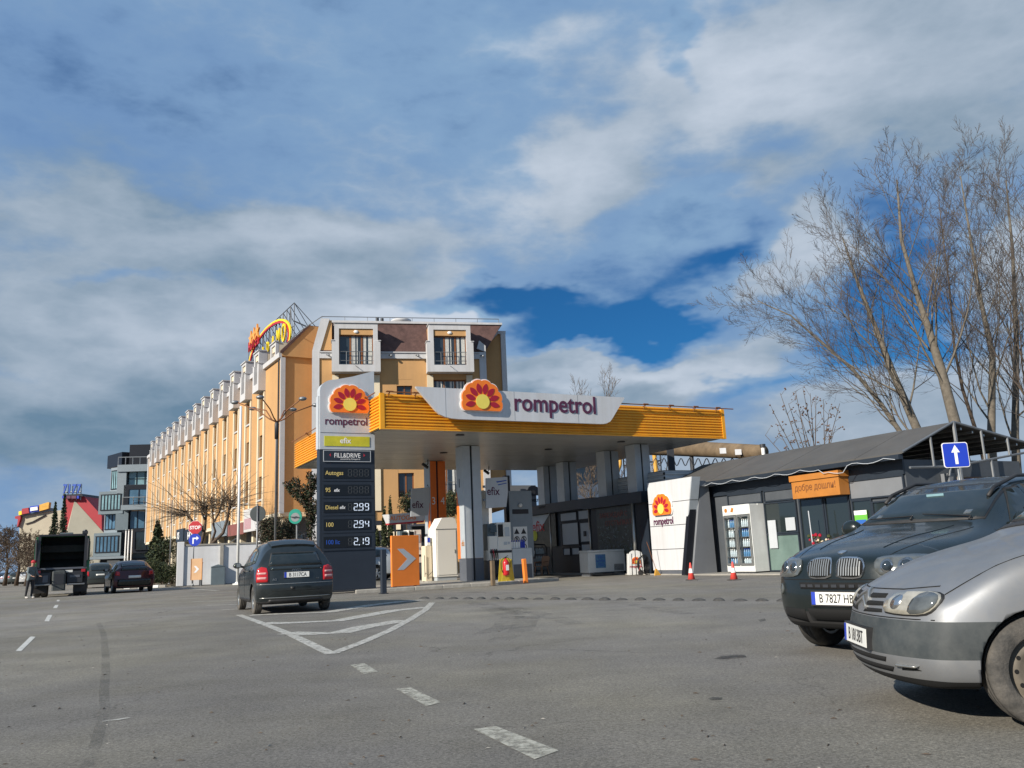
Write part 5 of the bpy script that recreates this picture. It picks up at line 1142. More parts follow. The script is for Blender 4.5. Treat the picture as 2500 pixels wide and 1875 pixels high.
# tall cream pump housing behind pump one with filter tube, signboard
th_ = STh('tank_vent_box', 'rounded cream vent box standing above pump number 1', 'vent box', 5.75, 4.3, .1); MB().prism([(.0, 2.25), (.34, 2.25), (.36, 3.4), (.30, 3.62), (.14, 3.70), (.03, 3.6), (.0, 3.3)], 'y', 0, .35).build('box', 'cabinet_white', th_); MB().box(.1, .2, .1, .3, 0, 2.249).build('stem', 'metal_grey', th_)
nsb = STh('warning_board', 'grey board with warning and no smoking symbols behind pump 1', 'sign', 7.35, 4.8, .05)
MB().box(0, 1.1, 0, .06, .9, 3.75).build('board', 'clad_light', nsb); pp = MB().box(.12, .80, -.012, -.001, 1.15, 2.2).build('symbol_panel', 'white_paint', nsb)
for i in range(2):
    for j in range(3):
        cx_, cz_ = .28+.34*i, 1.34+.33*j; q = MB(T(cx_, -.014, cz_) @ FRONT)
        if j == 2: q.prism([(-.13, -.11), (.13, -.11), (0, .13)], 'z', 0, .003)
        else:
            for k in range(20): a0, a1 = 2*pi*k/20, 2*pi*(k+1)/20; q.add([(r*cos(a_), r*sin(a_), .003) for r in (.09, .125) for a_ in (a0, a1)], [(0, 2, 3, 1)])
            q.box(-.03, .03, -.07, .07, 0, .004)
            if j == 1: q.add([(-.09, .07, .005), (-.07, .09, .005), (.09, -.07, .005), (.07, -.09, .005)], [(0, 3, 2, 1)])
        q.build('symbol', 'text_black', pp)
MB().box(.12, .9, -.02, -.001, 2.75, 2.95).build('dark_strip', 'clad_black', nsb); MB(T(.5, -.05, 3.12) @ FRONT).ball((0, 0, 0), .09, 12).build('bulb', 'white_paint', nsb, True)
MB().box(.05, .15, .01, .05, 0, .9).box(.95, 1.05, .01, .05, 0, .9).build('leg', 'metal_grey', nsb)
sbx = STh('service_box', 'pale grey service box carrying canisters beside pump 1', 'cabinet', 6.75, 3.55, .05); MB().bbox(0, .95, 0, .5, 0, 1.28, .03).build('body', 'col_grey', sbx); MB().box(.03, .9, -.006, -.001, .0, .62).build('lower_panel', 'col_dark', sbx)
# canisters on the box
for i in range(6):
    t = STh('canister', ['leftmost white canister on the grey box beside pump 1', 'second white canister from the left on the grey service box', 'third white canister from the left on the grey service box', 'white canister touching the blue ones on the service box', 'blue canister next to the white ones on the service box', 'rightmost blue canister on the grey service box'][i], 'canister', 6.78+.115*i, 3.7, 1.335, 'canisters on the service box')
    mt = 'white_paint' if i < 4 else 'sign_blue'; h = .34
    MB().bbox(0, .10, 0, .18, 0, h-.08, .02).build('bottle', mt, t); MB().tube([(.05, .03, h-.1), (.05, .05, h-.01), (.05, .13, h-.01), (.05, .15, h-.1)], .012, 6).build('handle', mt, t); MB().lathe([(.022, h-.08), (.022, h-.02)], c=(.05, .02, 0), n=8).build('cap', 'sign_blue', t)
# extinguisher on yellow folding board
Yx = 32.6; ex = thing('fire_extinguisher', 'red fire extinguisher with black hose hanging on the yellow stand', 'fire extinguisher', (Q(1236, 1400, Yx).x, Yx-.28, .31), SRZ)
MB().lathe([(.02, .0), (.11, .02), (.125, .08), (.125, .48), (.10, .55), (.04, .60), (.035, .64)], n=20).build('cylinder', 'ext_red', ex, True); MB().box(-.03, .03, -.03, .03, .64, .69).tube([(0, 0, .68), (.10, 0, .74)], .012, 6).build('valve', 'black_plastic', ex)
MB().tube([(0, 0, .66), (-.12, -.02, .64), (-.20, -.02, .5), (-.2, -.02, .3), (-.15, -.03, .12)], .015, 7).tube([(0, 0, .68), (.12, -.01, .64), (.18, 0, .5), (.17, 0, .3)], .012, 6).build('hose', 'hose', ex, True); MB().box(-.06, .06, -.131, -.125, .2, .4).build('label', 'white_paint', ex)
ys = thing('yellow_floor_stand', 'yellow folding floor stand behind the red fire extinguisher', 'stand', (Q(1236, 1400, Yx).x, Yx, 0), SRZ)
MB().prism([(-.28, 0), (-.10, 0), (-.06, .25), (.06, .25), (.10, 0), (.28, 0), (.17, .92), (-.17, .92)], 'y', -.14, -.12).build('front_leaf', 'yellow_plastic', ys); MB().prism([(-.28, 0), (-.10, 0), (-.06, .25), (.06, .25), (.10, 0), (.28, 0), (.17, .92), (-.17, .92)], 'y', .15, .17).build('rear_leaf', 'yellow_plastic', ys); MB().tube([(-.15, 0, .93), (.15, 0, .93)], .03, 8).build('hinge', 'yellow_plastic', ys)
MB().tube([(0, -.16, .62), (0, -.2, .66)], .01, 5).build('hook', 'metal_dark', ys)
# autogas shelter
ash = thing('autogas_shelter', 'small shelter with white AUTOGAS header board left of the orange column', 'shelter', (-7.15, 45.6, 0), radians(0))
hb = MB(RZ(radians(-6))).prism([(.0, 3.42), (2.55, 3.50), (2.2, 2.98), (.2, 2.92)], 'y', -.08, .08).build('header_board', 'panel_white', ash)
MB(RZ(radians(-6))).prism([(.16, 2.95), (2.24, 3.01), (2.17, 2.93), (.22, 2.87)], 'y', -.10, .10).build('red_edge', 'sign_red', hb); text('header_text', 'AUTOGAS', .34, 'sign_orange_red', hb, RZ(radians(-6)) @ T(.42, -.09, 3.10) @ FRONT, .003, .004, sx=.88)
MB().box(1.3, 1.5, .0, .2, 0, 2.9).box(1.3, 3.3, .8, .9, 0, 2.9).build('frame', 'col_grey', ash); MB().box(1.51, 3.3, .3, .79, .0, 2.75).build('dark_cabinet', 'clad_black', ash)
MB().box(1.3, 3.4, -.1, 1.0, 2.76, 2.85).build('roof', 'col_grey', ash)

# ---------------------------------------------------------------- shop
shp = STh('station_shop', 'low dark station shop with panelled glass front under the canopy', 'shop', 12.3, 1.0)
f0 = 12.3; X = lambda f_: f_-f0; Yl = lambda s_: s_-1.0
b = MB().box(X(12.35), X(20), Yl(1.66), Yl(6.2), .02, 3.50).box(X(13.0), X(20), Yl(6.2), Yl(15.4), .02, 3.3); b.build('wall', 'navy_dark', shp)
MB().box(X(12.0), X(13.2), Yl(1.55), Yl(5.95), 3.02, 3.50).box(X(12.001), X(12.6), Yl(5.951), Yl(6.4), 3.03, 3.49).box(X(12.55), X(13.4), Yl(6.4), Yl(15.4), 3.12, 3.60).build('fascia_band', 'panel_dark', shp)
po = MB().box(X(12.325), X(12.345), Yl(2.6), Yl(5.7), .9, 3.0).build('photo_poster', 'poster_dark', shp)
R_ = random.Random(9); ph = MB()
for i in range(420):
    y = Yl(R_.uniform(2.65, 5.6)); z = .95+R_.random()**1.4*1.25; a_ = R_.random()*3.1; l_, w_ = R_.uniform(.04, .13), R_.uniform(.01, .03); c_, n_ = cos(a_), sin(a_)
    ph.add([(X(12.322)-.0004*(i % 9), y+p*c_-q_*n_, z+p*n_+q_*c_) for p, q_ in ((-l_, 0), (0, -w_), (l_, 0), (0, w_))], [(0, 1, 2, 3)], i % 3)
q = ph.build('poster_print', ['clad_grey', 'annex_grey', 'leaf_olive'], po); q['kind'] = 'stuff'
text('poster_text', 'ЗАРЕЖДАЙ С', .30, 'faded_red', po, T(X(12.32), Yl(5.45), 2.55) @ LEFT, .002, .004, sx=1.15); text('poster_text', 'ОТСТЪПКАТА', .30, 'faded_red', po, T(X(12.32), Yl(5.0), 2.18) @ LEFT, .002, .004, sx=1.15)
MB().tube([(X(12.0), Yl(2.25), .05), (X(12.0), Yl(2.25), 3.02)], .07, 14).build('steel_post', 'chrome_dull', shp, True)
def pane(y0, y1, z0_, z1_, mt='col_grey'):
    o = MB().box(X(12.9), X(12.96), Yl(y0)-.05, Yl(y1)+.05, z0_-.05, z0_).box(X(12.9), X(12.96), Yl(y0)-.05, Yl(y1)+.05, z1_, z1_+.05).box(X(12.9), X(12.96), Yl(y0)-.05, Yl(y0), z0_, z1_).box(X(12.9), X(12.96), Yl(y1), Yl(y1)+.05, z0_, z1_).build('window', 'navy_dark', shp)
    MB().box(X(12.93), X(12.94), Yl(y0), Yl(y1), z0_, z1_).build('pane', mt, o)
for y0, y1, z0_, z1_ in [(8.5, 10.1, 2.65, 3.02), (7.35, 8.3, 2.65, 3.05), (8.4, 10.0, 1.45, 2.5), (7.35, 8.2, 1.55, 2.45), (9.3, 9.95, .95, 1.25), (8.4, 9.1, .95, 1.25), (7.35, 8.15, .9, 1.4), (6.55, 7.0, 2.6, 3.0), (6.55, 7.05, 1.5, 2.45), (6.55, 7.05, .75, 1.35),
                         (14.6, 15.2, 2.4, 2.9), (13.5, 14.35, 2.45, 2.95), (14.6, 15.2, .85, 2.3), (13.5, 14.35, .85, 2.3)]: pane(y0, y1, z0_, z1_, 'pane_film')
MB().box(X(12.88), X(12.9), Yl(7.65), Yl(7.85), 1.8, 2.05).build('door_sticker', 'clad_black', shp); MB().box(X(12.88), X(12.9), Yl(13.8), Yl(13.95), 1.5, 1.75).build('door_sticker', 'clad_black', shp)
pe = MB().box(X(12.90), X(12.96), Yl(10.6), Yl(13.3), 1.4, 3.1).build('efix_poster', 'poster_dark', shp)
MB().prism([(Yl(13.28), 2.1), (Yl(13.28), 3.09), (Yl(11.2), 3.09), (Yl(12.3), 2.3)], 'x', X(12.885), X(12.899)).build('poster_sky', 'col_grey', pe)
text('poster_text', 'efix', .78, 'sign_red', pe, T(X(12.88), Yl(13.2), 2.25) @ LEFT, .002, .012, sx=1.25); MB(T(X(12.88), Yl(12.9), 2.02) @ LEFT).lathe([(.28, 0), (.28, .004)], n=20).build('poster_sun', 'efix_green', pe)
MB().tube([(X(12.5), Yl(10.45), .05), (X(12.5), Yl(10.45), 3.12)], .05, 10).build('post', 'chrome_dull', shp, True); MB().tube([(X(12.4), Yl(6.45), .05), (X(12.4), Yl(6.45), 3.03)], .05, 10).build('post', 'chrome_dull', shp, True)
# tall white logo panel
lpn = STh('logo_sign_wall', 'tall tapered white panel with sunflower logo at the shop corner', 'sign panel', 11.95, 1.0)
corn = lambda z: ((.96-(.02)*0)-1.0+ (-.00), 0)
YL = lambda z: (.98-1.0)+.0*z; YR = lambda z: (-.95-1.0)-(1.0)*(z/3.75)
rowz = [.18, 1.02, 1.96, 2.88, 3.78]
for i in range(4):
    z0_, z1_ = rowz[i]+.012, rowz[i+1]-.012; top = (i == 3)
    MB().prism([(YL(z0_), z0_), (YR(z0_), z0_), (YR(z1_), z1_), (YL(z1_), z1_)], 'x', 0, .12).build('panel', 'panel_white', lpn)
    pr = [(YR(z0_)-.002, z0_), (YR(z1_)-.002, z1_)]
    q = MB(); q.add([(0.01, YR(z0_)-.002, z0_), (.42, YR(z0_)-.002, z0_), (.42, YR(z1_)-.002, z1_), (0.01, YR(z1_)-.002, z1_), (0.01, YR(z0_)-.03, z0_), (.42, YR(z0_)-.03, z0_), (.42, YR(z1_)-.03, z1_), (0.01, YR(z1_)-.03, z1_)], [(0, 1, 2, 3), (7, 6, 5, 4), (0, 4, 5, 1), (3, 2, 6, 7), (1, 5, 6, 2), (0, 3, 7, 4)]); q.build('side_panel', 'col_grey', lpn)
MB().prism([(YL(0)-.02, .05), (YR(0)+.02, .05), (YR(3.7)+.04, 3.74), (YL(0)-.02, 3.74)], 'x', .125, .40).build('backing', 'clad_black', lpn)
MB().box(.02, .38, -1.9, -.05, .05, .17).build('plinth', 'col_dark', lpn)
emblem(lpn, T(-.01, -1.02, 2.40) @ LEFT, 1.22); text('name_text', 'rompetrol', .40, 'logo_purple', lpn, T(-.006, -.28, 2.02) @ LEFT, .008, .010, sx=.80)

# ---------------------------------------------------------------- annex
anx = STh('shop_annex', 'long dark grey annex with sloping sheet roof and glazed front', 'annex', 13.3, -1.0)
X = lambda f_: f_-13.3; Yl = lambda s_: s_+1.0
MB().box(X(13.3), X(19.0), Yl(-10.6), Yl(1.2), .02, 3.45).build('wall', 'annex_grey', anx)
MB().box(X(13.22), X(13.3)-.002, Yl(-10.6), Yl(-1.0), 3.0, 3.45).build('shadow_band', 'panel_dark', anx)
# sheet roof in overlapping strips
EV, RG, RB = (12.75, 3.62), (15.3, 4.62), (19.4, 3.95)
ye = [-11.0+12.4*i/7 for i in range(8)]
for i in range(7):
    y0, y1 = Yl(ye[i])+.004, Yl(ye[i+1])-.004
    dz = .006*(i % 2)
    MB().add([(X(EV[0]), y0, EV[1]+dz), (X(RG[0]), y0, RG[1]+dz), (X(RG[0]), y1, RG[1]+dz), (X(EV[0]), y1, EV[1]+dz), (X(EV[0]), y0, EV[1]-.05), (X(RG[0]), y0, RG[1]-.05), (X(RG[0]), y1, RG[1]-.05), (X(EV[0]), y1, EV[1]-.05)], [(0, 3, 2, 1), (4, 5, 6, 7), (0, 4, 7, 3), (1, 2, 6, 5), (0, 1, 5, 4), (3, 7, 6, 2)]).build('roof_sheet', 'roof_sheet', anx)
    MB().add([(X(RG[0]), y0, RG[1]+dz), (X(RB[0]), y0, RB[1]), (X(RB[0]), y1, RB[1]), (X(RG[0]), y1, RG[1]+dz), (X(RG[0]), y0, RG[1]-.05), (X(RB[0]), y0, RB[1]-.05), (X(RB[0]), y1, RB[1]-.05), (X(RG[0]), y1, RG[1]-.05)], [(0, 3, 2, 1), (4, 5, 6, 7), (0, 4, 7, 3), (1, 2, 6, 5), (0, 1, 5, 4), (3, 7, 6, 2)]).build('roof_sheet', 'roof_sheet', anx)
MB().box(X(12.70), X(12.9), Yl(-10.9), Yl(1.3), 3.42, 3.565).build('eaves_beam', 'panel_dark', anx)
cab = MB(); pts = []
for i in range(60): s_ = 1.2-12*i/59; pts.append((X(12.66), Yl(s_), 3.50-.10*abs(sin(i*.55))-(.18 if 44 < i < 50 else 0)))
cab.tube(pts, .012, 5).build('hanging_cable', 'totem_white', anx)
# gable end frame
gf_ = MB(); yg = Yl(-11.02)
def bar(a_, b_, r=.04): gf_.tube([(X(a_[0]), yg, a_[1]), (X(b_[0]), yg, b_[1])], r, 6)
bar(EV, RG); bar(RG, RB); bar((15.3, .02), RG, .06); bar((13.0, 3.15), (15.3, 3.2)); bar((15.4, 3.25), (19.2, 3.75)); bar((16.6, 3.4), (16.6, 4.38)); bar((17.9, 3.6), (17.9, 4.2)); bar((14.1, 3.2), (14.1, 4.1)); bar((16.9, .02), (16.9, 3.45)); bar((14.7, 1.5), (15.25, 3.1), .03); bar((14.75, 2.9), (15.25, 4.0), .03)
gf_.build('gable_frame', 'metal_grey', anx)
pu = MB()
for i in range(7): z = 3.72+i*.0; x = 15.7+i*.55; pu.box(X(x), X(x)+.06, Yl(-10.95), Yl(-5), RG[1]-.12-(x-15.3)*.163-.05, RG[1]-.12-(x-15.3)*.163+.02)
pu.build('purlin', 'chrome_dull', anx)
MB().box(X(15.6), X(18.8), Yl(-10.8), Yl(-10.65), 1.6, 2.9).build('inner_panel', 'pipe_brown', anx); MB().box(X(15.7), X(16.6), Yl(-10.9), Yl(-10.82), 2.1, 2.8).build('red_sheet', 'mall_red', anx)
MB().box(X(14.9), X(15.25), Yl(-10.9), Yl(-10.61), .02, 3.0).build('pier', 'annex_light', anx)
# corrugated parapet between shop and annex
cp = STh('corrugated_parapet', 'grey corrugated metal parapet above the white logo panel', 'parapet', 12.9, 1.6, 3.52); ribbed(T(0, 5.2-.6, 0) @ RZ(-pi/2), 5.2, 0.05, .78, 4, .07, 'col_grey', 'cladding', cp)
ribbed(T(0, -.6, 0), 2.4, 0.05, .78, 4, .05, 'col_grey', 'cladding', cp); MB().box(.0, 2.4, -.6, 4.6, .782, .82).build('capping', 'metal_grey', cp); MB().box(.05, 2.35, -.55, 4.55, 0, .78).build('core', 'metal_dark', cp)
# tapered wing wall
ww = STh('wing_wall', 'tapered light grey wing wall beside the tall white logo panel', 'wing wall', 11.8, -1.75); MB().prism([(.02, .02), (1.20, .02), (1.14, 3.4), (.72, 3.4)], 'y', 0, .35).build('wall', 'annex_light', ww); MB().box(.62, 1.35, -.12, .45, 3.402, 3.62).build('cap', 'annex_light', ww)
MB().prism([(-.3, .02), (.01, .02), (.70, 3.5), (.40, 3.5)], 'y', .1, .3).build('dark_fin', 'clad_black', ww)
# glazed front of the annex
def aw(y0, y1, z0_, z1_, mt, nm='window', fm='panel_dark', t_=.05, lab=None):
    o = MB().box(X(13.22), X(13.298), Yl(y0)-t_, Yl(y1)+t_, z0_-t_, z0_).box(X(13.22), X(13.298), Yl(y0)-t_, Yl(y1)+t_, z1_, z1_+t_).box(X(13.22), X(13.298), Yl(y0)-t_, Yl(y0), z0_, z1_).box(X(13.22), X(13.298), Yl(y1), Yl(y1)+t_, z0_, z1_).build(nm, fm, anx)
    MB().box(X(13.26), X(13.27), Yl(y0), Yl(y1), z0_, z1_).build('pane', mt, o); return o
aw(-5.95, -4.45, .12, 1.35, 'glass_green', 'lower_window'); aw(-5.95, -4.45, 1.46, 2.5, 'glass_dark', 'upper_window'); aw(-4.3, -2.5, 2.62, 2.95, 'annex_grey', 'top_panel'); aw(-5.95, -4.5, 2.62, 2.95, 'annex_grey', 'top_panel')
aw(-7.2, -6.2, .05, 2.5, 'glass_dark', 'door', 'panel_dark', .06); aw(-8.3, -7.35, .05, 2.5, 'glass_dark', 'door', 'panel_dark', .06)
aw(-9.2, -8.5, .12, 2.3, 'glass_dark'); aw(-9.9, -9.3, .9, 2.2, 'glass_dark'); aw(-10.5, -8.45, 2.4, 2.95, 'annex_light', 'top_panel')
MB().box(X(13.20), X(13.219), Yl(-5.9), Yl(-5.45), 1.5, 1.95).box(X(13.2), X(13.219), Yl(-4.95), Yl(-4.55), .9, 1.9).build('notice', 'totem_white', anx)
st_ = MB().box(X(13.19), X(13.219), Yl(-9.05), Yl(-8.55), 1.45, 2.0).build('green_notice', 'sticker_green', anx); MB().box(X(13.185), X(13.189), Yl(-9.0), Yl(-8.6), 1.50, 1.70).build('blue_field', 'sticker_blue', st_); MB().box(X(13.185), X(13.189), Yl(-9.05), Yl(-8.55), 1.86, 2.0).build('white_field', 'white_paint', st_)
# welcome box
wb = STh('welcome_sign', 'orange box sign with brown welcome lettering above the annex door', 'sign', 12.78, -8.45, 0)
MB().box(0, .5, 0, 2.1, 2.55, 3.14).build('box', 'sign_orange', wb); MB().box(-.05, .5, -.05, 2.15, 3.142, 3.34).build('top_strip', 'sign_orange', wb)
text('sign_text', 'добре дошли!', .325, 'wood_frame', wb, T(-.006, 1.97, 2.80) @ LEFT, .003, .002, sx=.84)
# fridge
fg = STh('drinks_fridge', 'two-door drinks fridge stocked with bottles beside the annex glass', 'fridge', 12.55, -4.40)
MB().box(.06, .68, 0, 1.5, .10, 2.54).build('cabinet', 'fridge_white', fg) if False else None
MB().box(.40, .75, 0, 1.5, .10, 2.54).box(.0, .40, -.001, .03, .10, 2.5).box(.0, .40, 1.47, 1.5, .10, 2.54).box(.0, .40, .735, .765, .3, 2.2).box(0, .40, .031, 1.469, .10, .32).box(.0, .40, .031, 1.469, 2.18, 2.54).build('cabinet', 'fridge_white', fg)
for i in range(2):
    y0 = .03+.735*i; d_ = MB().box(-.05, -.002, y0+.02, y0+.09, .33, 2.16).box(-.05, -.002, y0+.62, y0+.69, .33, 2.16).box(-.05, -.002, y0+.091, y0+.619, .33, .40).box(-.05, -.002, y0+.091, y0+.619, 2.09, 2.16).build('door', 'chrome_dull', fg)
    MB().box(-.07, -.051, y0+(.09 if i else .60), y0+(.11 if i else .62), .9, 1.6).build('handle', 'metal_dark', d_)
MB().box(-.012, -.001, .78, 1.46, 2.22, 2.5).build('print_panel', 'cabinet_white', fg); MB(T(-.014, 1.3, 2.36) @ LEFT).lathe([(.08, 0), (.08, .004)], n=16).build('print', 'sign_orange', fg); MB(T(-.014, .95, 2.36) @ LEFT).prism([(-.1, -.06), (.03, -.09), (.1, .06), (-.02, .1)], 'z', 0, .004).build('print', 'sign_orange', fg)
for z in (.62, .98, 1.34, 1.70): MB().box(.03, .38, .05, 1.45, z, z+.015).build('shelf', 'chrome_dull', fg)
cold = MB().box(.381, .395, .04, 1.46, .34, 2.16).build('inner_back', 'glass_pale', fg)
for i in range(2): MB().box(.1, .8, -.0, .0, 0, 0) if False else None
MB().box(.05, .7, .05, 1.45, .0, .098).build('foot', 'metal_dark', fg)
bm0 = {}
for mt in ('water_blue', 'water_clear'): bm0[mt] = (MB().lathe([(.036, 0), (.04, .02), (.04, .17), (.034, .20), (.016, .24), (.016, .26)], n=9).mesh('bottle', mt, True), MB().lathe([(.018, .26), (.018, .285)], n=8).mesh('cap', 'sign_blue' if mt == 'water_blue' else 'white_paint'))
R_ = random.Random(4); wmap = [('blue', 'clear', 'clear', 'clear', 'blue'), ('clear', 'clear', 'blue', 'blue', 'clear')]
for i in range(2):
    for r_, z in enumerate((.33, .64, 1.0, 1.36, 1.72)):
        for k in range(6):
            mt = 'water_blue' if (r_ in ((0, 4) if i else (1, 3))) and R_.random() < .85 else 'water_clear'
            t = STh('drink_bottle', '%s bottle, %s in its row, %s shelf behind the %s fridge door' % ('blue' if mt == 'water_blue' else 'clear', ('rightmost', 'fifth', 'fourth', 'third', 'second', 'leftmost')[k], ('bottom', 'second lowest', 'middle', 'second highest', 'top')[r_], ('right', 'left')[i]), 'bottle', 12.55+.12, -4.40+.11+.735*i+.1*k, z, 'bottles in the drinks fridge')
            link('bottle_body', bm0[mt][0], t); link('cap', bm0[mt][1], t)
# chest freezer
cf = STh('chest_freezer', 'white chest freezer with blue notice in front of the shop posters', 'freezer', 10.45, 3.6)
MB().bbox(0, 1.92, 0, .75, .16, 1.02, .025).build('body', 'fridge_white', cf); MB().bbox(-.02, 1.94, -.02, .77, 1.024, 1.11, .02).build('lid', 'fridge_white', cf)
q = MB()
for i in range(10): q.box(1.32+.05*i, 1.345+.05*i, -.008, -.001, .20, .48)
q.build('vent_grille', 'clad_black', cf)
nt_ = MB().box(.36, .88, -.010, -.001, .34, .92).build('notice', 'water_blue', cf)
for z, s_ in ((.76, 'АЗС'), (.60, 'НАЛИЧЕН'), (.44, 'ЛЕД')): text('notice_text', s_, .13 if len(s_) < 5 else .10, 'text_blue', nt_, T(.62, -.013, z) @ FRONT, .001, .002, 'CENTER')
MB().box(.05, .15, .05, .7, 0, .159).box(1.77, 1.87, .05, .7, 0, .159).build('foot', 'metal_grey', cf)
# A-board with logo
ab = STh('logo_a_board', 'small round-topped white board with sunflower logo right of the freezer', 'board', 11.35, 1.9); ab.rotation_euler.z = SRZ-radians(12)
pf = [(0, .03), (.68, .03), (.68, .80), (.62, .95), (.48, 1.02), (.22, 1.02), (.10, .95), (.03, .75)]
MB().prism(pf, 'y', 0, .04).build('front_leaf', 'white_paint', ab); MB().prism([(.05, .03), (.63, .03), (.60, .9), (.10, .9)], 'y', .3, .33).build('rear_leaf', 'white_paint', ab)
emblem(ab, T(.35, -.004, .48) @ FRONT @ Matrix.Diagonal((1, 1, .2, 1)), .40); text('name_text', 'rompetrol', .15, 'text_red', ab, T(.05, -.006, .32) @ FRONT, .002, .003, sx=.88)
# hose trolley and broom
ht = STh('hose_trolley', 'tangled hoses and trolley frame left of the tall white logo panel', 'trolley', 11.4, 1.2); q = MB()
for i in range(6): r = .26-.012*i; q.tube([(.25+r*cos(a_*pi/8), -.05+.05*i, .45+r*sin(a_*pi/8)*1.5) for a_ in range(17)], .012, 5)
q.build('hose_coil', 'hose', ht, True); MB().tube([(-.15, 0, .02), (-.15, 0, 1.0), (-.05, .1, 1.06), (.25, .2, .98), (.3, .2, .02)], .018, 6).tube([(-.15, .3, .02), (-.12, .3, .9)], .018, 6).build('frame', 'metal_dark', ht, True); MB(T(.05, 0, .12)).lathe([(.11, -.03), (.11, .03)], 'y', n=16).build('wheel', 'rubber', ht)
MB().tube([(-.1, -.12, .2), (-.02, -.2, .5), (.05, -.18, .3)], .016, 6).build('red_hose', 'lime_hose', ht, True)
bo = STh('broom', 'tan broom head standing against the white logo panel', 'broom', 11.55, .35); MB().prism([(0, 0), (.30, 0), (.12, .26), (.06, .26)], 'y', 0, .05).build('head', 'pipe_yellow', bo); MB().tube([(.09, .03, .26), (-.22, .1, 1.35)], .012, 6).build('handle', 'wood_frame', bo)
# chair
ch = STh('plastic_chair', 'tan plastic armchair beside the bottled water rack', 'chair', 11.4, 9.6); ch.rotation_euler.z = SRZ+radians(-70)
MB().bbox(-.24, .24, -.22, .24, .42, .45, .01).build('seat', 'plastic_tan', ch); MB(T(0, .25, .45) @ RX(radians(-14))).prism([(-.22, 0), (.22, 0), (.26, .42), (.16, .50), (-.16, .50), (-.26, .42)], 'y', 0, .025).build('backrest', 'plastic_tan', ch)
for sx_ in (-1, 1):
    for sy in (-1, 1): MB().tube([(sx_*.21, sy*.2, .42), (sx_*.26, sy*.25, 0)], .024, 6).build('leg', 'plastic_tan', ch)
    MB().tube([(sx_*.24, -.22, .42), (sx_*.27, -.2, .64), (sx_*.27, .22, .66)], .024, 6).build('armrest', 'plastic_tan', ch)
# bottled water rack with packs
wr = STh('water_rack', 'dark metal rack with three shelves of bottled water', 'rack', 10.75, 10.2)
q = MB().tube([(0, 0, .03), (0, 0, 1.35), (.12, 0, 1.5), (.6, 0, 1.55), (1.2, 0, 1.5), (1.32, 0, 1.35), (1.32, 0, .03)], .03, 7).tube([(0, .45, .03), (0, .45, 1.5), (1.32, .45, 1.5), (1.32, .45, .03)], .025, 6).tube([(.66, 0, .03), (.66, 0, 1.5)], .02, 6); q.build('frame', 'metal_dark', wr, True)
for z in (.22, .62, 1.02): MB().box(.02, 1.3, .02, .43, z, z+.03).build('shelf', 'metal_dark', wr)
bb = MB()
for kx in range(5): bb.lathe([(.042, 0), (.045, .03), (.045, .2), (.02, .27), (.02, .30)], c=(.05+.095*kx, .06, 0), n=8)
bbm = bb.mesh('bottles', 'water_clear', True); wrp = MB().bbox(0, .49, .01, .2, 0, .17, .02).mesh('wrap', 'water_clear')
for z in (.25, .65, 1.05):
    for i in range(2):
        t = STh('water_pack', 'shrink-wrapped pack of clear bottles on the %s shelf of the dark rack, %s side' % ({.25: 'bottom', .65: 'middle', 1.05: 'top'}[z], ('left', 'right')[i]), 'water pack', 10.75+.08+.63*i, 10.22, z, 'water packs on the rack'); link('bottles', bbm, t); link('wrap', wrp, t)
# billboards behind the station, seen under the canopy
bl = STh('rear_billboard', 'billboard with sunflower logo, colours darkened for shade, behind the station, seen under the canopy', 'billboard', 12.6, 15.6); q = MB().box(0, 1.95, 0, .1, 3.4, 5.0).build('board', 'annex_light', bl); MB().tube([(.3, .2, 0), (.3, .2, 3.4)], .08, 8).tube([(1.7, .2, 0), (1.7, .2, 3.4)], .08, 8).build('post', 'metal_dark', bl)
emblem(bl, T(1.75, -.01, 4.42) @ FRONT @ Matrix.Diagonal((1, 1, .3, 1)), .8, ('annex_grey', 'clad_black', 'clad_black', 'metal_dark')); text('name_text', 'rompetrol', .34, 'text_black', bl, T(.95, -.01, 4.05) @ FRONT, .003, .006)  # shade is put into the dark board, logo and letter colours
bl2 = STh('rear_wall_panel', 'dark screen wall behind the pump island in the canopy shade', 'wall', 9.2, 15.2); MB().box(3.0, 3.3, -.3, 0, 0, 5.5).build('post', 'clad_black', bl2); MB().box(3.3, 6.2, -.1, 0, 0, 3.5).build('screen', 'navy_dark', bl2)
# cones, speed bump studs, blue sign
cone0 = None
for i, (u, v, D) in enumerate([(1688, 1412, 28.6), (1792, 1415, 27.2)]):
    t = thing('traffic_cone', ['small red cone with white band beside the white logo panel', 'small red cone with white band in front of the drinks fridge'][i], 'traffic cone', (Q(u, v, D).x, D, 0), .3*i, 'traffic cones')
    MB().bbox(-.17, .17, -.17, .17, 0, .035, .02).build('base', 'rubber', t); MB().lathe([(.12, .035), (.055, .35), (.025, .56), (.02, .57)], n=18).build('cone', 'cone_red', t, True); MB().lathe([(.078, .24), (.053, .38)], n=18, close=True).build('band', 'white_paint', t, True)
n = 19; x0, y0 = g2(1050, 1463); us = [1036, 1073, 1107, 1142, 1174, 1208, 1243, 1277, 1314, 1355, 1393, 1434, 1476, 1518, 1563, 1609, 1656, 1706, 1755, 1807, 1860, 1912]
hb_ = MB(); nn = 10
for i in range(5):
    for k in range(nn+1): pass
dome = MB(); prof_ = [(0, .055), (.05, .052), (.10, .034), (.135, .012), (.145, 0)]
vs = []; fs = []; m_ = 14
for r, z in prof_[1:]:
    for k in range(m_): a_ = 2*pi*k/m_; vs.append((r*cos(a_)*1.0, r*sin(a_)*1.25, z))
vs.append((0, 0, .055)); c_ = len(vs)-1
for j in range(3):
    for k in range(m_): fs.append((j*m_+k, (j+1)*m_+k, (j+1)*m_+(k+1) % m_, j*m_+(k+1) % m_))
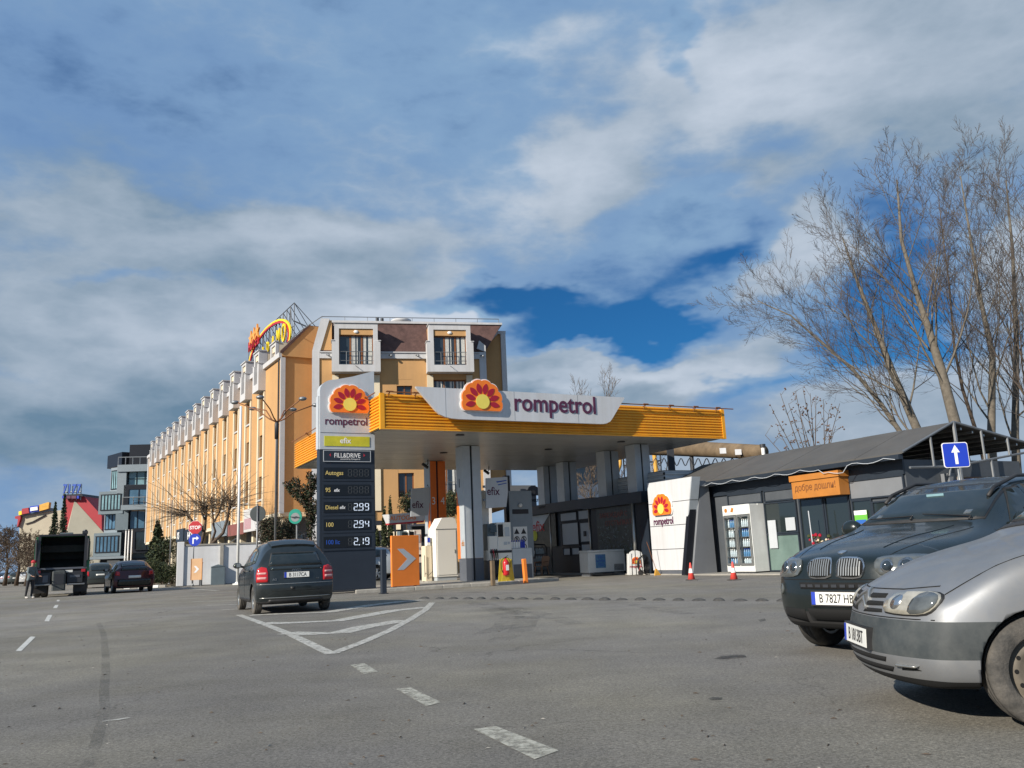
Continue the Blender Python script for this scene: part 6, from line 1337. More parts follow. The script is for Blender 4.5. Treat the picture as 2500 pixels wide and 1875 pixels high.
for k in range(m_): fs.append((c_, k, (k+1) % m_))
dome.add(vs, fs); dm = dome.mesh('stud_dome', 'rubber', True); dr = MB().box(-.165, .165, -.02, .02, .0, .02).mesh('stud_base', 'metal_dark')
R_ = random.Random(8)
for i, u in enumerate(us):
    v = 1461.5+(u-1036)*(1467.5-1461.5)/(1912-1036); q = G(u, v)
    t = thing('speed_bump_stud', ['%s low black rubber stud from the left in the speed bump row' % o_ for o_ in 'first second third fourth fifth sixth seventh eighth ninth tenth eleventh twelfth thirteenth fourteenth fifteenth sixteenth seventeenth eighteenth nineteenth twentieth twenty-first twenty-second'.split()][i], 'speed bump', (q.x, q.y, .002), R_.uniform(-.2, .2), 'speed bump studs'); t.scale = (R_.uniform(.78, 1.05), R_.uniform(.8, 1.1), R_.uniform(.7, 1.05)); link('dome', dm, t); 
bs = thing('one_way_sign', 'blue square sign with white upward arrow behind the black car roof', 'road sign', (Q(2345, 1300, 20.5).x, 20.5, 0), radians(-4)); zc = Q(2332, 1111, 20.5).z; xx = Q(2332, 1111, 20.5).x-bs.location.x
MB().tube([(xx+.04, .05, 0), (xx+.04, .05, zc+.3)], .03, 8).build('pole', 'chrome_dull', bs, True)
def rrect(w_, h_, r, n_=6): return [(sx_*(w_/2-r)+r*cos(a_), sy*(h_/2-r)+r*sin(a_)) for sx_, sy, a0 in ((1, 1, 0), (-1, 1, pi/2), (-1, -1, pi), (1, -1, 3*pi/2)) for a_ in [a0+pi/2*i/n_ for i in range(n_+1)]]
pl = MB(T(xx, 0, zc) @ FRONT).prism(rrect(.60, .60, .06), 'z', 0, .02).build('border', 'text_white', bs); MB(T(xx, -.022, zc) @ FRONT).prism(rrect(.565, .565, .05), 'z', 0, .006).build('plate', 'sign_blue', pl)
MB(T(xx, -.030, zc) @ FRONT).prism([(-.035, -.22), (.035, -.22), (.035, .06), (.10, .06), (0, .24), (-.10, .06), (-.035, .06)], 'z', 0, .003).build('arrow', 'text_white', pl)

# ---------------------------------------------------------------- beyond the station: pipe bridge, sheds
def bq(u, v, Y): return Q(u, v, Y)
pbr = thing('pipe_bridge', 'thick rusty brown pipe crossing high behind the annex roof', 'pipe', (8, 52, 0))
a_, b_ = bq(1540, 1100, 52), bq(1860, 1106, 40); a_, b_ = [Vector((q.x-8, q.y-52, q.z)) for q in (bq(1480, 1086, 58), bq(1862, 1104, 42))]
MB().tube([a_, a_.lerp(b_, .5), b_], [.62, .46, .36], 18).build('pipe', 'pipe_brown', pbr, True)
for t_ in (.3, .62): c_ = a_.lerp(b_, t_); MB().tube([(c_.x, c_.y, 0), (c_.x, c_.y, c_.z-.3)], .12, 8).build('support', 'metal_dark', pbr)
for uv in ((1758, 1104), (1795, 1107), (1818, 1108)): c_ = bq(*uv, 43.5); MB().box(c_.x-8-.16, c_.x-8+.16, c_.y-52-.62, c_.y-52-.6, c_.z-.14, c_.z+.14).build('label_plate', 'wall_plaster', pbr)
cw_ = thing('coiled_wire', 'wavy looping wire strung between canopy and brown pipe', 'wire', (8, 47, 0)); pts = []
for i in range(90):
    u = 1590+230*i/89; c_ = bq(u, 1128+9*cos(i*.78), 47); pts.append((c_.x-8, 0, c_.z))
MB().tube(pts, .03, 5).build('wire', 'metal_dark', cw_)
mpo = thing('canopy_mast', 'dark grey mast under the right end of the canopy beside the brown pipe', 'mast', (bq(1652, 1300, 44).x, 44, 0)); MB().box(-.16, .16, -.16, .16, 0, bq(1650, 1075, 44).z).build('mast', 'metal_dark', mpo); MB().box(-.3, .3, -.3, .3, 0, .1).build('base', 'concrete', mpo)
yg_ = thing('yellow_gantry', 'yellow pipe gantry seen between the canopy columns', 'gantry', (bq(1515, 1300, 62).x, 62, 0)); g0 = yg_.location.x
c_ = bq(1515, 1160, 62); MB().tube([(0, 0, 0), (0, 0, c_.z)], .22, 10).tube([(0, 0, c_.z), (.3, 0, c_.z+.8), (.35, 0, c_.z+2.2)], .14, 8).build('riser', 'pipe_yellow', yg_, True)
q = MB()
for i in range(5): z = c_.z-1.5+i*1.1; q.tube([(.6, .3, z), (3.4, .6, z+.3)], .05, 5)
for i in range(4): q.tube([(.6+.9*i, .3, 0), (.6+.9*i, .3, c_.z+3)], .05, 5); q.tube([(.6+.9*i, .3, c_.z-1.5), (1.5+.9*i, .3, c_.z+2.6)], .04, 5)
q.build('lattice', 'metal_dark', yg_); c2 = bq(1592, 1125, 62); c3_ = bq(1600, 1165, 62); MB().tube([(c2.x-g0, -1, c2.z+1), (c3_.x-g0, -1, c3_.z-2)], .14, 8).build('leg', 'pipe_yellow', yg_)
hg = thing('white_shed', 'white shed with grey sheet gable seen through the canopy gap', 'shed', (bq(1430, 1300, 72).x, 72, 0)); h0 = hg.location.x; zt_, zm = bq(1430, 1135, 72).z, bq(1430, 1183, 72).z
MB().box(-2.2, 2.6, 0, 6, 0, zm).build('wall', 'panel_white', hg); MB().box(-2.6, 3.0, .2, 6, zm+.01, zt_).build('upper_wall', 'clad_grey', hg); MB().box(-2.7, 3.1, -.1, 6.2, zt_+.01, zt_+.2).build('roof', 'metal_grey', hg)
vp_ = thing('vent_pipe', 'thin white vent pipe with dark cap at the annex roof left end', 'pipe', (bq(1863, 1100, 38).x, 38, 0)); MB().tube([(0, 0, 0), (0, 0, bq(1863, 1092, 38).z)], .08, 8).build('pipe', 'white_paint', vp_); MB().lathe([(.13, 0), (.13, .14)], c=(0, 0, bq(1863, 1092, 38).z), n=10).build('cap', 'metal_dark', vp_)
# flower stand inside the annex door
fls = STh('flower_stand', 'low display of small pink and cream items behind the annex door', 'display', 12.55, -7.9); R_ = random.Random(6)
MB().box(.1, .5, 0, .9, .05, .9).build('table', 'clad_black', fls)
for i in range(26): MB().ball((R_.uniform(.0, .45), R_.uniform(0, .9), .95+R_.random()*.35), R_.uniform(.04, .08), 7).build('item', R_.choice(['lamp_rose', 'cream_plaster', 'logo_red', 'leaf_olive']), fls)
MB().tube([(.1, .75, .9), (.1, .78, 2.1)], .02, 5).build('stick', 'totem_white', fls)

# ================================================================ vehicles
def smooth(p, it=2):
    for _ in range(it):
        q = []
        for i in range(len(p)):
            (x0, y0), (x1, y1) = p[i], p[(i+1) % len(p)]; q += [(x0*.75+x1*.25, y0*.75+y1*.25), (x0*.25+x1*.75, y0*.25+y1*.75)]
        p = q
    return p
def head(hx, hy): return atan2(-hy, -hx)
SW = 'black_plastic'
def glass(c, sets, mt='car_glass', trim=.018):
    """sets: list of (view, polygon, both sides)"""
    for view, poly, both in sets:
        for sd in ((1, -1) if both else (1,)):
            cx = sum(p_[0] for p_ in poly)/len(poly); cz = sum(p_[1] for p_ in poly)/len(poly)
            def grow(k): return [(a_+(trim*k if a_ > cx else -trim*k), b_+(trim*k if b_ > cz else -trim*k)) for a_, b_ in poly]
            t = c.patch('window_trim', SW, grow(1), view, .001, .004, .09, sd=sd)
            c.patch('window_glass', mt, poly, view, .004, .004, .09, parent=t, sd=sd)

# ---- silver van in the foreground
bp_ = dict(L=4.11, W=1.72, xs=[0, .12, .32, .6, .95, 1.22, 1.5, 1.85, 2.2, 2.7, 3.2, 3.7, 4.0, 4.11], zb=.20, R=.305, wheels=(.80, 3.49), nr=.30, tr=.08,
    top=[(0, .725), (.15, .805), (.4, .895), (.8, .99), (1.2, 1.065), (1.3, 1.13), (1.95, 1.62), (2.3, 1.76), (2.8, 1.80), (4.0, 1.78), (4.11, 1.74)],
    belt=[(0, .655), (.3, .79), (.8, .92), (1.25, .98), (4.1, 1.02)], w=[(0, .90), (.2, .97), (.6, 1.0), (3.8, 1.0), (4.11, .95)],
    roofw=[(0, .76), (.6, .84), (1.25, .86), (2.1, .80), (4.1, .78)], nose=[(.2, .09), (.28, .03), (.40, .0), (.55, .0), (.59, .05), (.66, .08), (.76, .14)], tail=[(.2, .05), (.5, 0), (1.0, .03), (1.8, .12)], edge=.035,
    zones=[(.375, .580, -1, .62, 'grey_plastic')])
bv = Car(bp_, 'paint_silver', 'silver_van', 'dusty silver van with grey bumper in the right foreground, facing left', (2.21, 5.93, 0), radians(-7), 1.02, None, 'van')
c = bv
for sd in (1, -1):
    lamp = smooth([(.35, .620), (.52, .608), (.68, .612), (.725, .64), (.73, .69), (.69, .728), (.60, .736), (.46, .730), (.38, .712)], 1)
    P_ = lamp if sd == 1 else mirror_poly(lamp)
    lt = c.patch('lamp_surround', 'black_plastic', [(a_*1.0+(.012 if a_ > .6 else -.012)*sd if False else a_, b_) for a_, b_ in [(x+(.004 if abs(x) > .6 else -.006)*(1 if x > 0 else -1), z+(.007 if z > .67 else -.007)) for x, z in P_]], 'f', .0005, .003, .05)
    lt['label'] = 'thin dark headlight surround'; hl = c.patch('headlight', 'lamp_amber', P_, 'f', .004, .010, .04)
    ind = smooth([(.585, .612), (.67, .616), (.718, .645), (.722, .687), (.685, .722), (.60, .731), (.580, .67)], 1)
    c.patch('indicator', 'lamp_clear', ind if sd == 1 else mirror_poly(ind), 'f', .016, .003, .04, parent=hl)
    c.patch('reflector', 'chrome', ell(.47*sd, .672, .045, .040, 14), 'f', .0135, .002, .05, parent=hl)
for z0_, z1_, k in ((.690, .716, .32), (.645, .671, .335), (.606, .628, .345)):
    for sd in (1, -1):
        p_ = [(.07, z0_-.004), (k, z0_+.006), (k-.01, z1_+.004), (.10, z1_)]; c.patch('grille_slot', 'underbody', p_ if sd == 1 else mirror_poly(p_), 'f', .001, .003, .06)
for dz in (0, .048):
    q = [(-.12, .618+dz), (0, .670+dz), (.12, .618+dz), (.12, .640+dz), (0, .694+dz), (-.12, .640+dz)]; c.patch('chevron_badge', 'chrome_dull', q, 'f', .006, .010, .05)
c.seam([(-.62, .77), (-.40, .748), (0, .742), (.40, .748), (.62, .77)], 'f', .0025); c.seam([(-.74, .588), (.74, .588)], 'f', .003)
for sd in (1, -1):
    c.seam([(.36, sd*.705), (.55, sd*.735), (1.0, sd*.745), (1.22, sd*.745)], 't', .0025)
    c.seam([(1.28, .24), (1.28, .70), (1.24, .96)], 's', .003, sd); c.seam([(2.35, .24), (2.4, 1.0), (2.3, 1.66)], 's', .003, sd)
low = [(-.42, .275), (.42, .275), (.46, .305), (-.46, .305)]; c.patch('lower_intake', 'underbody', low, 'f', .001, .003, .07); c.patch('lower_intake', 'underbody', [(-.40, .330), (.40, .330), (.42, .358), (-.42, .358)], 'f', .001, .003, .07)
for sd in (1, -1): c.patch('bumper_scrape', 'underbody', [(.52*sd, .295), (.60*sd, .30), (.66*sd, .305), (.60*sd, .325), (.54*sd, .32)][::sd], 'f', .001, .002, .05)
c.patch('torn_trim', 'chrome_dull', [(.50, .318), (.64, .322), (.66, .332), (.50, .330)], 'f', .006, .012, .05); c.patch('torn_trim', 'chrome_dull', [(-.66, .332), (-.64, .322), (-.50, .318), (-.50, .330)], 'f', .006, .012, .05)
c.plate('f', 0, .45, 'B 1813BT', tilt=radians(4))
glass(c, [('f', [(-.66, 1.15), (.66, 1.15), (.58, 1.60), (-.58, 1.60)], False), ('s', [(1.62, 1.06), (2.30, 1.08), (2.30, 1.55), (2.05, 1.52)], True), ('s', [(2.45, 1.08), (3.2, 1.09), (3.2, 1.58), (2.42, 1.57)], True), ('s', [(3.3, 1.09), (3.9, 1.1), (3.85, 1.55), (3.3, 1.58)], True)], 'car_glass_light')
for y0, y1 in ((-.55, -.05), (.0, .5)):
    a_ = c.pt('t', 1.34, y0)[0]; b_ = c.pt('t', 1.40, y1)[0]; MB().tube([a_+Vector((-.04, 0, .02)), a_+Vector((0, 0, .05)), b_+Vector((-.02, 0, .04))], [.012, .009, .006], 6).build('wiper', 'black_plastic', c.root, True)
c.patch('cowl_panel', 'black_plastic', [(1.24, -.66), (1.30, -.66), (1.30, .66), (1.24, .66)], 't', .002, .004, .08)
c.mirror(1.62, 1.06, -1, 'black_plastic', (.11, .22, .17)); c.mirror(1.62, 1.06, 1, 'black_plastic', (.11, .22, .17))
for sd in (1, -1): c.patch('door_handle', 'black_plastic', [(2.1, .88), (2.28, .88), (2.28, .92), (2.1, .92)], 's', .006, .02, .08, sd=sd)
for sd in (1, -1): c.patch('side_moulding', 'grey_plastic', [(1.32, .46), (3.1, .46), (3.1, .55), (1.32, .55)], 's', .003, .012, .12, sd=sd)
c.wheels('steel', 'tyre_dusty')

# ---- dark off-roader with twin grille
xp = dict(L=4.565, W=1.853, xs=[0, .12, .32, .65, 1.0, 1.38, 1.6, 1.9, 2.25, 2.7, 3.2, 3.7, 4.1, 4.4, 4.565], zb=.24, R=.36, wheels=(.84, 3.63), nr=.26, tr=.12, tw=.22,
    top=[(0, .89), (.15, .955), (.5, 1.03), (1.0, 1.095), (1.38, 1.15), (1.5, 1.18), (2.15, 1.56), (2.5, 1.64), (3.1, 1.675), (4.0, 1.63), (4.565, 1.52)],
    belt=[(0, .80), (.4, .93), (1.3, 1.04), (4.5, 1.10)], w=[(0, .88), (.2, .95), (.7, 1.0), (4.1, 1.0), (4.565, .94)], roofw=[(0, .74), (.6, .80), (1.4, .82), (2.2, .70), (4.565, .66)],
    nose=[(.24, .12), (.36, .03), (.5, 0), (.66, .0), (.74, .04), (.86, .07), (.95, .14)], tail=[(.2, .1), (.5, 0), (.95, .04), (1.1, .10), (1.5, .40)], edge=.04,
    zones=[(.23, .40, -1, .5, 'black_plastic'), (.23, .34, .5, 5, 'black_plastic')])
xc = Car(xp, 'paint_black', 'black_offroader', 'black off-roader with twin chrome kidney grille behind the silver van', (2.93, 8.25, 0), head(-.815, -.58), 1.04, None, 'car'); xc.root.scale = (1.02, .96, 1.04)
c = xc
for sd in (1, -1):
    kid = smooth([(.030, .70), (.27, .692), (.315, .74), (.325, .82), (.28, .875), (.09, .885), (.030, .87), (.025, .77)], 1)
    P_ = kid if sd == 1 else mirror_poly(kid); kg = c.patch('kidney_grille', 'chrome', P_, 'f', .002, .012, .06)
    inn = [(x*.0+(.055 if x < .1 else .332 if x > .33 else x-.004 if x > .29 else x+.006)*(1), z+(.010 if z < .85 else -.012)) for x, z in kid]
    inn = smooth([(.042, .714), (.265, .706), (.300, .746), (.310, .815), (.272, .861), (.092, .870), (.042, .855), (.038, .77)], 1)
    c.patch('grille_recess', 'underbody', inn if sd == 1 else mirror_poly(inn), 'f', .0150, .001, .06, parent=kg)
    for i in range(9):
        x0 = .056+.0265*i; lo_, hi_ = (.722, .860 if i < 8 else .84); b_ = [(x0, lo_), (x0+.012, lo_), (x0+.012, hi_), (x0, hi_)]
        c.patch('grille_bar', 'chrome_dull', b_ if sd == 1 else mirror_poly(b_), 'f', .0155, .009, .07, parent=kg, smooth=False)
    lamp = smooth([(.42, .74), (.56, .705), (.82, .715), (.87, .74), (.87, .86), (.76, .89), (.50, .885), (.40, .86)], 1); P_ = lamp if sd == 1 else mirror_poly(lamp)
    hl = c.patch('headlight', 'lamp_clear', P_, 'f', .002, .010, .05)
    for lx_, lr in ((.52, .055), (.67, .06)):
        c.patch('lamp_ring', 'chrome', ell(lx_*sd, .80, lr, lr, 18), 'f', .0125, .004, .06, parent=hl); c.patch('lamp_lens', 'window_glass', ell(lx_*sd, .80, lr*.72, lr*.72, 18), 'f', .017, .002, .06, parent=hl)
    c.patch('fog_lamp', 'lamp_clear', ell(.74*sd, .60, .035, .05, 14), 'f', .002, .008, .05)
    lg = [(.40, .30), (.74, .34), (.72, .43), (.40, .42)]; c.patch('side_intake', 'underbody', lg if sd == 1 else mirror_poly(lg), 'f', .001, .003, .07)
    rr = [c.pt('s', x, 1.50, sd)[0] for x in (2.2, 2.8, 3.6)]; pts = []
    for x, dz in ((1.95, .0), (2.1, .03), (2.6, .05), (3.4, .05), (3.9, .02)):
        q_, n_ = c.pt('t', x, sd*.60); pts.append(q_+Vector((0, 0, .02+dz)))
    MB().tube(pts, .02, 7).build('roof_rail', 'black_plastic', c.root, True)
    c.seam([(.18, sd*.50), (.6, sd*.62), (1.35, sd*.72)], 't', .0025); c.seam([(.35, sd*.36), (.9, sd*.44), (1.35, sd*.52)], 't', .002, off=.001, mt='paint_black', thick=.004)
    c.seam([(1.5, .36), (1.48, .8), (1.52, 1.08)], 's', .003, sd); c.seam([(2.55, .36), (2.6, 1.08)], 's', .003, sd)
c.patch('upper_intake', 'underbody', [(-.42, .605), (.42, .605), (.44, .665), (-.44, .665)], 'f', .001, .004, .07); c.patch('lower_intake', 'underbody', [(-.34, .32), (.34, .32), (.36, .43), (-.36, .43)], 'f', .001, .004, .07)
gm = MB()
for i in range(9):
    z = .665+.0; p_ = c.pt('f', -.38+.095*i, .635)[0]; gm.box(p_.x-.012, p_.x-.004, p_.y-.03, p_.y+.03, .622, .648)
gm.build('mesh_insert', 'metal_dark', c.root)
c.patch('bonnet_badge', 'chrome', ell(.21, 0, .045, .045, 18), 't', .004, .004, .06); c.plate('f', 0, .525, 'B 7827 HB', tilt=radians(3))
c.seam([(-.86, .69), (.86, .69)], 'f', .004)
glass(c, [('f', [(-.70, 1.20), (.70, 1.20), (.60, 1.535), (-.60, 1.535)], False), ('s', [(1.85, 1.12), (2.50, 1.13), (2.50, 1.50), (2.25, 1.47)], True), ('s', [(2.65, 1.13), (3.45, 1.14), (3.45, 1.50), (2.63, 1.52)], True), ('s', [(3.55, 1.15), (4.1, 1.18), (3.9, 1.44), (3.55, 1.49)], True), ('r', [(-.6, 1.15), (.6, 1.15), (.52, 1.42), (-.52, 1.42)], False)])
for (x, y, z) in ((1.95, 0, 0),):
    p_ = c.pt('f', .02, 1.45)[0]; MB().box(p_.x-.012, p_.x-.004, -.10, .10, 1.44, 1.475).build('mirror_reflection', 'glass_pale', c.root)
for y0, mt in ((-.52, 'white_paint'), (.5, 'white_paint')):
    p_ = c.pt('f', y0, 1.26)[0]; c.patch('windscreen_sticker', 'lamp_clear', [(y0-.035, 1.235), (y0+.035, 1.235), (y0+.035, 1.275), (y0-.035, 1.275)], 'f', .009, .001, .06)
for y0, y1 in ((-.62, -.08), (.02, .56)):
    a_ = c.pt('t', 1.52, y0)[0]; b_ = c.pt('t', 1.57, y1)[0]; MB().tube([a_+Vector((-.05, 0, .01)), a_+Vector((0, 0, .04)), b_+Vector((-.02, 0, .035))], [.012, .009, .006], 6).build('wiper', 'black_plastic', c.root, True)
for sd in (1, -1):
    c.mirror(1.82, 1.12, sd, 'paint_black', (.12, .23, .16)); c.patch('door_handle', 'paint_black', [(2.4, .96), (2.55, .96), (2.55, 1.0), (2.4, 1.0)], 's', .006, .02, .08, sd=sd)
c.wheels('alloy', 'tyre')

# ---- charcoal hatchback seen from behind
ap_ = dict(L=3.826, W=1.673, xs=[0, .15, .4, .75, 1.1, 1.5, 1.9, 2.4, 2.9, 3.2, 3.45, 3.65, 3.78, 3.826], zb=.20, R=.30, wheels=(.72, 3.125), nr=.30, tr=.20, tw=.17,
    top=[(0, .76), (.2, .86), (.6, .97), (.85, 1.04), (1.45, 1.38), (1.9, 1.51), (2.5, 1.553), (3.1, 1.53), (3.5, 1.47), (3.826, 1.39)],
    belt=[(0, .68), (.5, .84), (1.0, .92), (3.2, 1.0), (3.826, .98)], w=[(0, .84), (.3, .95), (.8, 1.0), (3.3, 1.0), (3.6, 1.0), (3.826, .97)], roofw=[(0, .70), (.8, .80), (1.8, .73), (3.0, .71), (3.826, .68)],
    nose=[(.2, .08), (.4, 0), (.6, .02), (.8, .12)], tail=[(.2, .10), (.32, .03), (.45, .0), (.60, .0), (.63, .05), (.85, .07), (1.0, .10), (1.12, .18), (1.3, .36), (1.5, .5)], edge=.05,
    zones=[(.19, .26, -1, 5, 'black_plastic')])
ac = Car(ap_, 'paint_charcoal', 'charcoal_hatchback', 'charcoal hatchback seen from behind, stopped beside the price totem', (-6.72, 23.25, 0), head(-.4226, .9063), 1.06, None, 'car')
c = ac
for sd in (1, -1):
    lm = [(.575, .66), (.80, .66), (.805, .80), (.78, .93), (.70, .975), (.60, .95), (.575, .85)]; P_ = lm if sd == 1 else mirror_poly(lm); tl = c.patch('tail_light', 'lamp_red', P_, 'r', .002, .012, .05)
    for z0_, z1_ in ((.72, .765), (.82, .86)): q = [(.61, z0_), (.785, z0_), (.785, z1_), (.61, z1_)]; c.patch('lamp_band', 'lamp_rose', q if sd == 1 else mirror_poly(q), 'r', .0145, .003, .05, parent=tl)
    c.seam([(.55, .62), (.56, .98), (.50, 1.05)], 'r', .004) if sd == 1 else c.seam([(-.50, 1.05), (-.56, .98), (-.55, .62)], 'r', .004)
    c.seam([(1.06, .26), (1.02, .60), (1.05, .94)], 's', .004, sd); c.seam([(1.98, .26), (1.98, .95), (1.9, 1.40)], 's', .004, sd); c.seam([(2.70, .50), (2.82, .75), (2.86, .98)], 's', .004, sd)
    c.patch('sill_trim', 'black_plastic', [(1.1, .27), (2.75, .27), (2.75, .31), (1.1, .31)], 's', .002, .006, .12, sd=sd)
    c.patch('door_handle', 'paint_charcoal', [(1.72, .86), (1.88, .86), (1.88, .895), (1.72, .895)], 's', .005, .018, .08, sd=sd); c.patch('door_handle', 'paint_charcoal', [(2.6, .88), (2.75, .88), (2.75, .915), (2.6, .915)], 's', .005, .018, .08, sd=sd)
    c.mirror(1.10, .99, sd, 'paint_charcoal', (.10, .17, .12))
glass(c, [('r', [(-.55, 1.00), (.55, 1.00), (.47, 1.25), (-.47, 1.25)], False), ('f', [(-.66, 1.08), (.66, 1.08), (.56, 1.42), (-.56, 1.42)], False)])
glass(c, [('s', [(1.18, 1.0), (1.90, 1.02), (1.88, 1.37), (1.62, 1.33), (1.4, 1.22)], True), ('s', [(2.02, 1.02), (2.68, 1.04), (2.60, 1.36), (1.99, 1.38)], True), ('s', [(2.76, 1.05), (3.12, 1.07), (2.98, 1.27), (2.70, 1.34)], True)], 'car_glass_light', .012)
c.patch('tailgate_panel', 'car_glass', [(-.54, .90), (.54, .90), (.53, .975), (-.53, .975)], 'r', .002, .003, .08)
sp_ = [(3.02, -.50), (3.34, -.46), (3.38, 0), (3.34, .46), (3.02, .50)]; c.patch('roof_spoiler', 'paint_charcoal', sp_, 't', .010, .030, .08)
c.plate('r', 0, .795, 'B 3117CA', tilt=radians(5)); 
p_ = c.pt('r', 0, .905)[0]
rg_ = MB(T(p_.x+.012, 0, .885) @ RZ(pi/2) @ RX(pi/2))
for i in range(4):
    for k in range(16):
        a0, a1 = 2*pi*k/16, 2*pi*(k+1)/16; rg_.add([(-.068+.045*i+r*cos(a_), r*sin(a_), z) for z in (0, .008) for r in (.020, .028) for a_ in (a0, a1)], [(4, 6, 7, 5), (0, 4, 5, 1), (2, 3, 7, 6)])
rg_.build('four_ring_badge', 'chrome', c.root)
mwr = T(c.pt('r', .40, .70)[0].x+.006, 0, 0) @ RZ(pi/2) @ RX(pi/2); text('model_badge', 'A2', .06, 'chrome', c.root, mwr @ T(-.50, .69, 0), .004, .002, sx=1.3); text('engine_badge', '1.4', .04, 'chrome', c.root, mwr @ T(.42, .69, 0), .004, .001)
c.seam([(-.80, .615), (.80, .615)], 'r', .006, name='bumper_edge', mt='chrome_dull', thick=.008); c.seam([(-.74, .335), (.74, .335)], 'r', .007, name='bumper_crease', mt='chrome_dull', thick=.004); c.seam([(-.5, .47), (.5, .47)], 'r', .004)
c.patch('lower_bumper', 'black_plastic', [(-.6, .235), (.6, .235), (.55, .30), (-.55, .30)], 'r', .001, .004, .09); c.patch('tow_cover', 'black_plastic', [(-.13, .49), (-.04, .49), (-.04, .55), (-.13, .55)], 'r', .001, .003, .09)
c.wheels('cover', 'tyre_dusty', spokes=7)

def simple_car(kind, paint, name, label, loc, hd, scale, group=None, rear_lamps=True, plate=None, wheel='alloy', dark_glass='car_glass', cat='car'):
    if kind == 'suv': p_ = dict(xp); p_['zones'] = xp['zones']
    elif kind == 'hatch':
        p_ = dict(ap_, L=4.1, W=1.77, xs=[0, .15, .4, .75, 1.1, 1.5, 1.9, 2.4, 2.9, 3.3, 3.65, 3.9, 4.05, 4.1], wheels=(.82, 3.35), R=.315, top=[(0, .72), (.2, .80), (.7, .90), (1.05, .97), (1.75, 1.34), (2.2, 1.45), (2.7, 1.46), (3.3, 1.41), (3.8, 1.28), (4.1, 1.16)], belt=[(0, .64), (.6, .80), (1.2, .88), (4.1, .98)])
    else:
        p_ = dict(ap_, L=4.45, W=1.74, xs=[0, .15, .4, .8, 1.2, 1.5, 2.0, 2.5, 3.0, 3.5, 3.85, 4.15, 4.38, 4.45], wheels=(.85, 3.5), R=.31, top=[(0, .70), (.3, .80), (.9, .92), (1.25, .97), (1.95, 1.36), (2.3, 1.43), (2.8, 1.43), (3.2, 1.36), (3.75, 1.05), (4.2, 1.0), (4.45, .95)], belt=[(0, .64), (.6, .78), (1.2, .86), (4.45, .90)], tail=[(.2, .1), (.4, 0), (.6, 0), (.9, .06), (1.0, .1)])
        p_['roofw'] = [(0, .70), (1.2, .80), (2.2, .66), (3.2, .66), (3.8, .78), (4.45, .74)]
    c = Car(p_, paint, name, label, loc, hd, scale, group, cat); L_ = p_['L']
    if kind == 'suv':
        g_ = [('f', [(-.70, 1.20), (.70, 1.20), (.60, 1.535), (-.60, 1.535)], False), ('s', [(1.85, 1.12), (2.50, 1.13), (2.50, 1.50), (2.25, 1.47)], True), ('s', [(2.65, 1.13), (3.45, 1.14), (3.45, 1.50), (2.63, 1.52)], True), ('s', [(3.55, 1.15), (4.1, 1.18), (3.9, 1.44), (3.55, 1.49)], True), ('r', [(-.62, 1.13), (.62, 1.13), (.54, 1.45), (-.54, 1.45)], False)]; tl_ = [(.66, .78), (.84, .80), (.80, 1.08), (.68, 1.08)]; pz = .86
    elif kind == 'hatch':
        g_ = [('f', [(-.66, 1.02), (.66, 1.02), (.56, 1.32), (-.56, 1.32)], False), ('s', [(1.55, .97), (2.25, .99), (2.25, 1.33), (1.95, 1.30)], True), ('s', [(2.38, .99), (3.1, 1.01), (3.0, 1.30), (2.36, 1.34)], True), ('r', [(-.58, 1.00), (.58, 1.00), (.48, 1.13), (-.48, 1.13)], False), ('t', [(3.45, -.50), (3.78, -.54), (3.78, .54), (3.45, .50)], False)]; tl_ = [(.60, .76), (.80, .78), (.76, .96), (.62, .94)]; pz = .70
    else:
        g_ = [('f', [(-.64, 1.02), (.64, 1.02), (.54, 1.33), (-.54, 1.33)], False), ('s', [(1.75, .95), (2.4, .97), (2.4, 1.32), (2.12, 1.30)], True), ('s', [(2.5, .97), (3.2, .98), (3.05, 1.29), (2.5, 1.32)], True), ('t', [(3.22, -.52), (3.62, -.56), (3.62, .56), (3.22, .52)], False)]; tl_ = [(.56, .70), (.80, .70), (.80, .84), (.56, .84)]; pz = .62
    glass(c, g_, dark_glass)
    for sd in (1, -1):
        c.patch('tail_light', 'lamp_red', tl_ if sd == 1 else mirror_poly(tl_), 'r', .002, .012, .07); hl_ = [(.48, .60), (.76, .62), (.78, .70), (.5, .68)]
        if kind == 'suv': hl_ = [(.5, .8), (.84, .8), (.84, .92), (.5, .92)]
        c.patch('headlight', 'lamp_clear', hl_ if sd == 1 else mirror_poly(hl_), 'f', .002, .01, .07)
    c.seam([(-.78, .60), (.78, .60)], 'r', .012, name='bumper_edge', mt='black_plastic', thick=.008)
    c.patch('rear_plate', 'plate_white', [(-.26, pz-.055), (.26, pz-.055), (.26, pz+.055), (-.26, pz+.055)], 'r', .004, .006, .12)
    for sd in (1, -1): c.mirror(1.6 if kind != 'suv' else 1.82, 1.0 if kind != 'suv' else 1.12, sd, paint)
    c.wheels(wheel, 'tyre'); return c
hc = simple_car('hatch', 'paint_maroon', 'maroon_hatchback', 'dark maroon hatchback seen from behind beside the green truck', (-21.9, 47.9, 0), head(-.53, .85), 1.12)
hc.patch('dark_tailgate', 'paint_black', [(-.7, .30), (.7, .30), (.7, .58), (-.7, .58)], 'r', .001, .003, .1)
q_ = Q(226, 1400, 60); sc_ = simple_car('suv', 'paint_olive', 'grey_offroader', 'dark grey off-roader seen from behind between the truck and maroon hatchback', (q_.x-2.0, 64.5, 0), head(-.5, .87), 1.05)
q_ = Q(905, 1400, 47.5); ss = simple_car('suv', 'paint_lightsilver', 'silver_offroader', 'light silver off-roader standing behind the price totem', (-11.6, 47.9, 0), head(-1, .05), 1.10, wheel='double'); 
R_ = random.Random(12)
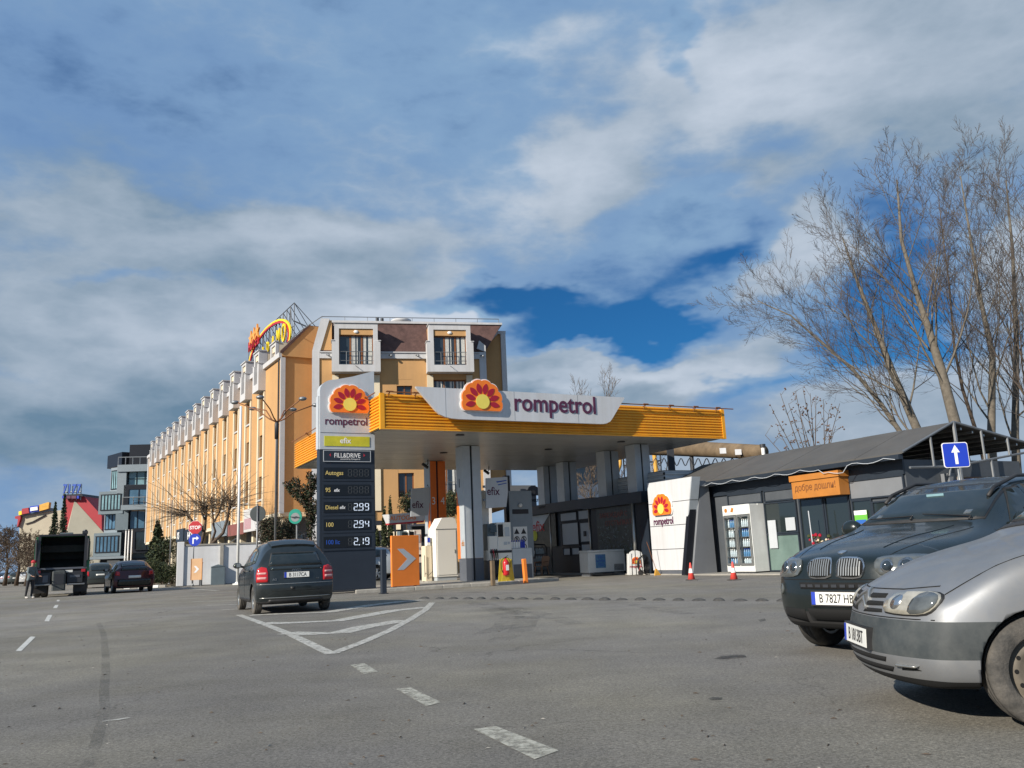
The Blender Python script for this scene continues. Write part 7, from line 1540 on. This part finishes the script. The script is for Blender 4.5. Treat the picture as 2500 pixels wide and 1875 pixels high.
for i, (u, D, pt_, kd, lb) in enumerate([(56, 112, 'paint_white', 'sedan', 'nearest pale parked car left of the man by the truck'), (33, 116, 'paint_olive', 'hatch', 'dark green-grey parked car, second from the man'), (17, 120, 'paint_lightsilver', 'sedan', 'silver parked car, third from the man by the truck'), (3, 125, 'paint_blue', 'hatch', 'dark blue parked car at the left edge of the frame'), (-14, 128, 'paint_white', 'sedan', 'white parked car cut by the left edge of the frame')]):
    simple_car(kd, pt_, 'parked_car', lb, (Q(u, 1400, D).x, D+2, 0), head(-.35, .94), 1.12, 'cars parked at the far kerb', wheel='alloy')

# ---- refuse truck
TX = Q(148, 1400, 42).x; tk = thing('refuse_truck', 'green refuse truck seen from behind with open black loading hopper', 'truck', (TX, 42.0, 0), radians(26))
kz = .27125*42/F_PX; tx = lambda x: (x-546)*kz; tz = lambda y: max(0, (1508-y)*kz)
MB().box(tx(340), tx(374), .0, 5.2, tz(1290), tz(985)).box(tx(727), tx(760), .0, 5.2, tz(1290), tz(985)).box(tx(374), tx(727), .3, 5.2, tz(985), tz(970)).build('container_side', 'truck_green', tk)
MB().box(tx(375), tx(726), 1.4, 5.19, tz(1275), tz(986)).build('inner_wall', 'truck_dark', tk); MB().prism([(.0, tz(1275)), (1.39, tz(1275)), (1.39, tz(1180)), (.6, tz(1250))], 'x', tx(375), tx(726)).build('hopper_floor', 'truck_dark', tk)
MB(T(0, .7, 0)).box(tx(376), tx(725), .0, .1, tz(1120), tz(1060)).build('packer_plate', 'truck_dark', tk)
MB().box(tx(362), tx(740), -.06, .28, tz(982), tz(966)).build('top_frame', 'metal_dark', tk); MB().box(tx(345), tx(752), -.12, .05, tz(1272), tz(1256)).build('sill_bar', 'col_dark', tk)
for sd in (-1, 1):
    x = tx(368) if sd < 0 else tx(735); MB().box(x-.06, x+.06, -.14, -.0, tz(1260), tz(985)).tube([(x+sd*.1, -.1, tz(1200)), (x+sd*.12, -.16, tz(1010))], .05, 8).build('corner_post', 'metal_dark', tk)
    MB().box(x+sd*.07-(.12 if sd < 0 else 0), x+sd*.07+(.12 if sd > 0 else 0), -.05, .5, tz(1290), tz(1035)).build('side_fin', 'truck_green', tk)
MB().box(tx(515), tx(620), 1, 2, tz(966), tz(945)).build('roof_hatch', 'metal_grey', tk); MB().box(tx(700), tx(745), -.1, .4, tz(966), tz(942)).lathe([(.1, tz(942)), (.08, tz(930))], c=(tx(722), .1, 0), n=10).build('beacon', 'metal_dark', tk)
MB().box(tx(400), tx(700), .2, 6.5, tz(1400), tz(1300)).build('chassis', 'truck_dark', tk); MB().box(tx(350), tx(745), -.05, .6, tz(1340), tz(1276)).build('tail_box', 'truck_dark', tk)
for x0, x1, y0, y1 in ((370, 470, 1300, 1400), (600, 720, 1290, 1390), (340, 368, 1290, 1420)): MB().box(tx(x0), tx(x1), -.1, .3, tz(y1), tz(y0)).build('side_locker', 'metal_dark', tk)
MB().tube([(tx(600), -.2, tz(1405)), (tx(740), -.2, tz(1405))], .04, 6).build('step_bar', 'metal_grey', tk); MB().tube([(tx(350), -.2, tz(1400)), (tx(470), -.2, tz(1400))], .04, 6).build('step_bar', 'metal_grey', tk)
MB().box(tx(410), tx(450), -.12, -.101, tz(1380), tz(1320)).box(tx(620), tx(700), -.12, -.101, tz(1345), tz(1325)).build('locker_label', 'col_dark', tk)
MB().box(tx(560), tx(640), -.11, -.101, tz(1300), tz(1280)).build('rear_plate', 'plate_white', tk)
MB().bbox(tx(482), tx(590), -.28, -.02, tz(1455), tz(1280), .06).build('hanging_bin', 'grey_plastic', tk); MB().box(tx(500), tx(575), -.29, -.281, tz(1400), tz(1310)).build('bin_panel', 'metal_dark', tk)
for x in (374, 724): MB().box(tx(x)-.09, tx(x)+.09, -.14, -.1, tz(1300), tz(1276)).build('tail_light', 'lamp_red', tk)
tyq = MB().lathe([(.3, -.14), (.46, -.15), (.5, -.08), (.5, .08), (.46, .15), (.3, .14)], 'x', n=28, close=True).lathe([(.02, .0), (.31, .0)], 'x', n=20, close=True).mesh('tyre', 'tyre_dusty', True); rmq = MB().lathe([(.08, .1), (.2, .06), (.30, .12), (.31, -.1)], 'x', n=20, close=True).mesh('rim', 'rim_dark', True)
for x, y in ((-1.0, .9), (-.68, .9), (.72, .9), (1.02, .9), (-.95, 5.4), (.98, 5.4)): w_ = link('wheel', tyq, tk, mw=T(x, y, .5)); link('rim', rmq, w_)
MB().box(-1.1, 1.1, 5.3, 7.2, .6, 2.7).box(-1.05, 1.05, 5.21, 5.29, .9, 2.6).build('cab', 'truck_green', tk); MB().box(-.9, .9, 7.201, 7.22, 1.6, 2.4).build('windscreen', 'car_glass', tk)
for sd in (-1, 1): MB().box(sd*1.17-.04, sd*1.17+.04, .55, 1.25, .35, .36+.0).box(sd*.86-.3, sd*.86+.3, .3, .33, .2, .9).build('mudguard', 'black_plastic', tk)

# ================================================================ people
def person(name_, label, loc, rz, h, top_m, leg_m, hair_m, hat=None, pose='work'):
    t = thing('person', label, 'person', loc, rz); k = h/1.75
    J = dict(pelvis=(0, 0, .95), belly=(0, -.02, 1.1), chest=(0, -.06, 1.33), neck=(0, -.10, 1.49), head0=(0, -.12, 1.56), head=(0, -.14, 1.66), headt=(0, -.13, 1.74),
             hl=(.10, 0, .90), hr=(-.10, 0, .90), kl=(.12, -.04, .50), kr=(-.12, .03, .50), al=(.12, .02, .09), ar=(-.12, .10, .09), tl=(.13, -.15, .03), tr=(-.13, -.07, .03),
             sl=(.19, -.07, 1.42), sr=(-.19, -.07, 1.42), el=(.25, -.12, 1.15), er=(-.25, -.12, 1.15), wl=(.20, -.34, 1.03), wr=(-.20, -.34, 1.03))
    E = [('pelvis', 'belly'), ('belly', 'chest'), ('chest', 'neck'), ('neck', 'head0'), ('head0', 'head'), ('head', 'headt'), ('pelvis', 'hl'), ('pelvis', 'hr'), ('hl', 'kl'), ('hr', 'kr'), ('kl', 'al'), ('kr', 'ar'), ('al', 'tl'), ('ar', 'tr'), ('chest', 'sl'), ('chest', 'sr'), ('sl', 'el'), ('sr', 'er'), ('el', 'wl'), ('er', 'wr')]
    Rr = dict(pelvis=.155, belly=.15, chest=.16, neck=.06, head0=.075, head=.10, headt=.07, hl=.10, hr=.10, kl=.065, kr=.065, al=.045, ar=.045, tl=.04, tr=.04, sl=.075, sr=.075, el=.052, er=.052, wl=.032, wr=.032)
    nm = list(J); me = bpy.data.meshes.new('b'); me.from_pydata([tuple(c_*k for c_ in J[n]) for n in nm], [(nm.index(a_), nm.index(b_)) for a_, b_ in E], [])
    o = bpy.data.objects.new('b', me); C.objects.link(o); sk = o.modifiers.new('s', 'SKIN'); sk.use_smooth_shade = True
    for i, n in enumerate(nm): me.skin_vertices[0].data[i].radius = (Rr[n]*k, Rr[n]*k*(.75 if n in ('pelvis', 'belly', 'chest') else 1)); me.skin_vertices[0].data[i].use_root = (n == 'pelvis')
    ss_ = o.modifiers.new('u', 'SUBSURF'); ss_.levels = 2; b = eval_mesh(o); bpy.data.objects.remove(o); b.name = 'body'; b.materials.clear()
    for x in ('skin', top_m, leg_m, 'shoe'): b.materials.append(M[x])
    for pl in b.polygons:
        z = pl.center.z/k; y = pl.center.y/k; pl.use_smooth = True
        pl.material_index = 0 if z > 1.47 or (y < -.30 and z > .8) else 1 if z > .86 else 2 if z > .10 else 3
    body = link('body', b, t)
    MB().ball((0, -.135*k, 1.70*k), .108*k, 14, (1, 1.08, .85)).build('cap' if hat else 'hair', hat or hair_m, t, True)
    MB().prism([(-.07*k, -.22*k), (.07*k, -.22*k), (.06*k, -.30*k), (-.06*k, -.30*k)], 'z', 1.68*k, 1.695*k).build('cap_peak', hat, t) if hat else None
    MB().ball((-.035*k, -.235*k, 1.665*k), .010*k, 6).ball((.035*k, -.235*k, 1.665*k), .010*k, 6).build('eye', 'text_black', t); MB().ball((0, -.25*k, 1.635*k), .018*k, 7, (.8, 1, 1.3)).build('nose', 'skin', t)
    for sd in (-1, 1):
        wx, wy, wz = sd*.20*k, -.34*k, 1.03*k
        MB().ball((wx, wy-.05*k, wz-.01), .042*k, 8, (.8, 1.15, .5)).build('palm', 'skin', t, True)
        for f_ in range(4): MB().tube([(wx+(-.027+.018*f_)*k, wy-.08*k, wz-.01), (wx+(-.027+.018*f_)*k, wy-(.125+.01*(f_ in (1, 2)))*k, wz-.02*k), (wx+(-.025+.016*f_)*k, wy-.145*k, wz-.05*k)], [.0095, .009, .007], 6).build('finger', 'skin', t, True)
        MB().tube([(wx-sd*.03*k, wy-.03*k, wz), (wx-sd*.06*k, wy-.06*k, wz-.01), (wx-sd*.06*k, wy-.09*k, wz-.03)], [.012, .010, .008], 6).build('thumb', 'skin', t, True)
        MB().ball((sd*.13*k, (-.09 if sd > 0 else -.01)*k, .045*k), .06*k, 10, (.85, 1.9, .75)).build('shoe', 'shoe', t, True)
    return t
q_ = Q(75, 1400, 41.2); person('p', 'person in grey jacket, red cap and dark trousers standing beside the truck', (q_.x, 41.2, 0), radians(70), 1.74, 'jacket', 'trousers', 'bark_dark', 'cap_red')
q_ = Q(326, 1400, 57); person('p', 'person in a red jacket partly hidden behind the maroon hatchback', (q_.x, 57, 0), radians(-20), 1.55, 'cap_red', 'cap_red', 'bark_dark')

# ================================================================ trees and plants
def branches(tb, tw, p, d, ln, r, depth, R_, P_):
    """grow one limb and its side limbs; tb takes thick wood, tw twigs"""
    n = 5 if depth < 2 else 3; pts = [p]; rad = [r]; q = Vector(p); dv = Vector(d).normalized(); wob = P_['wob']
    for i in range(n):
        dv = (dv+Vector((R_.gauss(0, wob), R_.gauss(0, wob), R_.gauss(0, wob)+P_['up']))).normalized(); q = q+dv*ln/n; pts.append(q.copy()); rad.append(max(P_['rmin']*.6, r*(1-(i+1)/n*.8)))
    (tb if depth < 2 else tw).tube(pts, rad, 5 if depth < 2 else 3, cap=False)
    if depth >= P_['depth']: return
    m_ = P_['n'][depth]
    for i in range(m_):
        t = P_['t0']+(1-P_['t0'])*(i+R_.random())/m_; j = min(n-1, int(t*n)); a_ = pts[j].lerp(pts[j+1], t*n-j); dd = (pts[j+1]-pts[j]).normalized()
        sx = dd.orthogonal().normalized(); sy = dd.cross(sx); th = R_.random()*2*pi; an = radians(R_.uniform(*P_['ang']))
        nd = dd*cos(an)+(sx*cos(th)+sy*sin(th))*sin(an); branches(tb, tw, a_, nd, ln*R_.uniform(*P_['k'])*(1.05-.45*t), max(P_['rmin'], r*.55*(1-t*.5)), depth+1, R_, P_)
def bare_tree(name, label, base, trunk, r0, P_, seed, mats=('bark_pale', 'twig_pale'), group=None, n1=20, l1=(.35, .5), t0=.25, lean=(0, 0)):
    """trunk: list of points (world) from the ground up"""
    R_ = random.Random(seed); t = thing(name, label, 'tree', base, 0, group); tb, tw = MB(), MB(); o = Vector(base); tp = [Vector(q)-o for q in trunk]; n = len(tp)
    H = (tp[-1]-tp[0]).length; rad = [r0*(1-.88*(i/(n-1))**.9) for i in range(n)]; rad[0] *= 1.25; tb.tube(tp, rad, 10)
    for i in range(n1):
        t_ = t0+(1-t0)*(i+R_.random()*.8)/n1; j = min(n-2, int(t_*(n-1))); f_ = t_*(n-1)-j; a_ = tp[j].lerp(tp[j+1], f_); dd = (tp[j+1]-tp[j]).normalized()
        sx = dd.orthogonal().normalized(); sy = dd.cross(sx); th = i*2.4+R_.random(); an = radians(R_.uniform(*P_['ang1'])); nd = dd*cos(an)+(sx*cos(th)+sy*sin(th))*sin(an)+Vector((lean[0], lean[1], 0))
        ln = H*R_.uniform(*l1)*(1.0-.62*t_); branches(tb, tw, a_, nd, ln, max(P_['rmin']*1.5, (rad[j]*(1-f_)+rad[j+1]*f_)*.30), 1, R_, P_)
    tb.build('trunk', mats[0], t, True); tw.build('crown', mats[1], t); return t
PP = dict(wob=.11, up=.085, rmin=.0085, depth=4, n=[0, 7, 6, 3], t0=.18, ang=(22, 44), ang1=(22, 42), k=(.40, .60))
def tpx(pts, Ds): return [Q(u, v, D) for (u, v), D in zip(pts, Ds)]
def big(label, pts, D, r0, seed, **kw):
    Ds = [D+.25*i for i in range(len(pts))]; tr = tpx(pts, Ds); b = tr[0]; d = (tr[1]-tr[0]); g_ = b-d*(b.z/d.z)*.6; g_.z = 0
    return bare_tree('bare_tree', label, g_, [g_, b]+tr[1:], r0, dict(PP, **kw.pop('P', {})), seed, group='tall bare trees behind the annex', **kw)
big('bare tree leaning left with the spreading crown, leftmost tall trunk', [(2244, 1060), (2180, 911), (2139, 803), (2092, 685), (2057, 580)], 41, .26, 21, n1=18, l1=(.34, .52), t0=.16, lean=(-.06, 0))
big('bare tree with thick tan trunk leaning left near the roof apex', [(2340, 1065), (2297, 901), (2267, 803), (2236, 711), (2200, 583), (2190, 440)], 38, .30, 22, n1=18, l1=(.30, .46), t0=.22)
big('straight pale bare tree right of the thick leaning trunk', [(2420, 1065), (2423, 865), (2395, 737), (2374, 609), (2345, 430)], 42, .24, 23, n1=19, l1=(.28, .42), t0=.2)
big('bare tree at the right edge of the frame with upright crown', [(2478, 1065), (2482, 839), (2472, 609), (2456, 440)], 44, .25, 24, n1=18, l1=(.3, .44), t0=.2)
big('low bare tree sending long limbs far to the left over the roof', [(2215, 1080), (2150, 985), (2080, 900), (2010, 840), (1930, 770), (1850, 735)], 45, .17, 25, n1=19, l1=(.36, .52), t0=.15)
big('slender dark bare tree between the two pale trunks', [(2390, 1075), (2350, 950), (2330, 850), (2318, 700), (2300, 560), (2290, 470)], 47, .13, 26, n1=20, l1=(.3, .42), t0=.2, mats=('bark_dark', 'twig_pale'))
big('bare tree half cut by the right frame edge with dark forked limbs', [(2530, 1075), (2505, 930), (2520, 760), (2510, 600), (2500, 500)], 40, .22, 27, n1=20, l1=(.32, .46), t0=.18, mats=('bark_dark', 'twig_pale'))
# shrub with dry seed heads
P3_ = dict(PP, wob=.12, up=.04, rmin=.008, n=[0, 5, 3, 3], depth=3, ang=(20, 42), ang1=(12, 35))
g_ = Q(1990, 1100, 36); g_.z = 0
st_ = thing('seedhead_tree', 'small bare tree with dry brown seed heads rising behind the annex roof', 'tree', g_); R_ = random.Random(31); tb, tw = MB(), MB(); sh_ = MB(); z0_ = 3.2
tb.tube([(0, 0, 0), (0, 0, 3.3)], [.10, .07], 8)
for (u, v) in [(1905, 960), (1885, 1000), (1925, 985), (1942, 955), (1960, 948), (1978, 960), (1992, 965), (2010, 975), (2025, 1000), (2050, 985), (1868, 1062), (1900, 1050), (1950, 1000), (2040, 1040)]:
    e_ = Q(u, v, 36+R_.uniform(-.8, .8))-g_; s0 = Vector((R_.uniform(-.25, .25), 0, z0_)); mid = s0.lerp(e_, .5)+Vector((0, 0, -.1*(abs(e_.x)))); tb.tube([s0, mid, e_], [.030, .02, .010], 5)
    for k in range(7):
        p_ = mid.lerp(e_, R_.random()); q2 = p_+Vector((R_.uniform(-.35, .35), R_.uniform(-.3, .3), R_.uniform(.05, .4))); tw.tube([p_, q2], [.010, .006], 3)
        for m_ in range(2): sh_.ball(tuple(q2+Vector((R_.gauss(0, .04), R_.gauss(0, .04), R_.gauss(0, .04)))), R_.uniform(.025, .05), 5)
tb.build('trunk', 'bark_dark', st_, True); tw.build('crown', 'twig_brown', st_); o = sh_.build('seed_heads', 'leaf_dry', st_); o['kind'] = 'stuff'
# far trees above and under the canopy
for i, (u, vt, D, sd_, lb) in enumerate([(1505, 950, 78, 41, 'distant bare tree top showing above the canopy right of the name board'), (1432, 972, 84, 42, 'distant thin bare tree top just above the canopy name board'), (1405, 1160, 60, 43, 'bare tree seen under the canopy before the white shed'), (1455, 1150, 57, 44, 'slim bare tree between the second and third grey columns'), (1530, 1150, 60, 45, 'bare tree seen under the canopy beside the yellow gantry'), (1625, 1130, 66, 46, 'small bare tree behind the looping wire')]):
    g_ = Q(u, 1380, D); g_.z = 0; tp_ = Q(u, vt, D); H = tp_.z
    bare_tree('distant_tree', lb, g_, [g_, g_+Vector((.2, 0, H*.4)), g_+Vector((-.1, .2, H*.7)), g_+Vector((.1, 0, H))], .14, dict(PP, rmin=.014, depth=3, n=[0, 7, 5, 0]), sd_, ('bark_dark', 'twig_brown'), 'distant bare trees', 16, (.3, .45), .3)
# brown bare trees at far left
for i, (u, vt, D, sd_, w_) in enumerate([(-12, 1275, 92, 51, 1), (14, 1268, 100, 52, 1), (42, 1285, 96, 53, 1), (66, 1300, 90, 54, 1), (88, 1292, 104, 55, 1), (112, 1312, 98, 56, 1), (150, 1310, 120, 57, 1), (195, 1320, 118, 58, 1)]):
    g_ = Q(u, 1390, D); g_.z = 0; H = Q(u, vt, D).z
    bare_tree('roadside_tree', ['brown bare tree at the left frame edge over the parked cars', 'tall brown bare tree second from the left edge', 'bushy brown bare tree above the dark green parked car', 'bare tree above the man by the truck', 'bare tree just left of the truck hopper', 'bare tree partly hidden by the truck top left corner', 'bare tree before the cream wedge above the truck', 'bare tree right of the truck before the cream wedge'][i], g_, [g_, g_+Vector((.2, 0, H*.3)), g_+Vector((-.2, .2, H*.55)), g_+Vector((.1, 0, H*.8))], .2, dict(PP, rmin=.022, depth=4, n=[0, 7, 5, 3], wob=.16, ang=(30, 60), ang1=(35, 75)), sd_, ('bark_dark', 'twig_brown'), 'bare roadside trees on the left', 18, (.5, .75), .15)
# pollarded tree behind the boundary wall
PD = 58.5; pz = lambda x, y: Q(350+x*.226, 1080+y*.226, PD)
g_ = pz(690, 1400); g_.z = 0; pt_ = thing('pollarded_tree', 'pollarded bare tree with knobbly limbs and long shoots before the hotel', 'tree', g_); R_ = random.Random(61); tb, tw = MB(), MB()
limbs = [([(640, 1400), (620, 1100), (650, 950), (680, 820), (690, 690)], .20, .09), ([(700, 1400), (750, 1100), (860, 980), (920, 820), (940, 650)], .2, .10), ([(700, 1250), (770, 960), (760, 880), (830, 760), (850, 620)], .13, .07), ([(650, 960), (560, 870), (530, 850), (470, 790), (400, 780)], .12, .06), ([(680, 840), (640, 760), (650, 690)], .09, .07), ([(560, 900), (500, 800), (460, 740)], .09, .05), ([(760, 900), (740, 720), (735, 600)], .08, .06), ([(930, 720), (960, 640)], .08, .08)]
for pts, r0, r1 in limbs:
    P_ = [pz(*q)-g_+Vector((0, R_.uniform(-.3, .3), 0)) for q in pts]; P_[0].z = max(0, P_[0].z); n = len(P_); tb.tube(P_, [.72*(r0+(r1-r0)*i/(n-1)) for i in range(n)], 8); tb.ball(tuple(P_[-1]), r1*1.4, 8)
    d0 = (P_[-1]-P_[-2]).normalized()
    for k in range(34):
        s0 = P_[-1].lerp(P_[-2], R_.random()*.9); bx_ = -1.1 if P_[-1].x < -.5 else -.1; dv = (d0*R_.uniform(-.2, .6)+Vector((R_.gauss(bx_, .9), R_.gauss(0, .5), R_.gauss(.12, .42)))).normalized(); L0 = R_.uniform(1.0, 4.2)
        if dv.z < 0: L0 *= .7
        q1 = s0+dv*L0*.5; q2 = q1+(dv+Vector((R_.gauss(0, .25), 0, R_.gauss(.1, .2)))).normalized()*L0*.5; tw.tube([s0, q1, q2+Vector((0, 0, -.12*L0*abs(dv.x)))], [.020, .014, .008], 4)
tb.build('trunk', 'bark_dark', pt_, True); tw.build('crown', 'twig_brown', pt_)

def foliage(mb, c_, rad, n, size, R_, tri=False, mi=0, droop=0):
    for i in range(n):
        while True:
            v = Vector((R_.uniform(-1, 1), R_.uniform(-1, 1), R_.uniform(-1, 1)))
            if .25 < v.length < 1: break
        p_ = Vector((c_[0]+v.x*rad[0], c_[1]+v.y*rad[1], c_[2]+v.z*rad[2])); a_ = Vector((R_.gauss(0, 1), R_.gauss(0, 1), R_.gauss(0, 1)-droop)).normalized(); b_ = a_.orthogonal().normalized(); s_ = size*R_.uniform(.6, 1.3)
        mb.add([p_-a_*s_-b_*s_*.35, p_+a_*s_*.1-b_*s_*.45, p_+a_*s_, p_-a_*s_*.2+b_*s_*.45], [(0, 1, 2, 3)], mi if R_.random() < .7 else 1-mi if mi in (0, 1) else mi)
def conifer(name, label, u, vt, D, wpx, seed, mats=('leaf_dark', 'leaf_olive'), group=None, dens=1.0, col=False, vb=None):
    R_ = random.Random(seed); g_ = Q(u, 1400, D); g_.z = 0; H = Q(u, vt, D).z; W_ = wpx*D/F_PX; t = thing(name, label, 'tree', g_, 0, group); MB().tube([(0, 0, 0), (0, 0, H*.95)], [H*.02+.04, .02], 8).build('trunk', 'bark_dark', t, True)
    mb = MB(); n = int(26*dens)
    for k in range(n):
        z = H*(.06+.94*k/n); rr_ = W_*((1-(k/n))**.8 if not col else (sin(pi*min(1, .12+.88*k/n))**.5)); m_ = max(3, int(9*rr_/max(.3, W_)))+2
        for j in range(m_):
            a_ = 2*pi*j/m_+R_.random(); q_ = rr_*R_.uniform(.75, 1.05)
            if col: foliage(mb, (q_*.55*cos(a_), q_*.55*sin(a_), z+R_.uniform(-.1, .1)*H/n*4), (q_*.5, q_*.5, H/n*1.4), 14, .09*W_+.05, R_)
            else:
                for s_ in range(4): f_ = (s_+1)/4; foliage(mb, (q_*f_*cos(a_), q_*f_*sin(a_), z-q_*f_*.28), (q_*.16, q_*.16, H/n*.5), 7, .07*W_+.06, R_, droop=.4)
    mb.build('crown', list(mats), t); return t
conifer('conifer', 'dark narrow spruce left of the shopping centre wedge, the shorter one', 125, 1222, 138, 20, 71, group='dark spruces by the shopping centre'); conifer('conifer', 'dark narrow spruce touching the red wedge, the taller one', 147, 1203, 140, 19, 72, group='dark spruces by the shopping centre')
conifer('small_spruce', 'small dark spruce with drooping boughs before the hotel end', 381, 1268, 66, 36, 73, dens=.8)
def bush(name, label, u, v0, v1, D, wpx, seed, mats=('leaf_dark', 'leaf_olive'), group=None, n=14, leaf=.06, sx=1, cat='shrub'):
    R_ = random.Random(seed); g_ = Q(u, 1400, D); g_.z = 0; z0_, z1_ = max(0, Q(u, v1, D).z), Q(u, v0, D).z; W_ = wpx*D/F_PX; t = thing(name, label, cat, g_, 0, group); mb = MB()
    for k in range(n):
        a_ = R_.random()*2*pi; q_ = W_*R_.random()**.6; z = z0_+(z1_-z0_)*R_.uniform(.15, .85); r_ = (z1_-z0_)*R_.uniform(.2, .38); foliage(mb, (q_*cos(a_)*.75, q_*sin(a_)*.6, z), (r_*1.1, r_, r_), int(120), leaf, R_)
    mb.build('foliage', list(mats), t)
    st = MB()
    for k in range(7): a_ = R_.random()*6.28; st.tube([(.05*k-.15, 0, 0), (W_*.6*cos(a_), W_*.4*sin(a_), z0_+(z1_-z0_)*.7)], [.03, .012], 5)
    st.build('stem', 'bark_dark', t); return t
for i, (u, v0, w_) in enumerate([(347, 1374, 17), (372, 1366, 18), (398, 1372, 17), (422, 1368, 16)]): bush('garden_shrub', ['leftmost evergreen shrub of the clipped row left of the white wall', 'second evergreen shrub of the row, below the small spruce', 'third evergreen shrub of the row, near the thin grey pole', 'evergreen shrub touching the white wall pillar'][i], u, v0, 1422, 56, w_, 80+i, group='shrubs beside the white wall', mats=('leaf_olive', 'leaf_dark') if i % 2 else ('leaf_dark', 'leaf_olive'), leaf=.05)
bush('dark_conifer_shrub', 'dark spreading conifer behind the blue arrow sign', 400, 1315, 1372, 63, 30, 90, leaf=.09, n=12)
bush('brown_conifer', 'dark brown-green conifer mass in front of the hotel beside the round sign', 662, 1262, 1330, 52, 26, 91, mats=('leaf_brown', 'leaf_dark'), leaf=.07, n=28, cat='tree'); bush('brown_conifer', 'smaller dark conifer left of the turquoise ring sign', 700, 1268, 1335, 53, 20, 92, mats=('leaf_brown', 'leaf_dark'), leaf=.07, n=20, cat='tree')
bush('green_conifer', 'green bushy conifer left of the orange canopy column', 1003, 1205, 1262, 54, 24, 93, leaf=.06, n=26, cat='tree'); bush('green_conifer', 'green bushy conifer between orange column and white cabinet', 1105, 1202, 1268, 55, 20, 94, leaf=.06, n=26, cat='tree', mats=('leaf_olive', 'leaf_dark'))
for i, (u, vt, w_) in enumerate([(922, 1292, 8), (940, 1240, 9), (955, 1215, 8)]): conifer('columnar_juniper', ['short olive columnar juniper right of the totem', 'middle olive columnar juniper behind the orange panel', 'tallest olive columnar juniper behind the orange panel'][i], u, vt, 52, w_, 95+i, ('leaf_olive', 'leaf_dark'), 'columnar junipers', .8, True)
# cedar with raised snaky boughs left of the totem
CD = 44.0; cz_ = lambda x, y: Q(350+x*.226, 1080+y*.226, CD); g_ = cz_(1815, 1200); g_.z = 0; ce = thing('weeping_cedar', 'dark cedar with raised snaky boughs left of the price totem', 'tree', g_); R_ = random.Random(99); tb, mb = MB(), MB()
for pts in ([(1815, 1400), (1815, 1040), (1800, 700), (1810, 420), (1790, 330)], [(1805, 760), (1730, 640), (1650, 570), (1580, 500), (1535, 440)], [(1730, 640), (1690, 540), (1660, 460), (1645, 395)], [(1810, 560), (1850, 440), (1870, 360)], [(1810, 900), (1850, 760), (1880, 640)], [(1800, 700), (1760, 560), (1745, 470)]):
    P_ = [cz_(*q)-g_+Vector((0, R_.uniform(-.2, .2), 0)) for q in pts]; P_[0].z = max(0, P_[0].z); n = len(P_); tb.tube(P_, [.09*(1-.6*i/(n-1)) for i in range(n)], 7)
    for a_, b_ in zip(P_, P_[1:]):
        m_ = int((b_-a_).length/.12)+1
        for k in range(m_):
            if a_.z < 1.6: continue
            foliage(mb, tuple(a_.lerp(b_, (k+.5)/m_)), (.24, .24, .22), 26, .075, R_, droop=.6)
tb.build('trunk', 'bark_dark', ce, True); mb.build('crown', ['leaf_dark', 'leaf_brown'], ce)
# ornamental screen behind the junipers
sc = thing('pierced_screen', 'pale pierced ornamental screen behind the olive junipers', 'screen', (Q(930, 1300, 56).x, 56, 0)); q = MB(); q.box(-2.0, 2.2, 0, .1, 0, 1.6)
for i in range(10):
    for j in range(4):
        if R_.random() < .75: q.box(-1.95+.42*i, -1.65+.42*i, 0, .08, 1.62+.45*j, 1.95+.45*j)
q.build('panel', 'cream_plaster', sc); MB().box(-2.1, 2.3, .11, .16, 0, 3.6).build('backing', 'clad_black', sc)
# far tree belt closing the horizon behind the station and annex
R_ = random.Random(77); fb = MB()
for i in range(150):
    X0 = -30+1.3*i; Y0_ = 150+25*R_.random(); foliage(fb, (X0, Y0_, 2.6), (3, 2, 3.0*R_.uniform(.7, 1.2)), 90, .38, R_)
o = fb.build('far_wood', ['twig_brown', 'leaf_brown']); o['kind'] = 'stuff'
fb = MB()
for i in range(60):
    X0 = -110+1.5*i; Y0_ = 190+25*R_.random(); foliage(fb, (X0, Y0_, 2.6), (3, 2, 3.0*R_.uniform(.7, 1.2)), 90, .42, R_)
o = fb.build('far_wood', ['twig_brown', 'leaf_brown']); o['kind'] = 'stuff'
